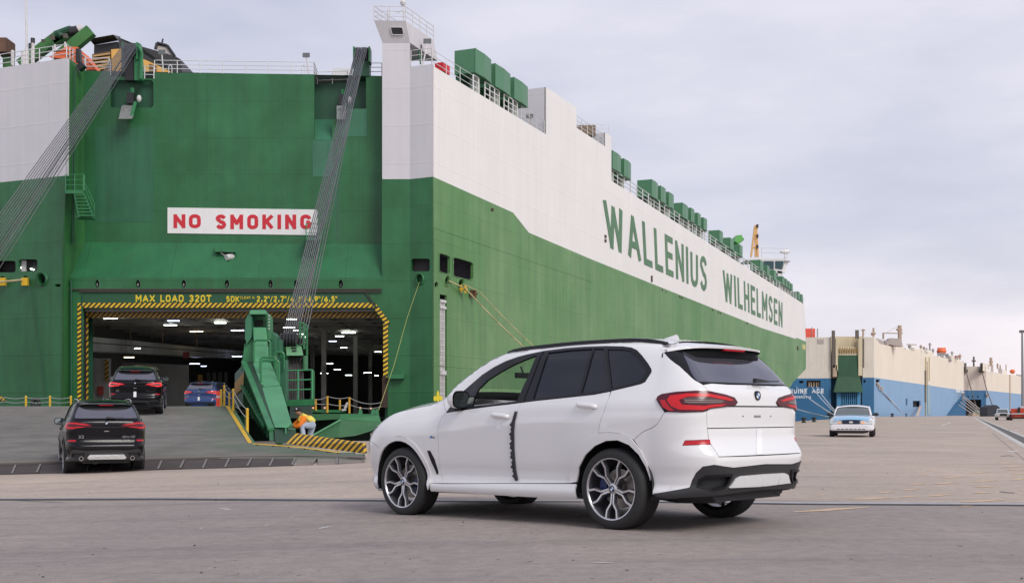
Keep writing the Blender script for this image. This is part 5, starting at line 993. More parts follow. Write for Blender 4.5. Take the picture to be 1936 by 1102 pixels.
m = HX8((548, 790, 44), (588, 790, 46), (590, 790, 49), (548, 790, 49), (548, 768, 46), (588, 767, 46), (590, 767, 49), (548, 768, 49)); SPart('platform_support', m, mat('support_dark', (.012, .035, .02), .7))
# side platform right of the ramp with posts and chains, and its hanging flap
m = HX8((588, 795, 54), (643, 792, 54), (643, 790, 58), (588, 790, 58), (588, 782.5, 54), (643, 782, 54), (643, 781, 58), (588, 781, 58)); SPart('side_platform', m, mat('side_platform_green', (.04, .15, .06), .5))
m = HX8((643, 792.5, 54), (720, 798, 55), (720, 796, 58), (643, 790, 58), (643, 782, 54), (716, 784.5, 55), (716, 783, 58), (643, 781, 58)); SPart('side_platform', m, GREENL)
m = HX8((588, 779, 54.5), (652, 779.5, 54.5), (652, 779, 58), (588, 779, 58), (588, 774, 54.5), (655, 775, 54.5), (655, 775, 58), (588, 774, 58)); SPart('side_platform', m, GREENL)
m = MB(); q = [P(*p) for p in ((644, 793, 53.8), (722, 799, 54.8), (716, 806, 54.5), (700, 815, 54), (672, 823, 53.5), (640, 827, 53), (588, 827, 53))]; m.prism(q, (0, .3, .05)); SPart('hanging_flap', m, mat('flap_green', (.035, .13, .05), .5, var=.2, vscale=.8, streak=.2))
m = MB(); m.tube(P(644, 793, 53.7), P(590, 823, 52.9), .05, 4); SPart('flap_edge', m, GREENP)
for x, y0, y1, Y in ((597, 754, 776, 54.4), (619, 748.5, 780, 54.2), (642.5, 755, 776, 55), (660.5, 750.5, 781, 54.2)):
    m = MB(); m.tube(P(x, y1, Y), P(x, y0, Y), .05, 6); SPart('safety_post', m, mat('post_amber', (.62, .33, .03), .5))
def chain(a, b, sag, Y0, Y1, m=None, r=.015, n=8):
    pts = [P(a[0] + (b[0] - a[0]) * t, a[1] + (b[1] - a[1]) * t + sag * 4 * t * (1 - t), Y0 + (Y1 - Y0) * t) for t in [i / n for i in range(n + 1)]]; mb = MB(); mb.path(pts, r, 5); SPart('chain', mb, m or mat('chain_grey', (.35, .35, .34), .6))
for (a, b, s) in (((597, 755), (619, 749), 2), ((619, 749), (660, 751), 3), ((660, 751), (722, 760), 7), ((619, 763), (660, 765), 2.5), ((660, 764), (722, 768), 6), ((597, 763), (619, 763), 1)): chain(a, b, s, 54.3, 54.4)
m = MB(); m.prism([P(650, 770, 54.6), P(655, 760, 54.6), P(658, 760.5, 54.6), P(655, 771, 54.6)], (0, .15, 0)); m.box(P(646, 776, 54.4), P(655, 773, 54.8)); m.tube(P(652, 775, 54.6), P(652, 768, 54.6), .04); SPart('work_light', m, WSTEEL)
for x in (677, 701, 708): m = HX8((x, 783, 55.5), (x + 9, 783, 55.5), (x + 9, 783, 56), (x, 783, 56), (x + 2, 773, 55.6), (x + 7, 773, 55.6), (x + 7, 773, 55.9), (x + 2, 773, 55.9)); SPart('trestle', m, GREENL)
for x, y in ((592, 771), (614, 771), (681, 771), (701, 772)): m = MB(); m.ball(P(x, y, 55), .05, 8); SPart('marker_lamp', m, mat('marker_orange', (.9, .45, .25), .4, emit=(1, .5, .25), est=.5), smooth=True)
# striped kerb bar on the ramp edge
kb = MB(); A, B_2 = D(541, 838), D(688, 857); t1 = Vector((.28, .05, .30)); up = Vector((0, 0, .28)); bk = Vector((.05, .3, 0))
kb.hexa([A, B_2, B_2 + bk, A + bk, A + Vector((.22, .06, .29)), B_2 + Vector((-.03, .06, .27)), B_2 + bk + Vector((-.03, 0, .27)), A + bk + Vector((.22, 0, .29))]); SPart('striped_kerb', kb, stripes('kerb_stripes', (.78, .47, .02), (.05, .03, .015), .118, (.62, 0, -.62), duty=.5))
# posts and chains on the crest
def ypost(x, y0, y1, Y, r=.045): m = MB(); m.tube(P(x, y1, Y), P(x, y0, Y), r, 8); m.ball(P(x, y0, Y), r * 1.2, 8); SPart('safety_post', m, YEL)
for x in (49, 94.5, 134): ypost(x, 750, 769, 48.4)
for a, b in ((-30, 10), (10, 49), (49, 94.5), (94.5, 134)): chain((a, 751), (b, 751), 2.5, 48.4, 48.4); chain((a, 759), (b, 759), 2.5, 48.4, 48.4)
for x, y0, y1, Y in ((418, 738, 768, 49), (424, 730, 768, 48.3), (433.5, 744, 768, 48.3), (441, 737, 783, 45), (467.5, 774, 832, 36.5)): ypost(x, y0, y1, Y)
chain((424, 731), (441, 738), 8, 48.3, 45); chain((441, 738), (467, 774), 4, 45, 36.5); chain((441, 750), (467, 790), 5, 45, 36.5); chain((424, 744), (441, 752), 4, 48.3, 45)
m = MB(); ring = [P(67.5 + 6.5 * math.cos(t), 762 + 7 * math.sin(t), 55) for t in np.linspace(0, 2 * math.pi, 17)]; m.path(ring, .10, 8); SPart('tyre_fender', m, BLACKM, smooth=True)
# thin hanging lines and the two mooring ropes of the starboard quarter
m = MB(); m.path([TP(793, 533), P(770, 600, 72), P(745, 690, 64), P(716, 775, 57)], .014, 5); SPart('thin_line', m, mat('line_yellow_green', (.40, .42, .12), .7))
bx, by = gflat(1190, 808)
for (x, y, o) in ((846, 531, 0), (873, 537, .8)):
    s = SP(x, y) + SN * .1; e = Vector((bx + o, by, .4)); c = SP(x + 22, y + 15) + SN * .5
    m = MB(); m.path([s, c] + [c.lerp(e, t) + Vector((0, 0, -.9 * 4 * t * (1 - t))) for t in np.linspace(0, 1, 12)[1:]], .045 if o == 0 else .035, 6); SPart('mooring_rope', m, RP, smooth=True)
for (x, y, c) in ((869, 547, YEL), (888, 556, mat('rusty_brown', (.12, .06, .03), .8))):
    s = SP(x, y) + SN * .3; m = MB(); m.box(s - Vector((.22, .1, .25)), s + Vector((-.08, .1, .3))); m.box(s + Vector((.08, -.1, -.3)), s + Vector((.22, .1, .25))); m.box(s - Vector((.3, .05, .06)), s + Vector((.3, .12, .06))); SPart('rope_guard', m, c)
# ------------------------------------------------------------------ the white SUV: analytic body surface, panels traced on it
def _hub(px, py, s): return np.array([(px - HX) / s, F / s, HC - (py - HY) / s])
_r, _f = _hub(1155, 924, 205.5), _hub(760, 910, 171.5)
EX = (_f - _r) / np.linalg.norm(_f - _r); EY = np.cross([0, 0, 1], EX); EY /= np.linalg.norm(EY); EZ = np.cross(EX, EY)
ORG = _r - .97 * EY - .377 * EZ
CARM = Matrix(((EX[0], EY[0], EZ[0], ORG[0]), (EX[1], EY[1], EZ[1], ORG[1]), (EX[2], EY[2], EZ[2], ORG[2]), (0, 0, 0, 1)))
def pchip(xs, ys):
    xs = np.array(xs, float); ys = np.array(ys, float); h = np.diff(xs); d = np.diff(ys) / h; m = np.zeros(len(xs))
    for i in range(1, len(xs) - 1):
        if d[i - 1] * d[i] > 0: m[i] = 2 * d[i - 1] * d[i] / (d[i - 1] + d[i])
    m[0], m[-1] = d[0], d[-1]
    def f(x):
        x = np.clip(np.asarray(x, float), xs[0], xs[-1]); i = np.clip(np.searchsorted(xs, x) - 1, 0, len(xs) - 2)
        t = (x - xs[i]) / h[i]
        return (2 * t**3 - 3 * t**2 + 1) * ys[i] + (t**3 - 2 * t**2 + t) * h[i] * m[i] + (-2 * t**3 + 3 * t**2) * ys[i + 1] + (t**3 - t**2) * h[i] * m[i + 1]
    return f
ZT = pchip([-.95, -.45, 0, .7, 1.2, 1.5, 1.8, 1.98, 2.14, 2.3, 2.42, 2.55, 2.7, 3.0, 3.3, 3.55, 3.75, 3.95],
           [1.65, 1.715, 1.768, 1.782, 1.774, 1.765, 1.712, 1.645, 1.550, 1.425, 1.305, 1.25, 1.235, 1.20, 1.135, 1.045, .94, .84])
WLOW = pchip([.2, .27, .30, .345, .375, .40, .43, .50, .60, .72, .86, .93, .965, 1.0], [.88, .93, .955, .962, .955, .940, .930, .931, .950, .963, .974, .979, .980, .975])
GPR = pchip([0, .07, .12, .21, .30, .37, .42, .64, .87, .93, .97, 1., 1.2], [.977, .980, .975, .970, .955, .938, .922, .835, .745, .705, .655, .56, .1])
FPR = pchip([0, .15, .3, .5, .7, .88, 1., 1.3], [.977, .975, .965, .94, .905, .86, .80, .5])
XR = pchip([.2, .30, .38, .5, .60, .66, .71, .77, .84, .95, 1.08, 1.2, 1.265, 1.32, 1.36, 1.5, 1.64, 1.70, 1.76],
           [-.86, -.93, -.98, -1.01, -1.035, -1.04, -1.02, -.978, -.955, -.955, -.96, -.962, -.945, -.905, -.865, -.745, -.61, -.56, -.5])
XF = pchip([.2, .30, .45, .6, .72, .8, .88, 1.0, 1.1, 1.3], [3.74, 3.80, 3.865, 3.885, 3.88, 3.86, 3.82, 3.70, 3.55, 3.3])
RYR = pchip([.2, 1.2, 1.32, 1.4, 1.7], [.36, .34, .26, .20, .16])
UA, UB, ZB = -.45, 3.0, .90
def sst(a, b, x): t = np.clip((x - a) / (b - a), 0, 1); return t * t * (3 - 2 * t)
def Wd(x, z):
    x = np.asarray(x, float); z = np.asarray(z, float)
    bmp = sst(.55, .9, z) * (1 - sst(1.1, 1.25, z))
    zz = z - .035 * (2.1 - x) * bmp * (1 - sst(2.4, 2.8, x))
    t = (zz - ZB) / (ZT(x) - ZB); k = sst(1.95, 2.55, x)
    w = np.where(zz < ZB, WLOW(zz), GPR(t) * (1 - k) + FPR(t) * k)
    w = w + .020 * np.exp(-((x - 0) / .60)**4) * np.exp(-((z - .78) / .26)**2) + .020 * np.exp(-((x - 2.975) / .55)**4) * np.exp(-((z - .72) / .26)**2)
    w = w - .035 * sst(0, 1, (.1 - x) / .9) - .035 * sst(2.5, 3.9, x)
    return w
def S(u, z):
    u = np.asarray(u, float); z = np.asarray(z, float); u, z = np.broadcast_arrays(u, z)
    sg = np.ones_like(u); uu = u.copy()
    UC = UA - 1.2                                            # rear centre line
    m = uu < UC; sg = np.where(m, -1, 1); uu = np.where(m, 2 * UC - uu, uu)
    x = np.clip(uu, UA, UB); w = Wd(x, z); y = w.copy(); X = x.copy()
    q = UA - uu; rx = -(XR(z) - UA) - .05; ry = RYR(z); n = 2 / 2.5
    ph = np.clip(q / .7, 0, 1) * np.pi / 2; cs = np.clip(np.cos(ph), 0, 1); sn = np.clip(np.sin(ph), 0, 1)
    yr = (w - ry) + ry * cs**n; yr = np.where(q > .7, (w - ry) * (1 - (q - .7) / .5), yr)
    xr = UA - rx * sn**n - .05 * (1 - np.clip(np.abs(yr) / w, 0, 1)**2)
    r = q > 0; X = np.where(r, xr, X); y = np.where(r, yr, y)
    q = uu - UB; rx = XF(z) - UB - .08; ry = .45
    ph = np.clip(q / .9, 0, 1) * np.pi / 2; cs = np.clip(np.cos(ph), 0, 1); sn = np.clip(np.sin(ph), 0, 1); n = 2 / 3.0
    yf = (w - ry) + ry * cs**n; yf = np.where(q > .9, (w - ry) * (1 - (q - .9) / .5), yf)
    xf = UB + rx * sn**n + .08 * (1 - np.clip(np.abs(yf) / w, 0, 1)**2)
    r = q > 0; X = np.where(r, xf, X); y = np.where(r, yf, y)
    return np.stack([X, y * sg, z + 0 * X], -1)
UC = UA - 1.2; UF = UB + 1.4
def Snorm(u, z):
    e = .004; du = S(u + e, z) - S(u - e, z); dz = S(u, z + e) - S(u, z - e)
    n = np.cross(dz, du); l = np.linalg.norm(n, axis=-1, keepdims=True); n = n / np.maximum(l, 1e-9)
    return n
def to_px(p):
    w = ORG + p[..., 0:1] * EX + p[..., 1:2] * EY + p[..., 2:3] * EZ
    return np.stack([HX + F * w[..., 0] / w[..., 1], HY - F * (w[..., 2] - HC) / w[..., 1]], -1)
_gu, _gz = np.meshgrid(np.arange(UC - .6, UB + .8, .03), np.arange(.22, 1.76, .03)); _gp = to_px(S(_gu, _gz))
_vis = np.sum(Snorm(_gu, _gz) * (np.array([np.dot(-ORG + [0, 0, HC], EX), np.dot(-ORG + [0, 0, HC], EY), np.dot(-ORG + [0, 0, HC], EZ)]) - S(_gu, _gz)), -1) > 0
def uz(px, py):
    d = ((_gp - (px, py))**2).sum(-1) + np.where(_vis, 0, 1e5); i = np.unravel_index(np.argmin(d), d.shape); u, z = _gu[i], _gz[i]
    for _ in range(10):
        p = to_px(S(u, z)); e = .003
        ju = (to_px(S(u + e, z)) - p) / e; jz = (to_px(S(u, z + e)) - p) / e; J = np.array([[ju[0], jz[0]], [ju[1], jz[1]]])
        try: st = np.linalg.solve(J + np.eye(2) * 1e-3, np.array([px, py]) - p)
        except Exception: break
        st = np.clip(st, -.05, .05); u2, z2 = u + st[0], z + st[1]
        z2 = min(max(z2, .22), 1.78); u, z = u2, z2
    return float(u), float(z)
def U(*pts): return [uz(*p) for p in pts]
def signed(poly): return sum(a[0] * b[1] - b[0] * a[1] for a, b in zip(poly, poly[1:] + poly[:1])) / 2
def inset(poly, d):
    s = 1 if signed(poly) > 0 else -1; o = []; n = len(poly)
    for i in range(n):
        a, b, c = poly[i - 1], poly[i], poly[(i + 1) % n]
        e1 = Vector((b[0] - a[0], b[1] - a[1])); e2 = Vector((c[0] - b[0], c[1] - b[1]))
        if e1.length < 1e-7 or e2.length < 1e-7: o.append(b); continue
        e1.normalize(); e2.normalize(); n1 = Vector((-e1.y, e1.x)) * s; n2 = Vector((-e2.y, e2.x)) * s; k = n1 + n2
        if k.length < .3: o.append(b); continue
        k = k / k.length_squared * 2 if k.length > .7 else k
        o.append((b[0] + k.x * d, b[1] + k.y * d))
    return o
def panel_mesh(name, polys, mats, holes=(), gap=.0025, off=0., thick=.02, grid=.045, offfn=None, mi_fn=None, step=.03):
    polys = [dense(inset(p, gap) if gap else p, step) for p in polys]; holes = [dense(inset(h, -gap) if gap else h, step) for h in holes]
    xs = [p[0] for q in polys for p in q]; ys = [p[1] for q in polys for p in q]
    allp = np.array([p for q in polys + holes for p in q]); pts = []
    for x in np.arange(min(xs), max(xs), grid):
        for y in np.arange(min(ys), max(ys), grid):
            x2, y2 = x + .003, y + .002
            if ((allp - (x2, y2))**2).sum(1).min() > (grid * .45)**2 and any(inside(q, x2, y2) for q in polys) and not any(inside(h, x2, y2) for h in holes): pts.append((x2, y2))
    V, Fs = flat(polys, holes, pts); A = np.array(V); p = S(A[:, 0], A[:, 1]); n = Snorm(A[:, 0], A[:, 1])
    o = np.full(len(A), off) if offfn is None else off + np.array([offfn(*q) for q in V])
    p = p + n * o[:, None]; inner = p - n * thick
    ed = set()
    for f in Fs:
        for a, b in zip(f, f[1:] + f[:1]): ed.add((a, b))
    bnd = [(a, b) for a, b in ed if (b, a) not in ed]
    # orientation: outward
    f0 = Fs[len(Fs) // 2]; g = np.cross(p[f0[1]] - p[f0[0]], p[f0[2]] - p[f0[0]])
    flip = np.dot(g, n[f0[0]]) < 0
    if flip: Fs = [tuple(reversed(f)) for f in Fs]; bnd = [(b, a) for a, b in bnd]
    mb = MB(); mb.add(p, Fs)
    if mi_fn: mb.m = [mi_fn(*(A[list(f)].mean(0))) for f in Fs]
    nf = len(Fs); k = len(p); mb.add(inner, []); mb.f += [(b, a, k + a, k + b) for a, b in bnd]; mb.m += [0] * len(bnd)
    me = mesh_of(name, mb, mats, smooth=False)
    me.polygons.foreach_set('use_smooth', [True] * nf + [False] * len(bnd))
    nn = [tuple(x) for x in n] ; 
    ln = []
    for pl in me.polygons:
        for vi in pl.vertices:
            ln.append(nn[vi] if (pl.index < nf and vi < k and offfn is None) else (0, 0, 0))
    if offfn is None: me.normals_split_custom_set(ln)
    return me
def mirror_mesh(me, name=None):
    m2 = me.copy(); m2.name = name or me.name
    no = [tuple(l.vector) for l in m2.corner_normals]
    faces = []; 
    vs = [(v.co.x, -v.co.y, v.co.z) for v in me.vertices]; fs = [tuple(reversed(p.vertices)) for p in me.polygons]
    sm = [p.use_smooth for p in me.polygons]; mi = [p.material_index for p in me.polygons]
    m2 = bpy.data.meshes.new(me.name); m2.from_pydata(vs, [], fs)
    for m in me.materials: m2.materials.append(m)
    m2.polygons.foreach_set('use_smooth', sm); m2.polygons.foreach_set('material_index', mi)
    ln = []
    for p in me.polygons:
        ls = list(p.loop_indices)
        for l in reversed(ls): x, y, z = no[l]; ln.append((x, -y, z))
    m2.normals_split_custom_set(ln); m2.update(); return m2
def mir(poly): return [(2 * UC - u, z) for u, z in reversed(poly)]

# ---- traced outlines (left side of the car), pixel positions projected on to the body
DLO_TOP = [(844, 779), (870.5, 744), (890, 727), (911, 709), (934, 694), (957, 682.3), (979.5, 674.5), (996.5, 670), (1029, 663.2), (1069, 658.1), (1105, 655.4), (1145, 654.1), (1177.8, 654.9), (1194, 657.2), (1204, 662), (1214, 672.6), (1225, 687.2), (1231.4, 698), (1231.4, 703.5)]
DLO_BOT = [(1219.6, 721.7), (1212, 725.5), (1186.9, 731.6), (1156, 738.9), (1123, 745.8), (1069, 751.6), (1014.5, 757.3), (985.5, 761), (960, 764.3), (932, 767.3), (891.7, 772.6), (844, 780.5)]
DLO = U(*DLO_TOP) + U(*DLO_BOT)
WIN_F = U((893.5, 768), (896.5, 752), (905, 735), (922.5, 718), (947, 702.5), (973, 688.5), (1000, 677), (1015, 671.5), (997, 714), (977.5, 758), (935, 763.5))
GL_R = U((1037, 666.6), (1080, 661.5), (1120.6, 659.2), (1107, 702), (1095, 743.4), (1050, 749.5), (1008, 753.8), (1022, 708))
GL_S = U((1124.4, 659.3), (1143.5, 659.2), (1147.5, 692), (1153.2, 735.8), (1124, 741), (1099.3, 743.0), (1111.5, 701))
GL_Q = U((1149.6, 660.5), (1178, 661.0), (1192, 663.6), (1201, 670), (1223, 698.2), (1222.6, 703), (1209.6, 721), (1157, 734.0), (1152.5, 697))
DF = U((844, 779.8), (834.5, 790), (829.8, 801), (827.5, 816), (829, 845), (832, 887), (836.5, 913))
DM = U((985.5, 761), (978.5, 777), (974, 795), (972, 816), (972.6, 850), (975.5, 887), (980.5, 913))
DR = U((1153.9, 739.8), (1148.8, 758), (1141.5, 779.7), (1134.3, 799), (1130.6, 818.2))
AR_O = U((1130.6, 818.6), (1119, 825.5), (1107, 834.6), (1098, 842), (1090, 853), (1081.8, 875), (1078, 896), (1076.7, 913))    # rear arch, outer line of the flare, front half
AR_O2 = U((1130.6, 818.6), (1150.8, 816.5), (1172.6, 819.4), (1194.4, 829.4), (1212.5, 851), (1223.4, 873), (1230.7, 897))
AR_I = U((1091.5, 942), (1090.9, 910.5), (1094.5, 885), (1107.2, 859.7), (1125.4, 842.5), (1147.1, 832.7), (1168.9, 831.6), (1190.7, 840.7), (1208.9, 858.8), (1221.6, 880.6), (1230.7, 907.9), (1235, 934))
AF_O = U((708.5, 868), (716, 843), (724, 832), (735, 826.3), (752.3, 823), (769.7, 825.9), (787, 837.5), (798.8, 854.9), (807.5, 884), (812.5, 914.5))
AF_I = U((722, 918), (714.5, 897), (714.5, 866.5), (721.8, 849.1), (734.9, 837.5), (752.3, 831.7), (769.7, 836.1), (784.2, 847.7), (795.8, 866.5), (804.6, 892.7), (811, 915), (815.5, 935))
def u_of(x, z):
    if x <= UB: return x
    us = np.linspace(UB, UB + .9, 60); xs = S(us, np.full(60, z))[:, 0]; return float(np.interp(x, xs, us))
def circ(cx, cz, r, a0, a1, n): return [(u_of(cx + r * math.cos(R(a)), cz + r * math.sin(R(a))), cz + r * math.sin(R(a))) for a in np.linspace(a0, a1, n)]
AF_I = circ(3.005, .385, .442, -18, 180, 20) + [(2.545, .30)]
AF_O = circ(3.005, .385, .495, -5, 176, 19) + [(2.505, .372)]
SEAM_B = U((1198, 831), (1214, 817), (1232, 809), (1242.5, 801), (1249, 791), (1256.5, 779))
TL = U((1241.6, 755.5), (1244, 750), (1252, 745.5), (1277.9, 741), (1314.2, 738.7), (1337.8, 739.1), (1368.6, 745.3), (1386.8, 750.7), (1393.3, 760), (1388.6, 766.5), (1343.2, 772.5), (1328.7, 778), (1292.4, 779), (1263.3, 778), (1250, 769))
REFL = U((1290.6, 841.5), (1295, 832.4), (1342.5, 830.6), (1343.2, 839.7))
zt = lambda x: float(ZT(x))

WHITE = mat('suv_white_paint', (.80, .795, .795), .18, coat=1., bump=0)
GBLACK = mat('gloss_black_trim', (.010, .010, .013), .2, spec=.35)
MBLACK = mat('matt_black_plastic', (.022, .022, .024), .55)
DGREY = mat('satin_grey_plastic', (.035, .035, .038), .34)
TINT = mat('tinted_glass', (.014, .016, .026), .03, ior=1.45)
TINT2 = mat('rear_glass', (.20, .20, .24), .04, metal=.75)
CLEAR = glass('clear_glass')
RUBBER = mat('tyre_rubber', (.022, .022, .023), .72, bump=.2, bscale=90)
TREAD = mat('tread_rubber', (.016, .016, .017), .85)
RIMF = mat('machined_alloy', (.62, .62, .64), .28, .9)
RIMD = mat('dark_grey_alloy', (.13, .135, .15), .35, .5)
CHROME = mat('chrome', (.75, .75, .77), .1, 1.)
STEEL = mat('brake_steel', (.30, .28, .26), .4, .8)
CALIP = mat('blue_brake_caliper', (.012, .03, .13), .35)
REDL = mat('red_lamp_lens', (.50, .008, .02), .22)
REDD = mat('dark_red_lamp_lens', (.085, .004, .012), .2)
SMOKE = mat('smoked_lamp_lens', (.10, .065, .065), .2)
REDG = mat('red_light_guide', (.62, .010, .016), .3)
SKIDW = mat('silver_white_skid_plate', (.72, .72, .72), .35)
BLUEE = mat('badge_blue', (.03, .16, .42), .3, coat=.5); WHITEE = mat('badge_white', (.8, .8, .8), .3)
CABIN = mat('dark_cabin_trim', (.02, .02, .022), .7)
TAPE = mat('foam_edge_strip', (.035, .036, .042), .8)
FILM = mat('white_protective_film', (.86, .86, .88), .35)
HEADG = mat('headlight_lens', (.30, .32, .34), .08, coat=1.)

def build_wheel(side, width, parent, x):
    """side +1 left; hub face at y = side*.97; returns part wheel with tyre, rim, spokes, disc"""
    s = side; yo = .98 * s; mb = MB(); yi = yo - s * width; c = (x, 0, .377); r = .377
    pr = [(.284, yo - s * .012), (.292, yo - s * .003), (.308, yo), (.335, yo - s * .004), (.358, yo - s * .014), (.371, yo - s * .032), (.3755, yo - s * .05)]
    ny = 5; span = width - .10
    for k in range(ny):                                   # tread blocks between grooves
        a = yo - s * (.05 + span * k / ny); b = yo - s * (.05 + span * (k + 1) / ny)
        pr += [(.377, a - s * .004), (.377, b + s * .006)]
        if k < ny - 1: pr += [(.368, b + s * .004), (.368, b - s * .003)]
    pr += [(.3755, yi + s * .05), (.371, yi + s * .032), (.355, yi + s * .012), (.32, yi), (.284, yi + s * .01)]
    mb.lathe(pr, 64, 'y', c)
    if s > 0: mb.f = [tuple(reversed(f)) for f in mb.f]
    w = part('wheel', MB().lathe([(.26, yi + s * .06), (.272, yo - s * .10), (.275, yo - s * .04), (.284, yo - s * .014)], 64, 'y', c), RIMD, parent, local=True, smooth=True)
    part('tyre', mb, RUBBER, w, local=True, smooth=35)
    part('rim_lip', MB().lathe([(.272, yo - s * .016), (.277, yo - s * .006), (.287, yo - s * .003), (.289, yo - s * .014)], 64, 'y', c), RIMF, w, local=True, smooth=40)
    d = MB(); yd = yo - s * .14
    d.lathe([(.0, yd), (.182, yd), (.182, yd - s * .03), (0, yd - s * .03)], 40, 'y', c); d.lathe([(0, yd + s * .04), (.085, yd + s * .04), (.095, yd)], 32, 'y', c)
    part('brake_disc', d, STEEL, w, local=True, smooth=35)
    cm = MB()
    for a0 in np.linspace(-28, 20, 5):
        aa = a0 + (180 + 15 if x > 1 else 0); a, b = R(aa), R(aa + 12)
        q = lambda rr, an, yy: (x + rr * math.cos(an), yy, .377 + rr * math.sin(an))
        cm.hexa([q(.12, a, yd - s * .04), q(.12, b, yd - s * .04), q(.205, b, yd - s * .04), q(.205, a, yd - s * .04), q(.12, a, yd + s * .045), q(.12, b, yd + s * .045), q(.205, b, yd + s * .045), q(.205, a, yd + s * .045)])
    part('brake_caliper', cm, CALIP, w, local=True)
    for k in range(5):                                    # five split spokes: stem, two arms
        sp = MB(); a0 = R(90 + 72 * k + (0 if True else 0)) + R(180)
        def q(rr, off, yy): return (x + rr * math.cos(a0) - off * math.sin(a0), yy, .377 + rr * math.sin(a0) + off * math.cos(a0))
        def bar(r0, o0, r1, o1, w0, w1, y0, y1):
            dx, dy = r1 - r0, o1 - o0; l = math.hypot(dx, dy); nx, nyy = -dy / l, dx / l
            c0, c1 = (r0, o0), (r1, o1)
            top = [q(c0[0] + nx * w0, c0[1] + nyy * w0, y0), q(c0[0] - nx * w0, c0[1] - nyy * w0, y0), q(c1[0] - nx * w1, c1[1] - nyy * w1, y1), q(c1[0] + nx * w1, c1[1] + nyy * w1, y1)]
            g = 1.9; dp = .035
            bot = [q(c0[0] + nx * w0 * g, c0[1] + nyy * w0 * g, y0 - s * dp), q(c0[0] - nx * w0 * g, c0[1] - nyy * w0 * g, y0 - s * dp), q(c1[0] - nx * w1 * g, c1[1] - nyy * w1 * g, y1 - s * dp), q(c1[0] + nx * w1 * g, c1[1] + nyy * w1 * g, y1 - s * dp)]
            sp.add(top, [(0, 1, 2, 3)], 0); sp.add(top + bot, [(0, 4, 5, 1), (1, 5, 6, 2), (2, 6, 7, 3), (3, 7, 4, 0)], 1)
            sp.add(bot, [(3, 2, 1, 0)], 1)
        yh = yo - s * .034; ym = yo - s * .022; ye = yo - s * .007
        for sg in (1, -1):
            bar(.045, sg * .012, .135, sg * .014, .008, .0075, yh, ym)
            bar(.132, sg * .013, .20, sg * .058, .0085, .0085, ym, yo - s * .014)
            bar(.198, sg * .056, .279, sg * .066, .0085, .010, yo - s * .014, ye)
        bar(.04, 0, .12, 0, .007, .004, yh - s * .012, ym - s * .012)
        part('spoke', sp, [RIMF, RIMD], w, local=True)
    h = MB(); yc = yo - s * .024
    h.lathe([(0, yc), (.030, yc), (.034, yc - s * .004), (.052, yc - s * .012), (.058, yc - s * .04)], 32, 'y', c)
    part('hub', h, RIMF, w, local=True, smooth=30)
    cap = MB(); roundel(cap, lambda a, b: (x - s * a, yc + s * .002, .377 + b), .030)
    part('centre_cap', cap, [GBLACK, WHITEE, BLUEE], w, local=True)
    return w
def roundel(mb, fn, r):
    """round badge: dark ring, blue and white quarters"""
    n = 32; pts = [(math.cos(2 * math.pi * i / n), math.sin(2 * math.pi * i / n)) for i in range(n)]
    for i in range(n):
        a, b = pts[i], pts[(i + 1) % n]
        mb.add([fn(r * .66 * a[0], r * .66 * a[1]), fn(r * a[0], r * a[1]), fn(r * b[0], r * b[1]), fn(r * .66 * b[0], r * .66 * b[1])], [(0, 1, 2, 3)], 0)
        mb.add([fn(0, 0), fn(r * .66 * a[0], r * .66 * a[1]), fn(r * .66 * b[0], r * .66 * b[1])], [(0, 1, 2)], 1 if (i * 4 // n) % 2 == 0 else 2)
def both(name, me, mats_over, car, label=None):
    o = part(name, me, None, car, local=True); part(name, mirror_mesh(me), None, car, local=True)
    return o

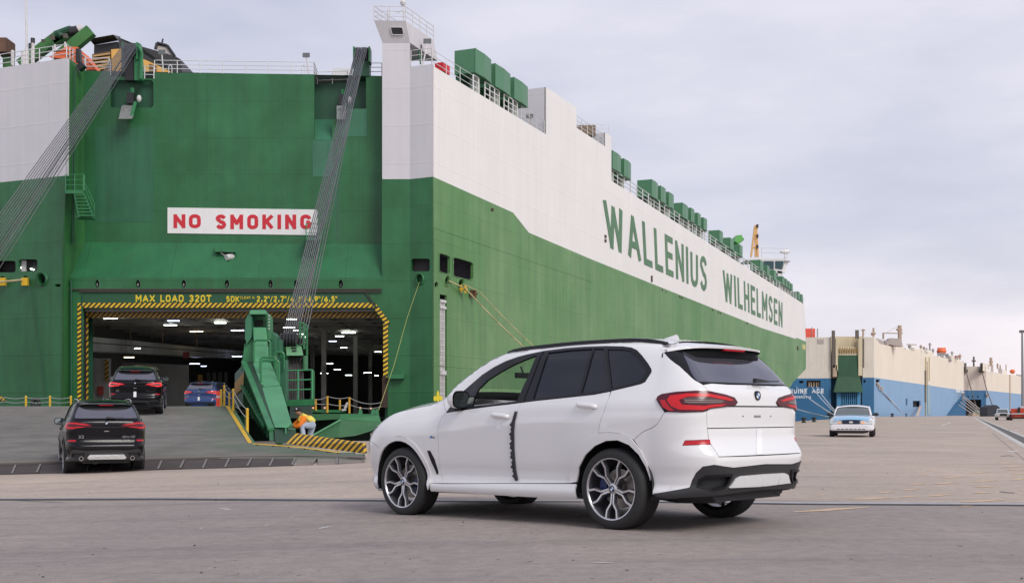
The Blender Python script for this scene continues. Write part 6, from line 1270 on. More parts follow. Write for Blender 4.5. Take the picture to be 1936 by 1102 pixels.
def build_suv(root, paint, open_window=True, extras=True):
    A = root
    def P1(name, poly, m, **k): return part(name, panel_mesh(name, [poly], m, **k), None, A, local=True)
    def P2(name, poly, m, **k):
        me = panel_mesh(name, [poly], m, **k); part(name, me, None, A, local=True); part(name, mirror_mesh(me), None, A, local=True)
    zs = .38                                                # top of sill cut
    # side frame + rear quarter
    roof = [(x, zt(x) - .016) for x in (-.35, -.2, 0, .3, .6, .9, 1.2, 1.5, 1.75, 1.95, 2.1, 2.25, 2.36, 2.43)]
    e1 = U((1254.4, 666.3), (1247.5, 656.5))
    q = [roof[-1]] + [DLO[0]] + U(*DLO_TOP[1:]) + U(*DLO_BOT[:4]) + DR[1:] + AR_O2[1:4] + SEAM_B + [TL[0]] + TL[1:6] + U((1329, 727), (1314, 718.8), (1300, 706), (1285, 692)) + [e1[0], e1[1]] + roof[:-1]
    P2('side_frame', q, paint)
    # front door / rear door
    fb = [uz(*p) for p in DLO_BOT[7:]]
    P2('front_door', DF + list(reversed(DM)) + fb[1:-1], paint)
    rb = [uz(*p) for p in DLO_BOT[3:8]]
    bot = uz(1076.7, 913)
    P2('rear_door', DM[1:] + [bot] + list(reversed(AR_O)) [1:] + list(reversed(DR))[1:] + rb[1:], paint)
    # fender, hood-side
    hoodl = [(x, zt(x) - (.018 if x < 2.5 else .035)) for x in (2.43, 2.6, 2.8, 3.0, 3.2, 3.4, 3.55, 3.65)]
    hl = U((738, 806), (722, 812), (714, 828))
    P2('front_fender', [DF[0]] + hoodl + [(3.75, .90), (AF_O[5][0] + .1, .79)] + AF_O[5:] + list(reversed(DF))[:-1], paint)
    # front bumper
    nb = [AF_O[5], (AF_O[5][0] + .1, .79)]; P1b = nb + [(3.75, .90), (UF, .90), (UF, .24), (3.55, .24), (AF_I[0][0], .265), AF_I[0], AF_I[1]] + AF_O[0:5]
    P2('front_bumper', P1b, paint)
    P2('headlight', [(3.36, .985), (3.46, .925), (3.60, .87), (4.1, .80), (4.1, .87), (3.70, .925), (3.50, 1.0)], HEADG, off=.006)
    # flares
    P2('wheel_arch_flare', list(reversed(AF_O)) + AF_I[1:], paint, off=.012, gap=0, grid=.05)
    fl = list(reversed(AR_O)) + AR_O2[1:] ; P2('wheel_arch_flare', fl + list(reversed(AR_I[1:-1])), paint, off=.012, gap=0, grid=.05)
    # sill
    sill = [AF_I[-2], AF_I[-1], (2.2, .285), (1.3, .272), (.45, .268)] + [AR_I[0], AR_I[1], bot] + [(1.3, .378), DM[-1], DF[-1]]
    P2('sill', [AF_O[-1], (AF_I[-1][0] - .03, .285), (2.0, .278), (1.2, .27), (AR_I[0][0], .265), (AR_I[1][0], bot[1] - .004), (bot[0], bot[1] - .006), (DM[-1][0], DM[-1][1] - .006), (DF[-1][0], DF[-1][1] - .006)], paint, off=.006)
    # rear bumper: upper painted part
    lowb = U((1234.3, 933), (1270, 927.5), (1303.3, 921.4), (1309, 907), (1316, 894), (1328.7, 882), (1350.5, 878.5), (1386.8, 884))
    cz = uz(1443, 877.5)[1]
    tgl = U((1336.7, 776), (1337, 809), (1343.2, 838), (1358.8, 863.3))
    zb = tgl[-1][1]
    bumper_half = [SEAM_B[0]] + SEAM_B[1:-1] + [SEAM_B[-1]] + [TL[13], TL[12], TL[11]] + tgl + [(UC + .3, zb - .004), (UC, zb - .004)]
    low_half = lowb + [(UC, cz)]
    poly = AR_O2[4:] + [AR_I[-1]] + low_half
    poly = [SEAM_B[0]] + AR_O2[4:] + [AR_I[-1]] + low_half
    left = poly + list(reversed(bumper_half))[:-1]
    full = poly[:-1] + mir(poly)[0:] ; 
    ring = poly + mir(poly)[1:] + [(2 * UC - u, z) for u, z in bumper_half[1:]] + list(reversed(bumper_half))[1:-1]
    P1('rear_bumper', ring, paint, holes=[REFL, mir(REFL)])
    P2('bumper_reflector', REFL, REDL, off=.003, gap=.001)
    # lower valance, skid plate, exhausts
    val_half = [(UA + .18, .30)] + lowb + [(UC, cz)]
    EXH = U((1318, 919), (1322, 905), (1334, 898.9), (1382, 896), (1380, 905), (1368.6, 921.4), (1346.9, 925))
    SK = U((1372, 923.5), (1389, 901.4), (1399, 896.7)); skz = (SK[0][1] + SK[-1][1]) / 2
    sk = SK + [(UC, SK[-1][1] + .012), ] ; sk_low = [(UC, SK[0][1] - .01)]
    skid = SK + [(UC, SK[-1][1] + .004)] + [(2 * UC - u, z) for u, z in reversed(SK)] + [(UC, SK[0][1] - .01)]
    lowz = [(UA + .18, .26), (UA - .3, .27), (UC + .4, .30), (UC, .32)]
    bb = U((1240, 939), (1262, 943), (1300, 940), (1340, 938), (1390, 931.5), (1430, 926)); vh = bb[:1] + lowb[:]
    vring = vh + [(UC, cz - .002)] + mir(vh)[:] + [(2 * UC - u, z) for u, z in bb[1:]] + list(reversed(bb[1:]))
    P1('rear_valance', vring, DGREY, holes=[EXH, mir(EXH)], off=.004)
    P1('skid_plate', inset(skid, .012), SKIDW, off=.022, gap=0)
    for k in (-1, 0, 1):
        c = UC + k * .26; P1('skid_plate_rib', [(c - .022, skz - .05), (c + .022, skz - .05), (c + .014, skz + .035), (c - .014, skz + .035)], SKIDW, off=.027, gap=0, thick=.008)
    P2('exhaust_surround', [p for p in inset(EXH, -.006)], GBLACK, holes=[inset(EXH, .014)], off=.016, gap=0)
    P2('exhaust_tip', inset(EXH, .012), mat('exhaust_dark', (.008, .008, .009), .35), off=-.05, gap=0)
    # tailgate: upper + lower halves
    up = tgl[:2]; sz = tgl[1][1]
    hin = [(UC + .5, 1.118), (UC + .30, 1.112)]
    # upper tailgate ring including the strip above the lamps
    gb = U((1329, 727), (1314, 718.8)); gbz = 1.312
    tg_up_half = [(UC, sz)] + [(tgl[1][0], sz), (tgl[0][0], tgl[0][1])] + TL[11:9:-1][1:] + TL[10:5:-1][0:] + [TL[5]] + [gb[0]] + U((1345, 724.5), (1375, 726.5), (1400, 727)) 
    tg_up = tg_up_half + [(UC, gbz)]
    tu = tg_up[1:-1]
    ring2 = [(UC, sz)] + tu + [(UC, uz(1400, 727)[1])] + [(2 * UC - u, z) for u, z in reversed(tu)]
    P1('tailgate', ring2, paint)
    lt = [(tgl[1][0], sz - .002), tgl[2], (tgl[3][0], zb)]
    ring3 = [(UC, sz - .002)] + lt + [(UC, zb)] + [(2 * UC - u, z) for u, z in reversed(lt)]
    P1('lower_tailgate', ring3, paint, gap=.004)
    # handle recess line across the tailgate under the badge
    hz = TL[9][1] - .012
    P1('tailgate_handle_strip', [(UC - .38, hz), (UC + .38, hz), (UC + .38, hz + .012), (UC - .38, hz + .012)], MBLACK, off=.003, gap=0)
    P1('number_plate_lamp', [(UC - .045, hz - .095), (UC + .045, hz - .095), (UC + .045, hz - .075), (UC - .045, hz - .075)], mat('lamp_grey', (.25, .25, .26), .3), off=.003, gap=0)
    for k in (-.19, .19): P1('plate_screw_hole', [(UC + k - .006, hz - .09), (UC + k + .006, hz - .09), (UC + k + .006, hz - .078), (UC + k - .006, hz - .078)], DGREY, off=.002, gap=0)
    # tail lamps
    def tail(mirrorit):
        f = (lambda p: mir(p)) if mirrorit else (lambda p: p)
        o = part('tail_lamp', panel_mesh('tail_lamp', [f(TL)], REDD, off=.014, gap=.002), None, A, local=True)
        inner = U((1262, 757), (1268, 749), (1300, 745), (1338, 745), (1372, 750.5), (1385, 756), (1378, 757.5), (1340, 750.5), (1300, 751), (1284, 757), (1290, 765), (1330, 767), (1342, 765), (1372, 763), (1360, 768), (1342, 770), (1328, 775), (1285, 774.5), (1270, 768))
        part('light_guide', panel_mesh('light_guide', [f(inner)], REDG, off=.017, gap=0, thick=.004), None, o, local=True)
        lo = U((1290, 754.5), (1303, 752), (1340, 751.5), (1366, 757), (1368, 760.5), (1341, 763.3), (1302, 763.8))
        part('smoked_lens', panel_mesh('smoked_lens', [f(lo)], SMOKE, off=.017, gap=0, thick=.004), None, o, local=True)
        bl = U((1250, 757), (1258, 757), (1268, 770), (1276, 776.5), (1266, 776.5), (1254, 769))
        part('side_marker', panel_mesh('side_marker', [f(bl)], REDL, off=.0165, gap=0, thick=.004), None, o, local=True)
        for dz in (.012, .026):
            a = lo[0]; b = lo[4]
            part('lamp_fin', panel_mesh('lamp_fin', [f([(lo[0][0] - .03, lo[6][1] + dz), (lo[3][0] + .02, lo[6][1] + dz + .002), (lo[3][0] + .02, lo[6][1] + dz + .005), (lo[0][0] - .03, lo[6][1] + dz + .004)])], mat('lamp_fin', (.42, .30, .28), .25), off=.0185, gap=0, thick=.003), None, o, local=True)
    tail(False); tail(True)
    # glass and trims of the side windows
    gaps = [WIN_F] if open_window else []
    P2b = panel_mesh('window_surround', [DLO], GBLACK, holes=[WIN_F, GL_R, GL_S, GL_Q], off=.001, gap=0, grid=.05)
    part('window_surround', P2b, None, A, local=True); part('window_surround', mirror_mesh(P2b), None, A, local=True)
    P2('side_glass', inset(GL_R, -.006), TINT, off=-.012, gap=0); P2('side_glass', inset(GL_S, -.006), TINT, off=-.010, gap=0); P2('side_glass', inset(GL_Q, -.006), TINT, off=-.008, gap=0)
    wf = panel_mesh('front_side_glass', [inset(WIN_F, -.006)], CLEAR if open_window else TINT, off=-.012, gap=0, thick=.004)
    if open_window: part('front_side_glass', mirror_mesh(wf), None, A, local=True)
    else: part('front_side_glass', wf, None, A, local=True); part('front_side_glass', mirror_mesh(wf), None, A, local=True)
    # pillar joints of the doors in the window trim
    for a, b in (((1028.5, 664.5), (990.5, 759.5)), ):
        pa, pb = uz(*a), uz(*b); P2('pillar_seam', [(pa[0] - .004, pa[1]), (pa[0] + .004, pa[1]), (pb[0] + .004, pb[1]), (pb[0] - .004, pb[1])], MBLACK, off=.0035, gap=0, thick=.002)
    pa, pb, pc = U((1143.5, 656), (1147.3, 700), (1153.6, 738)); P2('pillar_seam', [(pa[0] - .004, pa[1]), (pa[0] + .004, pa[1]), (pb[0] + .004, pb[1]), (pc[0] + .004, pc[1]), (pc[0] - .004, pc[1]), (pb[0] - .004, pb[1])], MBLACK, off=.0035, gap=0, thick=.002)
    # rear window with its side pieces
    gl_half = U((1256, 666.5), (1285, 693), (1300, 706.5), (1314, 718.8), (1329, 725), (1350, 723.5), (1400, 725.5))
    topz = 1.66
    gh = gl_half[:-1]
    gring = [(UC, gl_half[-1][1])] + list(reversed(gh)) + [(gh[0][0] - .05, gh[0][1] + .02), (UA - .5, topz), (UC, topz)] + [(UC * 2 - UA + .5, topz), (2 * UC - gh[0][0] + .05, gh[0][1] + .02)] + [(2 * UC - u, z) for u, z in gh]
    gw = U((1296, 676), (1305, 700), (1318, 719)); 
    gi = [(gw[2][0], gl_half[-1][1] + .012), gw[1], (gw[0][0], topz - .005)]
    pane = gi + [(2 * UC - u, z) for u, z in reversed(gi)]
    P1('rear_window_surround', gring, GBLACK, holes=[pane], gap=0, grid=.06)
    P1('rear_window', inset(pane, -.004), TINT2, gap=0, off=-.003, grid=.06)
    P2('spoiler_side', [(-.335, zt(-.335) - .014), e1[1], e1[0], uz(1275, 662.5), uz(1294, 658.5), (UA - .30, 1.70), (UA - .05, 1.722)], paint, gap=0, off=-.004)
    P2('roof_corner', [(-.22, 1.58), (-.22, 1.725), (-.52, 1.70), (e1[0][0] - .03, e1[0][1] + .005), (-.44, 1.56)], paint, gap=0, off=-.007, thick=.004)
    # roof cap and windscreen
    def cap(x, v, drop=0):
        w = float(Wd(x, zt(x) - .016)); y = w * (1 - 2 * v); return (x, y, zt(x) - .016 + .016 * min(1, (1 - abs(y) / w) * 8) + .03 * (1 - (y / w)**2) - drop)
    xs = [-.45, -.2, 0, .3, .6, .9, 1.15, 1.4]
    mb = MB().grid(lambda a, v: cap(float(np.interp(a, np.linspace(0, 1, 8), xs)), v), 7, 24); mb.f = [tuple(reversed(f)) for f in mb.f]
    part('roof', mb, paint, A, local=True, smooth=True)
    mb = MB().grid(lambda a, v: cap(1.41 + a * .95, v), 10, 20); mb.f = [tuple(reversed(f)) for f in mb.f]
    part('windscreen', mb, CLEAR if open_window else TINT, A, local=True, smooth=True)
    def hood(a, v):
        x = 2.40 + a * 1.40; z0 = zt(x) - .035; w = float(Wd(x, z0)) - .004 - .28 * sst(3.35, 3.95, x); y = w * (1 - 2 * v)
        return (x, y, z0 + .045 * min(1, (1 - abs(y) / w) * 5)**.7 + .03 * (1 - (y / w)**2))
    mb = MB().grid(hood, 16, 24); mb.f = [tuple(reversed(f)) for f in mb.f]
    part('bonnet', mb, paint, A, local=True, smooth=True)
    # grille
    g = MB()
    for sg in (1, -1):
        g.box((3.74, min(sg * .06, sg * .42), .60), (3.80, max(sg * .06, sg * .42), .82))
    part('grille', g, GBLACK, A, local=True)
    # spoiler
    def spo(v, prof):
        vv = 1 - 2 * v; k = abs(vv); tr = -.735 + .09 * k**2 + .17 * k**9; zz = 1.672 - .006 * k * k - .030 * k**9; zr = float(ZT(-.38)) - .016 + .03 * (1 - k * k) - .03 * k**8
        p = [(-.33, zr), (-.50, zr * .55 + (zz + .02) * .45 + .008), (tr + .05, zz + .016), (tr, zz + .004), (tr + .006, zz - .014), (tr + .05, zz - .028), (max(-.672 + .10 * k**4, tr + .04), 1.572)]
        x, z = p[prof]; y = vv * (float(Wd(-.36, min(z, 1.70) if prof > 0 else 1.70)) - .004 + (.012 if prof < 1 else 0)); return (x, y, z)
    mb = MB().grid(lambda a, v: spo(v, int(round(a * 4))), 4, 28); mb.f = [f for f in mb.f]
    mb2 = MB().grid(lambda a, v: spo(v, 4 + int(round(a * 2))), 2, 28)
    mb.f = [tuple(reversed(f)) for f in mb.f]; mb2.f = [tuple(reversed(f)) for f in mb2.f]
    sp = part('spoiler', mb, paint, A, local=True, smooth=50); part('spoiler_underside', mb2, mat('cavity_black', (.006, .006, .007), .6, spec=.1), sp, local=True, smooth=40)
    bl = MB()
    bl.hexa([(-.722, -.17, 1.640), (-.722, .17, 1.640), (-.69, .17, 1.638), (-.69, -.17, 1.638), (-.728, -.17, 1.657), (-.728, .17, 1.657), (-.70, .17, 1.655), (-.70, -.17, 1.655)])
    part('high_brake_lamp', bl, REDL, sp, local=True)
    # shark fin
    fin = MB(); sec = [(-.30, 0), (-.12, 0)]
    def fn(a, v):
        t = a; x = .17 - .24 * t; h = .068 * min(1, (t * 1.15)**.8) * (1 if t < .86 else max(0, (1 - t) / .14)**.5); w = .030 * math.sin(math.pi * min(1, t * .8 + .12))
        an = math.pi * v; return (x - .03 * t * math.sin(an), w * math.cos(an) * (1 if math.sin(an) < .5 else .35), 1.785 - .01 * t + h * math.sin(an))
    fin.grid(fn, 14, 8); part('aerial_fin', fin, paint, A, local=True, smooth=60)
    # roof rails
    for sg in (1, -1):
        m = MB(); prev = None
        xs2 = [-.40, -.33, -.2, 0, .3, .6, .9, 1.2, 1.4, 1.55, 1.63]
        for x in xs2:
            w = float(Wd(x, zt(x) - .03)) + .002; k = min(1, max(0, (x + .40) / .2)) * min(1, max(0, (1.63 - x) / .2)); h = .004 + .016 * k**.6; zb0 = zt(x) - .004
            sec = [(x, sg * (w - .015), zb0 - .022), (x, sg * (w - .055), zb0 - .01), (x, sg * (w - .052), zb0 + h), (x, sg * (w - .024), zb0 + h - .004)]
            if prev: m.hexa(prev + sec) if sg > 0 else m.hexa(sec + prev)
            prev = sec
        part('roof_rail', m, GBLACK, A, local=True, smooth=30)
    # mirrors
    for sg in (1, -1):
        m = MB(); cx, cy, czz = 1.98, .975, 1.225
        def mf(a, v):
            th = 2 * math.pi * a; ph = v * math.pi / 2 * .98
            ry = .125 * abs(math.cos(th))**.6 * (1 if math.cos(th) > 0 else -1); rz = .10 * abs(math.sin(th))**.7 * (1 if math.sin(th) > 0 else -1)
            if rz < 0: rz *= .85
            k = math.cos(ph)**.6
            return (cx - .02 + .14 * math.sin(ph), sg * (cy + .03 + ry * k), czz + .02 + rz * k)
        m.grid(mf, 24, 8)
        if sg > 0: m.f = [tuple(reversed(f)) for f in m.f]
        o = part('door_mirror', m, paint, A, local=True, smooth=True)
        g = MB(); gp = [mf(i / 24, 0) for i in range(24)]; c0 = (cx - .022, sg * (cy + .03), czz + .02)
        g.add([(p[0] - .002, p[1], p[2]) for p in gp] + [c0], [(i, (i + 1) % 24, 24) for i in range(24)])
        part('mirror_housing', g, GBLACK, o, local=True)
        g = MB(); g.add([(p[0] - .006, c0[1] + (p[1] - c0[1]) * .86, c0[2] + (p[2] - c0[2]) * .84) for p in gp] + [(c0[0] - .006, c0[1], c0[2])], [(i, (i + 1) % 24, 24) for i in range(24)])
        part('mirror_glass', g, mat('mirror_glass', (.25, .3, .3), .04, .9), o, local=True)
        g = MB(); g.hexa([(2.0, sg * .90, 1.135), (2.0, sg * .97, 1.14), (2.10, sg * .97, 1.14), (2.12, sg * .90, 1.135), (2.0, sg * .90, 1.165), (2.0, sg * .98, 1.175), (2.10, sg * .98, 1.175), (2.12, sg * .90, 1.165)])
        part('mirror_foot', g, GBLACK, o, local=True)
    # door handles
    for (hx, hy) in ((947, 785.5), (1110, 766.5)):
        u0, z0 = uz(hx, hy)
        for sg in (1, -1):
            m = MB()
            def hf(a, v):
                x = u0 + .125 * math.cos(math.pi * a); th = 2 * math.pi * v; k = math.sin(math.pi * a)**.35; w = float(Wd(x, z0))
                out = .030 * min(1, math.sin(math.pi * a) * 1.6)
                return (x, sg * (w + out + .016 * k * math.cos(th)), z0 + .027 * k * math.sin(th) + .012 * math.cos(math.pi * a))
            m.grid(hf, 16, 12)
            if sg < 0: m.f = [tuple(reversed(f)) for f in m.f]
            part('door_handle', m, paint, A, local=True, smooth=True)
    P2('handle_recess', [(uz(946, 785)[0] + .095 * math.cos(t), uz(946, 785)[1] - .004 + .030 * math.sin(t)) for t in np.linspace(0, 2 * math.pi, 20)[:-1]], paint, off=.0035, gap=0, thick=.003)
    # side vent behind the front wheel, small badge above it
    P2('air_breather', U((808, 851.5), (813.5, 851.5), (822, 868), (829, 893), (828.5, 897), (825, 894), (815, 871)), GBLACK, off=.004, gap=0)
    P2('side_badge', U((812, 827.5), (815.5, 823), (817.5, 825), (817.5, 827.5)), BLUEE, off=.003, gap=0, thick=.003)
    P2('side_badge', U((818, 825.5), (822, 826), (822.5, 827.5), (818, 827.5)), DGREY, off=.003, gap=0, thick=.003)
    # fuel flap not on this side; wiper
    wz = S(np.array(UC + .02), np.array(1.345)); wy = -.02
    m = MB(); x0 = float(XR(1.36)) - .05
    m.hexa([(x0 - .05, .02, 1.335), (x0 - .05, -.22, 1.345), (x0 - .01, -.22, 1.345), (x0 - .01, .02, 1.335), (x0 - .045, .00, 1.378), (x0 - .045, -.20, 1.360), (x0 - .0, -.20, 1.360), (x0, .0, 1.378)])
    m.tube((x0 - .035, -.2, 1.353), (x0 - .03, -.40, 1.358), .006)
    part('rear_wiper', m, MBLACK, A, local=True, bevel=.006)
    # badge
    bz = uz(1438, 747.8)[1]; bx = float(S(np.array(UC), np.array(bz))[0])
    m = MB(); roundel(m, lambda a, b: (bx - .012, -a, bz + b), .043); m.lathe([(.043, bx - .012), (.045, bx + .01)], 32, 'x', (0, 0, bz))
    part('round_badge', m, [GBLACK, WHITEE, BLUEE], A, local=True)
    # inner shell, floor, wheel housings
    sh = MB()
    us = np.arange(UA - 1.2, UB + 1.41, .06); zz2 = np.arange(.30, 1.17, .06); g3 = S(*np.meshgrid(us, zz2)); n3 = Snorm(*np.meshgrid(us, zz2)); g3 = g3 - n3 * .03
    vs = g3.reshape(-1, 3); nu = len(us); fs = []
    for j in range(len(zz2) - 1):
        for i in range(nu - 1):
            c = g3[j, i]; x, z = us[i] + .03, zz2[j] + .03
            if math.hypot(x - 0, z - .40) < .47 or math.hypot(x - 2.975, z - .40) < .47: continue
            if z > zt(min(max(x, -.9), 3.9)) - .12: continue
            fs.append((j * nu + i, (j + 1) * nu + i, (j + 1) * nu + i + 1, j * nu + i + 1))
    sh.add(vs, fs); sh.add([(v[0], -v[1], v[2]) for v in vs], [tuple(reversed(f)) for f in fs])
    part('inner_shell', sh, CABIN, A, local=True)
    fl = MB()
    fl.box((-.85, -.55, .26), (3.6, .55, .32)); fl.box((.42, -.90, .27), (2.5, .90, .33)); fl.box((-.85, -.6, .37), (-.46, .6, .42)); fl.box((3.3, -.7, .26), (3.7, .7, .31))
    part('underbody', fl, MBLACK, A, local=True)
    for x in (0, 2.975):
        for sg in (1, -1):
            m = MB(); n = 20; rr = .455; vs = []
            for i in range(n + 1):
                t = math.pi * i / n * 1.16 - .08 * math.pi; c = (x + rr * math.cos(t), .40 + rr * math.sin(t))
                vs += [(c[0], sg * .94, c[1]), (c[0], sg * .50, c[1])]
            m.add(vs, [(2 * i, 2 * i + 1, 2 * i + 3, 2 * i + 2) for i in range(n)])
            m.add([vs[2 * i + 1] for i in range(n + 1)] + [(x, sg * .50, .40)], [(i, i + 1, n + 1) for i in range(n)])
            part('wheel_housing', m, MBLACK, A, local=True)
    part('front_axle', MB().tube((2.975, -.8, .37), (2.975, .8, .37), .04), mat('dull_metal', (.12, .115, .11), .5, .6), A, local=True)
    for k in (.52, -.52): part('silencer', MB().tube((-.85, k, .36), (-.4, k, .33), .09), MBLACK, A, local=True, smooth=40)
    m = MB(); m.tube((0, -.8, .37), (0, .8, .37), .045); m.lathe([(0, -.75), (.09, -.7), (.10, -.2), (.08, .0)], 16, 'x', (0, .25, .32))
    part('axle', m, mat('dull_metal', (.12, .115, .11), .5, .6), A, local=True)
    for x, wd in ((0, .305), (2.975, .275)):
        for sg in (1, -1): build_wheel(sg, wd, A, x)
    # cabin
    m = MB(); m.hexa([(1.75, -.85, .7), (1.75, .85, .7), (2.35, .88, .7), (2.35, -.88, .7), (1.72, -.85, 1.10), (1.72, .85, 1.10), (2.42, .86, 1.14), (2.42, -.86, 1.14)])
    def hump(a, v): x = 1.80 + .35 * a; y = .62 - .5 * v; return (x, y, 1.10 + .075 * math.sin(math.pi * v)**.5 * math.sin(math.pi * (a * .8 + .2))**.5)
    m.grid(hump, 8, 10); part('dashboard', m, CABIN, A, local=True, smooth=40, bevel=.03)
    m = MB(); c = Vector((1.58, .37, 1.08)); ax = Vector((.90, 0, -.42)).normalized(); sd_ = Vector((0, 1, 0)); up_ = ax.cross(sd_) * -1
    ring = [c + (sd_ * math.cos(t) + up_ * math.sin(t)) * .185 for t in np.linspace(0, 2 * math.pi, 25)]
    m.path(ring, .016, 8)
    for t in (0, math.pi, -math.pi / 2): m.tube(c, c + (sd_ * math.cos(t) + up_ * math.sin(t)) * .18, .018, 6)
    m.tube(c, c + ax * .25, .045, 12); m.ball(c, .06)
    part('steering_wheel', m, GBLACK, A, local=True, smooth=40)
    for (x, y) in ((1.05, .40), (1.05, -.40), (.15, .42), (.15, -.42)):
        m = MB(); m.hexa([(x, y - .26, .45), (x, y + .26, .45), (x + .52, y + .26, .45), (x + .52, y - .26, .45), (x, y - .26, .68), (x, y + .26, .68), (x + .52, y + .26, .72), (x + .52, y - .26, .72)])
        m.hexa([(x - .12, y - .25, .62), (x - .12, y + .25, .62), (x + .06, y + .25, .62), (x + .06, y - .25, .62), (x - .30, y - .21, 1.26), (x - .30, y + .21, 1.26), (x - .19, y + .21, 1.26), (x - .19, y - .21, 1.26)])
        m.hexa([(x - .31, y - .13, 1.28), (x - .31, y + .13, 1.28), (x - .20, y + .13, 1.28), (x - .20, y - .13, 1.28), (x - .33, y - .11, 1.46), (x - .33, y + .11, 1.46), (x - .25, y + .11, 1.46), (x - .25, y - .11, 1.46)])
        part('seat', m, mat('seat_leather', (.03, .03, .032), .6), A, local=True, bevel=.04)
    m = MB(); m.box((2.02, -.11, 1.50), (2.05, .11, 1.56)); m.tube((2.03, 0, 1.56), (2.06, 0, 1.63), .01); m.grid(lambda a, v: cap(-.4 + 1.85 * a, .04 + .92 * v, .05), 8, 10)
    part('headliner', m, CABIN, A, local=True)
    if extras:
        # wavy foam strip on the edge of the front door
        lft = [(974.6, 777), (971.6, 786), (970.5, 793)]; ys = np.arange(797, 906, 2.2); L = []; Rr = []
        for k, y in enumerate(ys):
            t = (y - 797) / 109.; xc = np.interp(y, [777, 797, 816, 850, 887, 908], [978, 973.6, 971.8, 972.4, 975.3, 979.6])
            L.append((xc - 4.6 - (2.0 if (k // 2) % 2 else 0) - 1.2 * math.sin(k * .7), y)); Rr.append((xc + .6, y))
        poly = U((974.8, 777.2), (978.2, 778.2)) + U(*Rr) + U((979.6, 907.8), (975.6, 908.6)) + U(*reversed(L))
        part('edge_guard', panel_mesh('edge_guard', [poly], TAPE, off=.014, gap=0, thick=.012, step=.02), None, A, local=True, label='wavy dark foam strip along the rear edge of the front door')
        P1('film_strip', U(*[(1441 - .01 * k, 810 + k) for k in range(0, 49, 6)]) + U(*[(1430 - .01 * k, 811 + k) for k in range(48, -1, -6)]), FILM, off=.003, gap=0, thick=.0001)
        a = uz(941, 803)
        P1('film_strip', [(a[0] - .035, a[1] - .045), (a[0] + .03, a[1] - .045), (a[0] + .03, a[1] + .04), (a[0] - .035, a[1] + .04)], FILM, off=.002, gap=0, thick=.002)
    return A
suv = thing('suv', 'white SUV with dark tinted rear windows, parked in the foreground on the quay', 'car', mtx=CARM)
build_suv(suv, WHITE)
# ------------------------------------------------------------------ cars on the ramp: the same body with its own paint
def car_matrix(x, y, z, head, pitch=0., sc=(1, 1, 1)):
    h, p = R(head), R(pitch); f = Vector((math.sin(h) * math.cos(p), math.cos(h) * math.cos(p), math.sin(p))); l = Vector((-math.cos(h), math.sin(h), 0)); u = f.cross(l)
    return Matrix(((f.x * sc[0], l.x * sc[1], u.x * sc[2], x), (f.y * sc[0], l.y * sc[1], u.y * sc[2], y), (f.z * sc[0], l.z * sc[1], u.z * sc[2], z), (0, 0, 0, 1)))
BLACKP = mat('suv_black_paint', (.006, .006, .008), .14, spec=.3); BLUEP = mat('suv_blue_paint', (.012, .045, .17), .2, .2, coat=1.)
SKIDS = mat('silver_skid_plate', (.45, .44, .43), .35, .4)
_kids = {}
for o in bpy.data.objects:
    if o.parent: _kids.setdefault(o.parent, []).append(o)
def suv_copy(mtx, label, swap, skip=()):
    r = suv.copy(); COL.objects.link(r); r.matrix_world = mtx; r['label'] = label; r['category'] = 'car'; WORLD[r] = mtx
    def rec(src, dst):
        for ch in _kids.get(src, []):
            if ch.name.split('.')[0] in skip: continue
            c = ch.copy(); COL.objects.link(c); c.parent = dst; WORLD[c] = mtx
            if 'label' in c: del c['label']
            for i, sl in enumerate(c.material_slots):
                m0 = c.data.materials[i]
                if m0 in swap: sl.link = 'OBJECT'; sl.material = swap[m0]
            rec(ch, c)
    rec(suv, r); return r
REDLIT = mat('red_light_lit', (.95, .02, .03), .25, coat=1., emit=(1, .03, .03), est=.7); TINTW = mat('window_tint_light', (.03, .03, .035), .03, ior=1.6)
bl = {WHITE: BLACKP, CLEAR: TINTW, CALIP: STEEL}
# compact black SUV at the ramp foot
hd = -23.5; f = Vector((math.sin(R(hd)), math.cos(R(hd)), 0)); rc = Vector((-9.10, 25.55, 0)) + f * 1.0
x3 = suv_copy(car_matrix(rc.x, rc.y, gz(rc.x) - .02, hd, 0, (.94, .905, .945)), 'black SUV with a silver rear skid plate waiting at the foot of the ramp', {**bl, SKIDW: SKIDS}, skip=('edge_guard', 'film_strip', 'skid_plate', 'skid_plate_rib', 'exhaust_surround', 'exhaust_tip', 'smoked_lens', 'lamp_fin', 'roof_rail'))
def C3(root, name, mb, m, **k): return part(name, mb, m, root, local=True, **k)
RAILS = mat('satin_rail', (.42, .42, .43), .35, .7)
for sg in (1, -1):
    m = MB(); pts = []
    for x in (-.42, -.3, 0, .5, 1.0, 1.4, 1.6):
        w = float(Wd(x, zt(x) - .03)) - .02; pts.append((x, sg * w, zt(x) + (.0 if x in (-.42, 1.6) else .026)))
    m.path(pts, .016, 6); C3(x3, 'roof_rail', m, RAILS)
    m = MB(); m.lathe([(.052, -1.085), (.052, -1.02)], 20, 'x', (0, sg * .60, .385)); m.lathe([(.040, -1.02), (.040, -1.086), (.052, -1.086)], 20, 'x', (0, sg * .60, .385)); C3(x3, 'exhaust_tip', m, CHROME)
    m = MB(); m.lathe([(0, -1.03), (.04, -1.03)], 16, 'x', (0, sg * .60, .385)); C3(x3, 'exhaust_bore', m, DARK)
m = MB(); q = [(-1.10, -.42, .36), (-1.10, .42, .36), (-1.10, .46, .40), (-1.09, .40, .475), (-1.09, -.40, .475), (-1.10, -.46, .40)]; m.prism(q, (.05, 0, 0)); C3(x3, 'skid_plate', m, SKIDS)
for y in (-.22, 0, .22): m = MB(); m.box((-1.115, y - .05, .43), (-1.10, y + .05, .45)); C3(x3, 'skid_plate_rib', m, mat('pale_silver', (.7, .7, .7), .3))
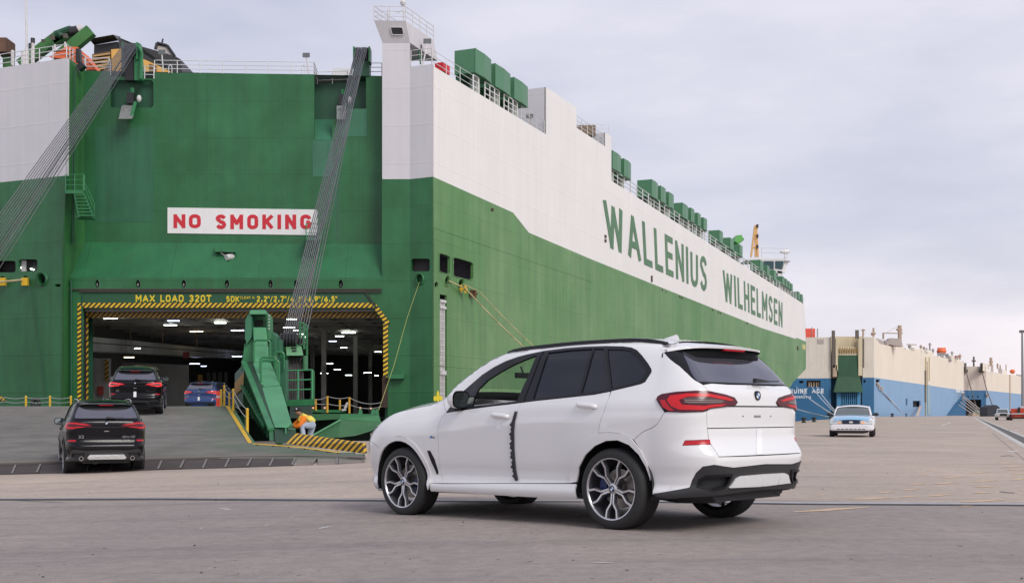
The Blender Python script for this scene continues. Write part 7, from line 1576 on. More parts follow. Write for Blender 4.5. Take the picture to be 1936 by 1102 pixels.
def badge_text(root, txt, y0, z, h, m, x=-1.035):
    cu = bpy.data.curves.new('t', 'FONT'); cu.body = txt; cu.size = h * 1.4; cu.extrude = .004; cu.offset = .002; o = bpy.data.objects.new('t', cu); COL.objects.link(o); bpy.context.view_layer.update()
    me = bpy.data.meshes.new_from_object(o.evaluated_get(bpy.context.evaluated_depsgraph_get())); bpy.data.objects.remove(o); bpy.data.curves.remove(cu)
    for v in me.vertices: v.co = Vector((x, y0 - v.co.x, z + v.co.y))
    me.materials.append(m); c = bpy.data.objects.new('badge_lettering', me); COL.objects.link(c); c.parent = root; return c
def back_x(y, z): return float(S(np.array(UC + (abs(y) / 1.2) * .9), np.array(z))[0]) - .03
badge_text(x3, 'X3', .66, .86, .075, CHROME); badge_text(x3, 'xDrive30i', -.36, .87, .055, CHROME)
# black SUV climbing the ramp, blue SUV at the top
Y5 = 42.7; hd = -15.; f = Vector((math.sin(R(hd)), math.cos(R(hd)), 0)); rc = Vector((-14.15, Y5, 0)) + f * .95
x5 = suv_copy(car_matrix(rc.x, rc.y, DZ(rc.y) + .03, hd, 4.2), 'black SUV with lit tail lamps and a white tailgate strip, climbing the upper ramp', {**bl, REDG: REDLIT, SKIDW: BLACKP}, skip=('edge_guard', 'film_strip'))
badge_text(x5, 'X5', .68, .90, .075, CHROME); badge_text(x5, 'xDrive40i', -.38, .90, .055, CHROME)
hd = 3.; f = Vector((math.sin(R(hd)), math.cos(R(hd)), 0)); Y6 = 63.6; rc = Vector((-17.5, Y6, 0)) + f * .95
x6 = suv_copy(car_matrix(rc.x, rc.y, 1.105, hd, 0), 'blue SUV with lit tail lamps driving into the ship past the yellow chain posts', {WHITE: BLUEP, CLEAR: TINTW, REDG: REDLIT, SKIDW: BLUEP}, skip=('edge_guard', 'film_strip'))
badge_text(x6, 'X5', .68, .90, .075, CHROME)
for rt in (x5, x6):
    m = MB(); m.hexa([(-1.045, -.05, .70), (-1.045, .05, .70), (-1.0, .05, .70), (-1.0, -.05, .70), (-1.03, -.05, .90), (-1.03, .05, .90), (-.98, .05, .90), (-.98, -.05, .90)]); C3(rt, 'film_strip', m, FILM)
cone = MB(); cone.box(P(408.5, 769, 50), P(416, 767, 50) + Vector((0, .3, 0))); cone.tube(P(412.3, 767, 50.1), P(412.3, 739, 50.1), .09, 12, r2=.075)
t = thing('traffic_post', 'orange-red marker post standing at the ramp crest beside the blue SUV', 'marker post', P(412.3, 769, 50.1))
part('post_body', cone, mat('fluorescent_red', (.95, .07, .03), .4), t, smooth=40)
m = MB(); m.tube(P(412.3, 752, 50.1), P(412.3, 748, 50.1), .086, 12); part('reflective_band', m, WSTEEL, t, smooth=40)

# ------------------------------------------------------------------ the white and blue saloon
def loft(mb, secs, n=20, mi=0, cap=True):
    """secs: (x, half width, z0, z1, exponent)"""
    rings = []
    for (x, w, z0, z1, e) in secs:
        r = []
        for i in range(n):
            t = 2 * math.pi * i / n; c, s = math.cos(t), math.sin(t); r.append((x, w * math.copysign(abs(c)**(2 / e), c), (z0 + z1) / 2 + (z1 - z0) / 2 * math.copysign(abs(s)**(2 / e), s)))
        rings.append(r)
    vs = [p for r in rings for p in r]; k = len(rings)
    fs = [(j * n + i, j * n + (i + 1) % n, (j + 1) * n + (i + 1) % n, (j + 1) * n + i) for j in range(k - 1) for i in range(n)]
    if cap: fs += [tuple(range(n)), tuple(reversed(range((k - 1) * n, k * n)))]
    mb.add(vs, fs, mi); return mb
SW = mat('saloon_white', (.82, .81, .83), .25, coat=1.); SB = mat('saloon_pale_blue', (.22, .48, .72), .25, coat=1.); SG = mat('saloon_glass', (.10, .12, .12), .05, ior=1.6); HL = mat('headlamp_clear', (.55, .56, .57), .1, coat=1.); AMB = mat('indicator_amber', (.75, .42, .24), .2, coat=1.)
def build_saloon(mtx, label):
    r = thing('saloon_car', label, 'car', mtx=mtx)
    b = MB(); loft(b, [(3.94, .70, .36, .60, 5), (3.90, .84, .26, .72, 6), (3.72, .92, .24, .80, 6), (3.2, .985, .22, .90, 5), (2.3, .99, .22, .98, 4.5), (.3, .99, .22, 1.0, 4.5), (-.6, .985, .24, 1.02, 5), (-1.2, .93, .28, 1.0, 5), (-1.32, .80, .36, .92, 5)], 32); b.f = [tuple(reversed(f)) for f in b.f]
    part('body', b, SW, r, local=True, smooth=40)
    h = MB().grid(lambda a, v: (2.32 + 1.62 * a, (.84 - .08 * a) * (1 - 2 * v), .985 - .10 * a - .15 * a**6 + .045 * (1 - (1 - 2 * v)**2) - .03 * abs(1 - 2 * v)**8 + .012), 12, 16); h.f = [tuple(reversed(f)) for f in h.f]
    part('bonnet', h, SB, r, local=True, smooth=True)
    g = MB(); loft(g, [(2.35, .80, .92, .99, 3), (1.95, .78, .93, 1.20, 3), (1.5, .70, .95, 1.405, 4), (.9, .69, .95, 1.44, 4), (.2, .69, .95, 1.43, 4), (-.35, .70, .95, 1.30, 3.5), (-.75, .76, .95, 1.05, 3)], 28); g.f = [tuple(reversed(f)) for f in g.f]; part('cabin', g, SG, r, local=True, smooth=40)
    rf = MB().grid(lambda a, v: (-.05 + 1.62 * a, .70 * (1 - 2 * v), 1.425 - .05 * a**6 + .06 * (1 - (1 - 2 * v)**2) - .03 * abs(a - .5) * 2 - .02 * abs(1 - 2 * v)**6), 8, 14); rf.f = [tuple(reversed(f)) for f in rf.f]; part('roof', rf, SW, r, local=True, smooth=True)
    for sg in (1, -1):
        m = MB(); m.path([(2.36, sg * .80, .99), (1.9, sg * .755, 1.22), (1.50, sg * .70, 1.375), (.9, sg * .70, 1.405), (.2, sg * .70, 1.395), (-.7, sg * .77, 1.03)], .032, 6); part('pillar', m, SW, r, local=True)
        m = MB(); m.path([(.95, sg * .70, 1.42), (.90, sg * .82, .98)], .03, 6); part('door_pillar', m, SW, r, local=True)
        m = MB(); m.hexa([(4.03, sg * .42, .60), (3.92, sg * .92, .60), (3.70, sg * .93, .60), (3.8, sg * .42, .60), (3.98, sg * .40, .75), (3.84, sg * .91, .775), (3.70, sg * .89, .765), (3.85, sg * .40, .745)]); hl = part('headlight', m, HL, r, local=True)
        m = MB(); m.hexa([(4.035, sg * .43, .605), (4.0, sg * .58, .605), (3.98, sg * .58, .605), (4.0, sg * .43, .605), (3.975, sg * .41, .74), (3.94, sg * .56, .745), (3.92, sg * .56, .745), (3.94, sg * .41, .74)]); part('indicator', m, AMB, hl, local=True)
        m = MB(); m.ball((2.0, sg * 1.04, 1.04), .10, 10, sc=(.8, 1.25, .8)); m.tube((2.02, sg * .85, 1.0), (2.0, sg * 1.0, 1.02), .035); part('door_mirror', m, BLACKM, r, local=True, smooth=True)
        m = MB(); m.box((.6, sg * .99 - .01, .78), (.8, sg * .99 + .015, .81)); part('door_handle', m, SW, r, local=True)
        for x in (0, 2.91):
            m = MB().lathe([(.20, sg * .93), (.22, sg * .965), (.30, sg * .97), (.335, sg * .94), (.335, sg * .78), (.30, sg * .75), (.2, sg * .76)], 28, 'y', (x, 0, .335)); w = part('wheel', m, RUBBER, r, local=True, smooth=35)
            m = MB().lathe([(0, sg * .955), (.06, sg * .955), (.17, sg * .93), (.205, sg * .945)], 24, 'y', (x, 0, .335)); part('hubcap', m, RIMF, w, local=True, smooth=35)
    m = MB(); m.hexa([(4.05, -.36, .585), (4.05, .36, .585), (3.9, .36, .585), (3.9, -.36, .585), (3.99, -.39, .765), (3.99, .39, .765), (3.85, .39, .765), (3.85, -.39, .765)]); gr = part('grille', m, mat('grille_dark_blue', (.01, .014, .03), .3), r, local=True, bevel=.04)
    m = MB(); m.ball((4.03, 0, .68), .06, 10, sc=(.3, 1.6, .8)); part('oval_badge', m, WSTEEL, gr, local=True)
    for k in range(7):
        y = -.54 + .18 * k; m = MB(); m.box((4.02, y - .07, .345), (4.084, y + .07, .378)); part('bumper_slot', m, BLACKM, r, local=True)
    bp = MB(); loft(bp, [(4.07, .74, .33, .56, 5), (4.05, .86, .30, .585, 6), (3.85, .97, .28, .59, 6)], 24); bp.f = [tuple(reversed(f)) for f in bp.f]; part('front_bumper', bp, SW, r, local=True, smooth=40)
    m = MB(); m.hexa([(3.95, -.55, .17), (3.95, .55, .17), (3.3, .7, .2), (3.3, -.7, .2), (3.97, -.75, .29), (3.97, .75, .29), (3.3, .8, .3), (3.3, -.8, .3)]); part('underbody', m, BLACKM, r, local=True)
    for sg in (.38, -.38):
        m = MB(); m.hexa([(1.0, sg - .22, .6), (1.0, sg + .22, .6), (1.2, sg + .22, .6), (1.2, sg - .22, .6), (.9, sg - .17, 1.22), (.9, sg + .17, 1.22), (1.02, sg + .17, 1.22), (1.02, sg - .17, 1.22)]); part('seat', m, mat('seat_grey', (.2, .2, .2), .8), r, local=True, bevel=.03)
    return r
df = Vector((-.32, -.947, 0)).normalized(); fc = Vector((15.38, 51.6, 0)); ax = fc - df * 4.05
hd = math.degrees(math.atan2(df.x, df.y)); build_saloon(car_matrix(ax.x, ax.y, 0, hd, 0, (1, 1.02, 1.0)), 'white saloon with a pale blue bonnet facing the camera on the open yard')

# ------------------------------------------------------------------ worker leaning on the girder foot
def skin(name, pts, edges, radii, m, parent, lvl=2):
    me = bpy.data.meshes.new(name); inv = WORLD[parent].inverted(); me.from_pydata([inv @ Vector(p) for p in pts], edges, []); o = bpy.data.objects.new(name, me); COL.objects.link(o); o.parent = parent; me.materials.append(m)
    sk = o.modifiers.new('skin', 'SKIN'); sk.use_smooth_shade = True
    for i, r in enumerate(radii): v = me.skin_vertices[0].data[i]; v.radius = (r, r) if not isinstance(r, tuple) else r; v.use_root = i == 0
    ss = o.modifiers.new('sub', 'SUBSURF'); ss.levels = lvl; ss.render_levels = lvl; return o
WY = 41.
def Q(px, py, dy=0.): return P(px, py, WY + dy)
man = thing('person', 'worker in orange top, yellow vest, black cap and jeans leaning on the ramp girder', 'person', Q(586, 850))
SKN = mat('skin_tone', (.42, .22, .15), .55); JEA = mat('pale_jeans', (.42, .50, .62), .8, var=.12, vscale=14, bump=.4, bscale=60); ORG_ = mat('orange_sweatshirt', (.90, .24, .02), .8, var=.08, vscale=10, bump=.4, bscale=30); VEST = mat('vest_yellow', (.75, .62, .10), .7); VSIL = mat('vest_reflective', (.7, .62, .45), .4); CAP = mat('cap_black', (.012, .012, .016), .8)
pel, sp1, ch, nk, hb, ht = Q(590, 802), Q(583, 795), Q(574, 789.5), Q(568.5, 784.5, -.05), Q(565.5, 781, -.08), Q(563.8, 776, -.09)
sl, el_, wl_, sr, er, wr = Q(571, 790, .20), Q(558.5, 801, .15), Q(550.5, 806, .1), Q(575, 790.5, -.22), Q(566, 805, -.28), Q(552, 806.8, -.18)
hl_, kl, al, hr, kr, ar = Q(591, 804, .12), Q(585, 825, .2), Q(588, 847, .25), Q(589, 803.5, -.12), Q(570.5, 804.5, -.22), Q(574, 828, -.2)
tl_, tr_ = Q(582, 850, .2), Q(567, 831, -.22)
pts = [pel, sp1, ch, nk, hb, ht, sl, el_, wl_, sr, er, wr, hl_, kl, al, tl_, hr, kr, ar, tr_]
ed = [(0, 1), (1, 2), (2, 3), (3, 4), (4, 5), (2, 6), (6, 7), (7, 8), (2, 9), (9, 10), (10, 11), (0, 12), (12, 13), (13, 14), (14, 15), (0, 16), (16, 17), (17, 18), (18, 19)]
rd = [.14, .145, .155, .062, .08, .085, .065, .046, .03, .065, .046, .03, .09, .062, .045, .035, .09, .062, .045, .035]
skin('body', pts, ed, rd, SKN, man)
skin('sweatshirt', [pel.lerp(sp1, .3), sp1, ch, ch.lerp(nk, .5), sl, el_, el_.lerp(wl_, .8), sr, er, er.lerp(wr, .8)], [(0, 1), (1, 2), (2, 3), (2, 4), (4, 5), (5, 6), (2, 7), (7, 8), (8, 9)], [.20, .215, .215, .10, .115, .085, .058, .115, .088, .06], ORG_, man)
skin('jeans', [pel, pel.lerp(sp1, .25), hl_, kl, al, hr, kr, ar], [(0, 1), (0, 2), (2, 3), (3, 4), (0, 5), (5, 6), (6, 7)], [.195, .19, .14, .105, .085, .145, .11, .09], JEA, man)
for a, b in ((al, tl_), (ar, tr_)): m = MB(); m.ball(a.lerp(b, .5) - Vector((0, 0, .03)), .08, 10, sc=(1.7, .8, .65)); part('work_shoe', m, mat('shoe_brown', (.06, .035, .02), .7), man, smooth=True)
for dy, s_ in ((-.235, 1), (.10, 1)):
    m = MB(); a = ch + Vector((0, 0, 0)); pts_ = [Q(571.5, 785.5, dy * .6), Q(566, 791, dy), Q(569, 800, dy * 1.1)]; m.path(pts_, .06, 8); part('vest_strap', m, VEST, man, smooth=True)
m = MB(); m.path([Q(571, 784, -.16), Q(580, 788, -.20), Q(588, 797, -.2)], .075, 8); part('vest_strap', m, VEST, man, smooth=True); m = MB(); m.path([Q(583, 791, -.19), Q(579, 800, -.19)], .03, 6); part('reflective_band', m, VSIL, man); skin('vest_back', [Q(592.5, 803, .02), Q(586, 795, .03), Q(578, 787.5, .03)], [(0, 1), (1, 2)], [.185, .205, .16], VEST, man)
hc = Q(563.6, 777.2, -.10)
m = MB(); m.ball(hc, .122, 16, sc=(.92, .86, 1.15)); hd_ = part('head', m, SKN, man, smooth=True)
m = MB(); m.ball(hc + Vector((0, 0, .05)), .136, 16, sc=(1, .92, .78)); m.hexa([hc + Vector(q) for q in ((-.20, -.14, .035), (-.02, -.20, .035), (.04, -.06, .05), (-.10, .04, .05), (-.20, -.14, .05), (-.02, -.20, .05), (.04, -.06, .075), (-.10, .04, .075))]); cp = part('cap', m, CAP, man, smooth=40)
m = MB(); m.ball(hc + Vector((-.035, -.105, .075)), .034, 10, sc=(1, .5, 1)); part('cap_emblem', m, WSTEEL, cp, smooth=True)
for q, r_, mm_, nm in (((-.075, -.075, -.035), .022, SKN, 'nose'), ((-.03, -.085, -.015), .012, CAP, 'eye'), ((-.085, -.045, -.015), .012, CAP, 'eye'), ((-.06, -.075, -.085), .02, mat('beard_brown', (.09, .045, .03), .9), 'beard'), ((.055, -.075, -.03), .022, SKN, 'ear')):
    m = MB(); m.ball(hc + Vector(q), r_, 8); part(nm, m, mm_, hd_, smooth=True)
for wv, d in ((wl_, 1), (wr, -1)):
    h = wv + Vector((-.05, -.02, -.01)); m = MB(); m.ball(h, .042, 10, sc=(1.1, .8, .5))
    for k, L_ in enumerate((.055, .065, .062, .048)):
        a = h + Vector((-.035, (-.03 + .02 * k), 0)); b = a + Vector((-L_ * .6, 0, -.008)); c = b + Vector((-L_ * .25, 0, -.03)); m.tube(a, b, .0095, 6); m.tube(b, c, .0085, 6)
    m.tube(h + Vector((0, -.03 * d, .005)), h + Vector((-.045, -.055 * d, -.01)), .011, 6); part('hand', m, SKN, man, smooth=True)
# ------------------------------------------------------------------ the two cream and blue carriers further along the quay
def farship(name, label, Yq, vx, x_c, mats):
    k = (vx - HX) / F; sd_ = Vector((k, 1, 0)).normalized(); n = Vector((sd_.y, -sd_.x, 0)); c = P(x_c, HY, Yq); c.z = 0
    t = thing('vehicle_carrier', label, 'ship', (c.x, c.y, 0))
    def sp(px, py, off=0.):
        o = c + n * off; d = Vector(((px - HX) / F, 1, -(py - HY) / F)); s = (o - Vector((0, 0, HC))).dot(n) / d.dot(n); return Vector((0, 0, HC)) + d * s
    return t, sp, sd_, n, c
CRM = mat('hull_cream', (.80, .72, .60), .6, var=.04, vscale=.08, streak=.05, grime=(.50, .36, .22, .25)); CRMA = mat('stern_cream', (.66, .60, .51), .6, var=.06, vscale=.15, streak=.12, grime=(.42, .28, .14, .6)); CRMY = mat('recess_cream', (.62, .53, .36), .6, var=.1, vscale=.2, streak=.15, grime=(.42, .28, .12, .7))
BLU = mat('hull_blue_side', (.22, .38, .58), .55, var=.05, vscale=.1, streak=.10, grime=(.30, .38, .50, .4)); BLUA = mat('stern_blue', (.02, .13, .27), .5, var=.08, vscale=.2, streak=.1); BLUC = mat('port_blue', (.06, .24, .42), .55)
LBG = mat('ramp_far_green', (.012, .075, .03), .6, var=.15, vscale=.3, streak=.2); TANS = mat('tan_steel', (.45, .33, .24), .6, var=.2, vscale=.5); GREYS = mat('grey_steel', (.36, .34, .33), .6); WLET = mat('white_lettering', (.78, .80, .82), .6)
MAUV = mat('vent_mauve_paint', (.42, .36, .33), .6)  # dull mauve-grey paint of vents and deckhouse
A, ap_, asd, an, ac = farship('vehicle_carrier', 'cream and blue ship with its dark green stern ramp folded upright', 400., 2190, 1652.5, None)
def AP(name, mb, m, **k): return part(name, mb, m, A, **k)
YA = 400.
def af(polys, m, name, holes=(), Y=YA, d=.6): return AP(name, sheet(polys, FP(Y), holes=holes, depth=(0, d, 0)), m)
openL = rect(1525, 719, 1551.5, 731); openS = rect(1511, 719.5, 1519, 724)
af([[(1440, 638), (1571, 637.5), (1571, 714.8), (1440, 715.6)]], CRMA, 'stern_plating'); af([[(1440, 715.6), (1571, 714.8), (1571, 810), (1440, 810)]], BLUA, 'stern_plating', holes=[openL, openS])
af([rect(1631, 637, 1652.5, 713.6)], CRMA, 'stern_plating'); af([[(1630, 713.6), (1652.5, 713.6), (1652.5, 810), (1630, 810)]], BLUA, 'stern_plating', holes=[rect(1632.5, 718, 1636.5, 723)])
af([rect(1524, 717.5, 1552, 733)], mat('opening_rust', (.10, .07, .05), .8), 'opening_back', Y=YA + 2); af([rect(1510, 718, 1520, 726)], DARK, 'opening_back', Y=YA + 2); af([rect(1631, 717, 1638, 725)], mat('opening_rust', (.10, .07, .05), .8), 'opening_back', Y=YA + 2)
for x in (1529, 1533, 1538, 1543, 1547): m = MB(); m.box(P(x, 731, YA + 1), P(x + 1.4, 722, YA + 1.4)); AP('mooring_roller', m, TANS)
af([rect(1571, 636, 1631, 716)], CRMY, 'recess_wall', Y=YA + 5); af([rect(1571, 715, 1631, 810)], mat('recess_blue', (.03, .12, .24), .6), 'recess_wall', Y=YA + 5)
m = MB(); m.quad(P(1571, 637, YA), P(1571, 810, YA), P(1571, 810, YA) + Vector((0, 5, 0)), P(1571, 637, YA) + Vector((0, 5, 0))); m.quad(P(1631, 637, YA), P(1631, 810, YA), P(1631, 810, YA) + Vector((0, 5, 0)), P(1631, 637, YA) + Vector((0, 5, 0))); AP('recess_side', m, CRMY, kind='stuff')
m = MB(); m.hexa([P(1584.5, 712, YA - 1), P(1625, 712, YA - 1), P(1625, 712, YA + 1), P(1584.5, 712, YA + 1), P(1584.5, 671, YA - .5), P(1624.5, 671, YA - .5), P(1624.5, 671, YA + 1), P(1584.5, 671, YA + 1)]); AP('folded_ramp', m, LBG)
m = MB(); m.prism([P(1584, 712, YA - 1.4), P(1625.5, 712, YA - 1.4), P(1631.5, 741, YA - 2.5), P(1576.5, 741, YA - 2.5)], (0, 1.4, 0)); AP('folded_ramp', m, LBG)
m = MB(); m.hexa([P(1580, 671, YA - .5), P(1625, 671, YA - .5), P(1625, 671, YA + 4), P(1580, 671, YA + 4), P(1581, 655, YA + .5), P(1623, 655, YA + .5), P(1623, 655, YA + 4), P(1581, 655, YA + 4)]); AP('hoist_housing', m, CRMY)
for k in range(9): m = MB(); x = 1583 + 4.6 * k; m.box(P(x, 668, YA - .8), P(x + 1, 656, YA - .3)); AP('housing_rib', m, mat('rib_rust', (.42, .28, .12), .7))
for (x0, y0, x1, y1, mm_) in ((1573.5, 625, 1577.5, 695, mat('pole_dark', (.12, .10, .08), .6)), (1618, 624, 1622.5, 640, mat('pole_dark', (.12, .10, .08), .6)), (1575, 690, 1581, 712, TANS), (1623, 636, 1629, 710, CRMY), (1580, 640, 1583, 700, CRMY), (1630.5, 640, 1632.5, 695, mat('pole_dark', (.12, .10, .08), .6))):
    m = MB(); m.box(P(x0, y1, YA - 1.2), P(x1, y0, YA - .4)); AP('hoist_post', m, mm_)
for x0 in (1582.5, 1620.5): m = MB(); m.box(P(x0, 790, YA - .4), P(x0 + 5, 741, YA + .6)); AP('door_frame_post', m, BLUC)
af([rect(1587, 741, 1621, 800)], mat('door_blue', (.01, .06, .17), .6), 'stern_door', Y=YA + .8)
for k in range(8): m = MB(); x = 1589 + 4 * k; m.box(P(x, 765, YA), P(x + 1.1, 742, YA + .6)); AP('door_rib', m, BLUC)
for y in (745, 757, 766): m = MB(); m.box(P(1587, y + .8, YA - .1), P(1621, y, YA + .5)); AP('door_beam', m, BLUC)
def aword(t_, x0, y0, x1, y1, m, Y, par, t=.2, wx=.9, gap=.3):
    for c_, mb in letters(t_, quad_map(P(x0, y0, Y), P(x1, y0, Y), P(x0, y1, Y), P(x1, y1, Y)), t, wx, gap, depth=(0, .06, 0)): part('letter', mb, m, par)
aword('GENUINE', 1477, 734.5, 1526, 743.5, WLET, YA - .1, A, .22, 1.05, .26); aword('ACE', 1535, 734.5, 1557.5, 743, WLET, YA - .1, A, .22, 1.05, .26); aword('MONROVIA', 1500.5, 748, 1533.5, 753, WLET, YA - .1, A, .2, 1.05, .3)
af([rect(1546, 641, 1557.5, 649)], MAUV, 'vent_grille', Y=YA - .2, d=.2)
# side
bow = [(1822, 683), (1822, 738), (1820, 745), (1804, 764), (1789, 785), (1780, 800)]
def hull_side(par, sp, n, poly, m, name, off=0., holes=()):
    c0 = sp(*poly[0]); # parametrise by pixel
    return part(name, sheet([poly], lambda x, y: sp(x, y, off), holes=holes, depth=-n * .5), m, par)
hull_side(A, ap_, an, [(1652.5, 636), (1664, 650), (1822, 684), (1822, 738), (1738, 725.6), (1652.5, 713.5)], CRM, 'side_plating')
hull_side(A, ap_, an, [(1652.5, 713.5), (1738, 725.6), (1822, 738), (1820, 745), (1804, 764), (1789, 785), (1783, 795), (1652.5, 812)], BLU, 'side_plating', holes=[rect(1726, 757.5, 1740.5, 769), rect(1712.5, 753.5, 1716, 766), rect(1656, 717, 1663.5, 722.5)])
for q in (rect(1725, 756.5, 1741.5, 770), rect(1712, 753, 1716.5, 767), rect(1655, 716, 1664.5, 723.5)): hull_side(A, ap_, an, q, DARK, 'opening_back', -1.5)
m = MB(); q = [ap_(*p) for p in ((1822, 683), (1822, 738), (1820, 745), (1804, 764), (1789, 785), (1783, 800))]
for a, b in zip(q[:-1], q[1:]): w = -an * 12 + asd * 10; m.quad(a, b, b + w, a + w)
AP('bow', m, BLUA)
for (x0, x1, y, h, dp) in ((1656, 1671, 642.5, 9, 3), (1677, 1680, 647, 9, 3), (1684, 1689, 649, 9.5, 3), (1694, 1703, 651, 9, 4), (1704, 1709, 653, 9, 4), (1714, 1722, 660, 3, 4), (1729, 1741, 659, 8, 4), (1743, 1748, 662, 8, 4), (1754, 1764, 664, 9, 4), (1799, 1806, 674, 7, 4), (1808, 1815, 676, 7, 4)):
    a0, a1 = ap_(x0, y + h, -.3), ap_(x1, y + h + (x1 - x0) * .2, -.3); t0, t1 = ap_(x0, y, -.3), ap_(x1, y + (x1 - x0) * .2, -.3); w = -an * dp; m = MB()
    c0, c1 = t0 + w * .35 + Vector((0, 0, .9)), t1 + w * .35 + Vector((0, 0, .9)); m.hexa([a0, a1, a1 + w, a0 + w, t0, t1, c1, c0]); AP('deck_ventilator', m, MAUV if dp == 3 else CRM)
def ant(par, x, y0, y1, Y, r, m, bars=()):
    mb = MB(); mb.tube(P(x, y1, Y), P(x, y0, Y), r, 6)
    for (xa, ya, xb, yb, rr_) in bars: mb.tube(P(xa, ya, Y), P(xb, yb, Y), rr_, 5)
    return part('mast', mb, m, par)
m = MB(); m.box(P(1486, 638, YA + 6), P(1535.5, 622.5, YA + 10)); AP('funnel', m, mat('funnel_red', (.80, .10, .06), .5, emit=None)); 
ant(A, 1535, 618, 640, YA + 6, .15, TANS); ant(A, 1545.5, 621, 638, YA + 3, .2, GREYS); ant(A, 1632, 622, 640, YA + 2, .3, TANS, ((1628, 624, 1636, 624, .2), (1630, 631, 1634, 631, .2)))
ant(A, 1651.5, 620, 642, YA + 4, .35, TANS, ((1648, 630, 1655, 630, .5), (1648, 630, 1648, 634, .3))); ant(A, 1701, 615, 650, YA + 30, .7, TANS, ((1669, 629.5, 1701, 630, .2), (1670, 629, 1670, 641, .35), (1701, 615, 1676, 628, .06), (1696, 623, 1705, 623, .5), (1695, 624, 1701, 618, .4), (1698, 630, 1706, 629, .4)))
m = MB(); m.prism([P(1673, 650, YA + 25), P(1707, 655, YA + 25), P(1704, 640, YA + 25), P(1684, 639, YA + 25)], (0, 4, 0)); AP('deckhouse', m, MAUV)
ant(A, 1722, 651, 662, 470, .2, TANS, ((1714, 651, 1733, 651.5, .2),)); m = MB(); m.ball(P(1720, 655, 470), .8, 8); AP('radar_dome', m, GREYS, smooth=True)
for (x, y0, y1, Y) in ((1741, 652, 664, 500), (1747, 655, 668, 500), (1758, 648, 666, 520), (1752, 658, 668, 520), (1764, 659, 668, 520), (1800, 664, 676, 560), (1815, 669, 680, 560), (1810, 672, 680, 560)): ant(A, x, y0, y1, Y, .35, TANS if x % 2 else GREYS, ((x - 3, y0 + 3, x + 3, y0 + 3.4, .25),))
lb2 = MB(); lb2.ball(P(1780, 664, 545), 2.0, 14, sc=(1.15, 1.0, .85)); lb2.box(P(1775, 660, 545), P(1785, 657.5, 547)); AP('lifeboat', lb2, ORANGE, smooth=40)
m = MB(); m.path([P(1770, 678, 542), P(1776, 668, 542), P(1786, 669, 542), P(1797, 684, 542)], .4, 5); m.path([P(1772, 668, 542), P(1792, 680, 542)], .35, 5); m.path([P(1788, 668, 542), P(1772, 680, 542)], .35, 5); m.path([P(1790, 669, 542), P(1798, 683, 542)], .7, 5); AP('davit', m, GREYS)
m = MB(); m.box(P(1808, 676, 560), P(1814, 672.5, 562)); AP('rescue_boat', m, mat('boat_red', (.6, .05, .04), .5))
for (x, y0, y1, r, mm_) in ((1750.5, 675, 787, .25, mat('pipe_ochre', (.5, .42, .2), .6)), (1753.5, 683, 730, .15, TANS), (1757, 675, 720, .2, mat('pipe_ochre', (.5, .42, .2), .6))): m = MB(); m.tube(ap_(x, y1, .3), ap_(x, y0, .3), r, 5); AP('drain_pipe', m, mm_)
m = MB(); q = [ap_(*p, .25) for p in ((1754, 727), (1758.5, 727.5), (1760, 783), (1755, 784))]; m.prism(q, -an * .2); AP('fender_strip', m, mat('pale_teal', (.30, .42, .48), .6, streak=.3)); m = MB(); q = [ap_(*p, .35) for p in ((1749.5, 700), (1752, 700), (1752, 760), (1749.8, 760))]; m.prism(q, -an * .2); AP('fender_strip', m, mat('strip_dark', (.10, .09, .08), .7))
m = MB(); m.hexa([ap_(1732, 787, 6), ap_(1737, 786, 6), ap_(1737, 786, 7), ap_(1732, 787, 7), ap_(1738, 767, .3), ap_(1742, 767, .3), ap_(1742, 767, 1.2), ap_(1738, 767, 1.2)]); AP('gangway', m, TANS)
q = [(1807, 735.5), (1821, 737.5), (1821, 744), (1807, 742)]
for c_, mb in letters('GENUINE ACE', quad_map(*(ap_(*p, .3) for p in ((1807, 734.8), (1821, 737), (1807, 741.5), (1821, 743.3)))), .26, 1., .3, depth=-an * .1): AP('letter', mb, WLET)
for c_, p in (('bracket', (1659, 726)), ('bracket', (1662, 731)), ('bracket', (1667, 735))): m = MB(); m.ball(ap_(*p, .4), .55, 8, sc=(1, 1, 1.3)); AP('rope_guard', m, TANS, smooth=True)
# second carrier, beyond the bow of the first
Bt, bp_, bsd, bn, bc = farship('vehicle_carrier', 'distant cream and blue ship beyond, its dark stern door open at the right edge', 669., 2150, 1864.3, None)
YBb = 669.
def BP(name, mb, m, **k): return part(name, mb, m, Bt, **k)
def bf(polys, m, name, holes=(), Y=YBb, d=.8): return BP(name, sheet(polys, FP(Y), holes=holes, depth=(0, d, 0)), m)
bf([rect(1815, 692.5, 1864.3, 737.8)], mat('stern_cream_pink', (.60, .52, .45), .6, var=.05, vscale=.1, streak=.1), 'stern_plating'); bf([[(1760, 737.8), (1864.3, 737.8), (1864.3, 800), (1760, 800)]], mat('stern_blue_pale', (.04, .15, .30), .5, var=.08, vscale=.1), 'stern_plating', holes=[rect(1826, 755, 1855.5, 800)])
bf([rect(1824, 753, 1857, 800)], DARK, 'hold_dark', Y=YBb + 6)
for x in (1831, 1839, 1849.5): bf([rect(x - 1.2, 748, x + 1.2, 751)], DARK, 'small_port', Y=YBb - .2, d=.2)
for (a, b) in (((1823, 688), (1832, 722)), ((1832, 722), (1848, 776)), ((1853, 688), (1866, 738)), ((1866, 738), (1880, 776))): m = MB(); m.tube(P(*a, YBb - 1), P(*b, YBb - 6), .28, 5); BP('hoist_wire', m, mat('pole_dark', (.12, .10, .08), .6))
for x in (1825, 1856): m = MB(); m.box(P(x - 2.5, 704, YBb - 2), P(x + 2.5, 698, YBb)); m.box(P(x - 1, 700, YBb - 1), P(x + 1, 686, YBb)); BP('sheave_bracket', m, mat('pole_dark', (.12, .10, .08), .6))
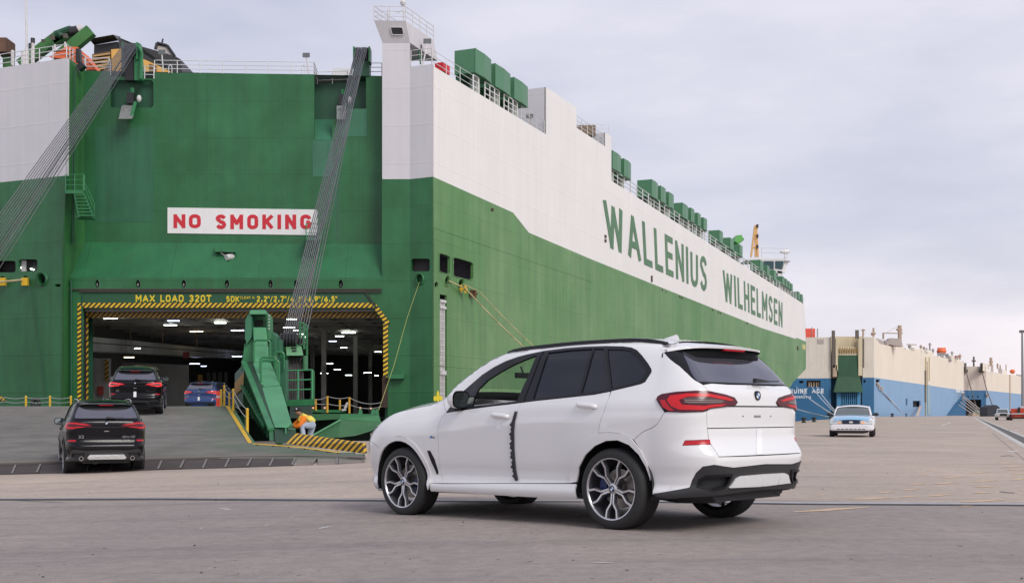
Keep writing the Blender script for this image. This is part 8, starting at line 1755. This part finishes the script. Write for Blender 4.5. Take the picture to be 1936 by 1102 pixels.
hull_side(Bt, bp_, bn, [(1864.3, 701), (1900, 707), (1960, 716), (1960, 748), (1900, 741.5), (1864.3, 737.8)], CRM, 'side_plating'); hull_side(Bt, bp_, bn, [(1864.3, 737.8), (1900, 741.5), (1960, 748), (1960, 790), (1864.3, 798)], BLU, 'side_plating')
for (x0, x1, y, h) in ((1858, 1865, 686, 15), (1866, 1871, 687, 12), (1873, 1878, 688, 16), (1887, 1895, 696, 11), (1896, 1904, 699, 8), (1912, 1919, 704, 8), (1921, 1935, 707, 7)): m = MB(); m.hexa([bp_(x0, y + h, -.4), bp_(x1, y + h + 1, -.4), bp_(x1, y + h + 1, -5), bp_(x0, y + h, -5), bp_(x0, y + 1, -.8), bp_(x1, y + 2, -.8), bp_(x1, y + 1.5, -5), bp_(x0, y, -5)]); BP('deck_ventilator', m, MAUV if x0 % 2 else CRM)
for (x, y0, y1, r) in ((1841, 674, 693, .5), (1873.5, 676, 692, .8), (1886, 687, 697, .5), (1891, 690, 698, .4), (1902, 689, 700, .3), (1933, 705, 715, .5)): ant(Bt, x, y0, y1, YBb + 15, r, mat('pole_dark', (.12, .10, .08), .6) if x == 1841 else TANS, ((x - 3.5, y0 + 8, x + 3.5, y0 + 8, .5),) if x in (1841, 1873.5) else ())
m = MB(); m.ball(P(1914, 702, YBb + 40), 1.5, 12, sc=(1.1, 1, .9)); BP('lifeboat', m, ORANGE, smooth=True)
m = MB(); m.tube(bp_(1909.5, 790, .4), bp_(1909.5, 708, .4), .35, 5); BP('drain_pipe', m, TANS)
m = MB(); m.tube(bp_(1866, 744, .6), bp_(1867, 750, .6), .7, 6); BP('rope_guard', m, WSTEEL)
m = MB(); m.prism([P(1846, 786.5, 560), P(1895, 786.5, 560), P(1886, 779, 560), P(1860, 776, 560), P(1846, 781, 560)], (0, 10, 0)); BP('quay_ramp', m, mat('quay_ramp_green', (.07, .14, .07), .7))
m = MB(); m.prism([P(1845, 781, 540), P(1858, 786, 540), P(1852, 787, 540), P(1838, 786, 540), P(1840, 780, 540)], (0, 5, 0)); BP('ramp_end', m, TANS)
# mooring ropes: each a thing of its own, made fast on quay bollards
def rope(a, b, label, r, m=None, sag=.0, group=None):
    mb = MB(); pts = [Vector(a).lerp(Vector(b), t) + Vector((0, 0, -sag * 4 * t * (1 - t))) for t in np.linspace(0, 1, 7)]; mb.path(pts, r, 5)
    o = part('mooring_rope', mb, m or mat('rope_pale', (.62, .55, .50), .8)); props(o, label, 'rope', group)
def qpt(px): # point on the quay edge below a pixel column
    for (x0, y0), (x1, y1) in zip(QE[:-1], QE[1:]):
        a, b = x0 - (px - HX) / F * y0, x1 - (px - HX) / F * y1
        if a * b <= 0: t = a / (a - b); return Vector((x0 + (x1 - x0) * t + .8, y0 + (y1 - y0) * t, .25))
    return Vector((0, 60, .2))
rope(ap_(1662, 733, .6), qpt(1708), 'pair of stern mooring ropes running down the pale blue ship side', .16); rope(ap_(1667, 737, .6), qpt(1706), 'thin mooring rope running down the pale blue ship side', .10)
G1 = 'pale mooring ropes from the blue stern to the quay'
for k, (x, y, bx_) in enumerate(((1505, 731, 1577), (1507, 733, 1579), (1535, 731, 1582), (1544, 731, 1584), (1501, 768, 1572))):
    rope(P(x, y, YA - .5) if y < 760 else P(1480, 762, YA - 1), qpt(bx_), 'pale rope on the dark blue stern, ' + ('upper of the pair crossing the lettering', 'lower of the pair crossing the lettering', 'from the left of the mooring opening', 'from the right of the mooring opening', 'lowest and flattest, beneath the port name')[k], .13, mat('rope_blue_white', (.55, .60, .68), .8), .5, G1)
for x_, y_ in ((1822.5, 741),): rope(P(x_, y_, 560), qpt(1815), 'thick pale bow rope hanging almost straight down to the quay', .38, mat('rope_bow', (.72, .60, .58), .8))
G2 = 'fan of bow ropes in front of the distant dark door'
for (x0, y0, x1, y1) in ((1822, 752, 1858, 783), (1820, 757, 1855, 784), (1816, 760, 1850, 785), (1824, 750, 1862, 781), (1812, 765, 1845, 786)): rope(P(x0, y0, 560), P(x1, y1, 540), 'thin bow rope before the distant dark door, ' + {1822: 'second highest of the fan', 1820: 'middle one of the fan', 1816: 'second lowest of the fan', 1824: 'highest of the fan', 1812: 'lowest of the fan'}[x0], .2, None, 0, G2)
# quay bollards
bm = MB(); bm.lathe([(0, 0), (.34, 0), (.34, .08), (.22, .12), (.2, .40), (.34, .48), (.36, .62), (.2, .70), (0, .71)], 14, 'z'); bme = mesh_of('bollard', bm, mat('bollard_black', (.025, .03, .03), .6), smooth=35)
for px, sc, w in ((1502, 1.5, 'first beside the white car lamp'), (1523, 1.5, 'second beside the stern lettering'), (1558, 1.6, 'third, just left of the saloon'), (1681, 1.5, 'first right of the saloon'), (1707, 1.5, 'under the pair of side ropes'), (1733, 1.6, 'under the gangway'), (1769, 1.3, 'right of the black buoyed fender'), (1791, 1.3, 'at the pale blue bow'), (1823, 1.2, 'by the distant ropes')):
    p = qpt(px); p.z = 0; s = sc * 1.15 if p.y > 200 else sc * .62
    o = bpy.data.objects.new('bollard', bme); COL.objects.link(o); o.location = p + Vector((.3, 0, 0)); o.scale = (s, s, s); props(o, 'black iron bollard on the quay edge, ' + w, 'bollard', 'bollards along the quay edge')
p = qpt(1756); t = thing('rubber_fender', 'black rubber fender heap on the quay edge below the pale strip', 'fender', p)
m = MB(); m.ball(p + Vector((-1, 0, .8)), 1.4, 10, sc=(1, .8, 1.1)); m.ball(p + Vector((2.0, 0, .8)), 1.3, 10, sc=(1, .8, 1.1)); m.tube(p + Vector((.5, 0, 0)), p + Vector((.5, 0, 5)), .8, 8); m.tube(p + Vector((-2.5, 0, .5)), p + Vector((3.5, 0, .5)), .5, 8); part('fender_body', m, BLACKM, t, smooth=True)
# quay kerb
kb_ = MB()
for a, b in zip(QE[1:-1], QE[2:]):
    A0, B0 = Vector((a[0], a[1], 0)), Vector((b[0], b[1], 0)); d = (B0 - A0).normalized(); n_ = Vector((d.y, -d.x, 0)) * .35
    kb_.hexa([A0 + n_, B0 + n_, B0, A0, A0 + n_ + Vector((0, 0, .16)), B0 + n_ + Vector((0, 0, .16)), B0 + Vector((0, 0, .16)), A0 + Vector((0, 0, .16))])
part('quay_kerb', kb_, mat('kerb_tan', (.45, .37, .29), .85, var=.2, vscale=.5), kind='structure')
# --- pickup, red yard tractor, light mast and other things at the right edge
YT = 185.; x0 = (1897 - HX) / F * YT
x1_ = 0
def faced(x, y, extra=0.): return Matrix.Translation((x, y, 0)) @ Matrix.Rotation(-math.atan2(x, y) + extra, 4, 'Z')
t = thing('pickup_truck', 'white pickup truck with a black grille driving towards the camera at the far right', 'pickup', mtx=faced(x0, YT, .06))
def TB(name, lo, hi, m, par=None, **k):
    mb = MB(); mb.box(lo, hi); return part(name, mb, m, par or t, local=True, **k)
TW = mat('truck_white', (.72, .73, .75), .3, coat=.6)
TB('body', (-1.0, 0, .55), (1.0, 5.6, 1.12), TW, bevel=.08); m = MB(); m.hexa([(-.92, 1.3, 1.1), (.92, 1.3, 1.1), (.92, 3.8, 1.1), (-.92, 3.8, 1.1), (-.75, 2.0, 1.88), (.75, 2.0, 1.88), (.75, 3.6, 1.88), (-.75, 3.6, 1.88)]); part('cab', m, TW, t, local=True, bevel=.05)
m = MB(); m.quad((-.82, 1.36, 1.22), (.82, 1.36, 1.22), (.70, 1.88, 1.80), (-.70, 1.88, 1.80)); part('windscreen', m, SG, t, local=True)
TB('bonnet', (-.95, -.05, 1.05), (.95, 1.4, 1.2), TW, bevel=.05); gr = TB('grille', (-.52, -.1, .72), (.52, 0, 1.1), BLACKM); TB('front_bumper', (-1.02, -.16, .5), (1.02, .05, .72), GREYS)
for sg in (1, -1):
    TB('headlight', (min(sg * .56, sg * .95), -.09, .82), (max(sg * .56, sg * .95), 0, 1.08), HL); TB('door_mirror', (min(sg * 1.02, sg * 1.28), 1.5, 1.15), (max(sg * 1.02, sg * 1.28), 1.6, 1.45), BLACKM)
    for y in (.8, 4.6): m = MB(); m.lathe([(0, sg * .72), (.4, sg * .72), (.42, sg * .95), (.25, sg * .98), (0, sg * .96)], 18, 'x', (0, y, .42)); part('wheel', m, RUBBER, t, local=True, smooth=35)
YR = 180.; x0 = (1926 - HX) / F * YR; YT = YR; tr = thing('yard_tractor', 'orange-red yard tractor seen from the front at the right edge', 'tractor', mtx=faced(x0, YR)); t = tr
RO = mat('tractor_orange', (.55, .07, .03), .5, var=.15, vscale=2)
TB('chassis', (-1.1, 0, .5), (1.3, 5, 1.1), RO); TB('cab', (-1.15, .2, 1.1), (1.4, 2.2, 1.9), RO, bevel=.1); TB('exhaust_stack', (-.15, -.05, 1.0), (.2, .15, 2.1), BLACKM); TB('bumper', (-1.2, -.15, .25), (1.4, .1, .55), mat('tractor_dark', (.06, .02, .015), .6)); TB('headlight_bar', (-1.0, -.2, 1.0), (1.2, -.05, 1.16), WSTEEL); TB('roof_tank', (.2, .5, 1.9), (1.5, 2, 2.25), WSTEEL, bevel=.1)
for sg in (1, -1): m = MB(); m.lathe([(0, sg * .9), (.48, sg * .9), (.5, sg * 1.3), (.3, sg * 1.33), (0, sg * 1.3)], 18, 'x', (0, .8, .5)); part('wheel', m, RUBBER, tr, local=True, smooth=35)
for sg in (1, -1): TB('headlight', (sg * .75 - .15, -.22, .7), (sg * .75 + .15, -.1, .9), mat('lamp_dark_red', (.25, .03, .02), .4))
YL_ = 300.; p = P(1934, 790, YL_); t = thing('light_mast', 'tall thin lighting mast with a cluster of lamps at the far right edge', 'lamp post', (p.x, YL_, 0))
m = MB(); m.tube((p.x, YL_, 0), P(1932.5, 627, YL_), .45, 8, r2=.25); part('pole', m, mat('mast_grey', (.25, .25, .27), .5), t)
for x in (1930, 1933.5, 1936): m = MB(); m.box(P(x - 1.2, 629, YL_), P(x + 1.2, 624, YL_) + Vector((0, .6, 0))); part('lamp_head', m, mat('mast_head', (.1, .1, .11), .5), t)
t = thing('cargo_sheet', 'low dark tarpaulin-covered load behind the white pickup', 'covered load', P(1877, 787, 300)); m = MB(); m.prism([P(1867, 787, 300), P(1890, 787, 300), P(1890, 770, 300), P(1884, 765.5, 300), P(1877, 765, 300), P(1872, 769, 300), P(1867, 768, 300)], (0, 5, 0)); part('tarpaulin', m, mat('tarpaulin_dark', (.04, .045, .055), .8), t, bevel=.4)
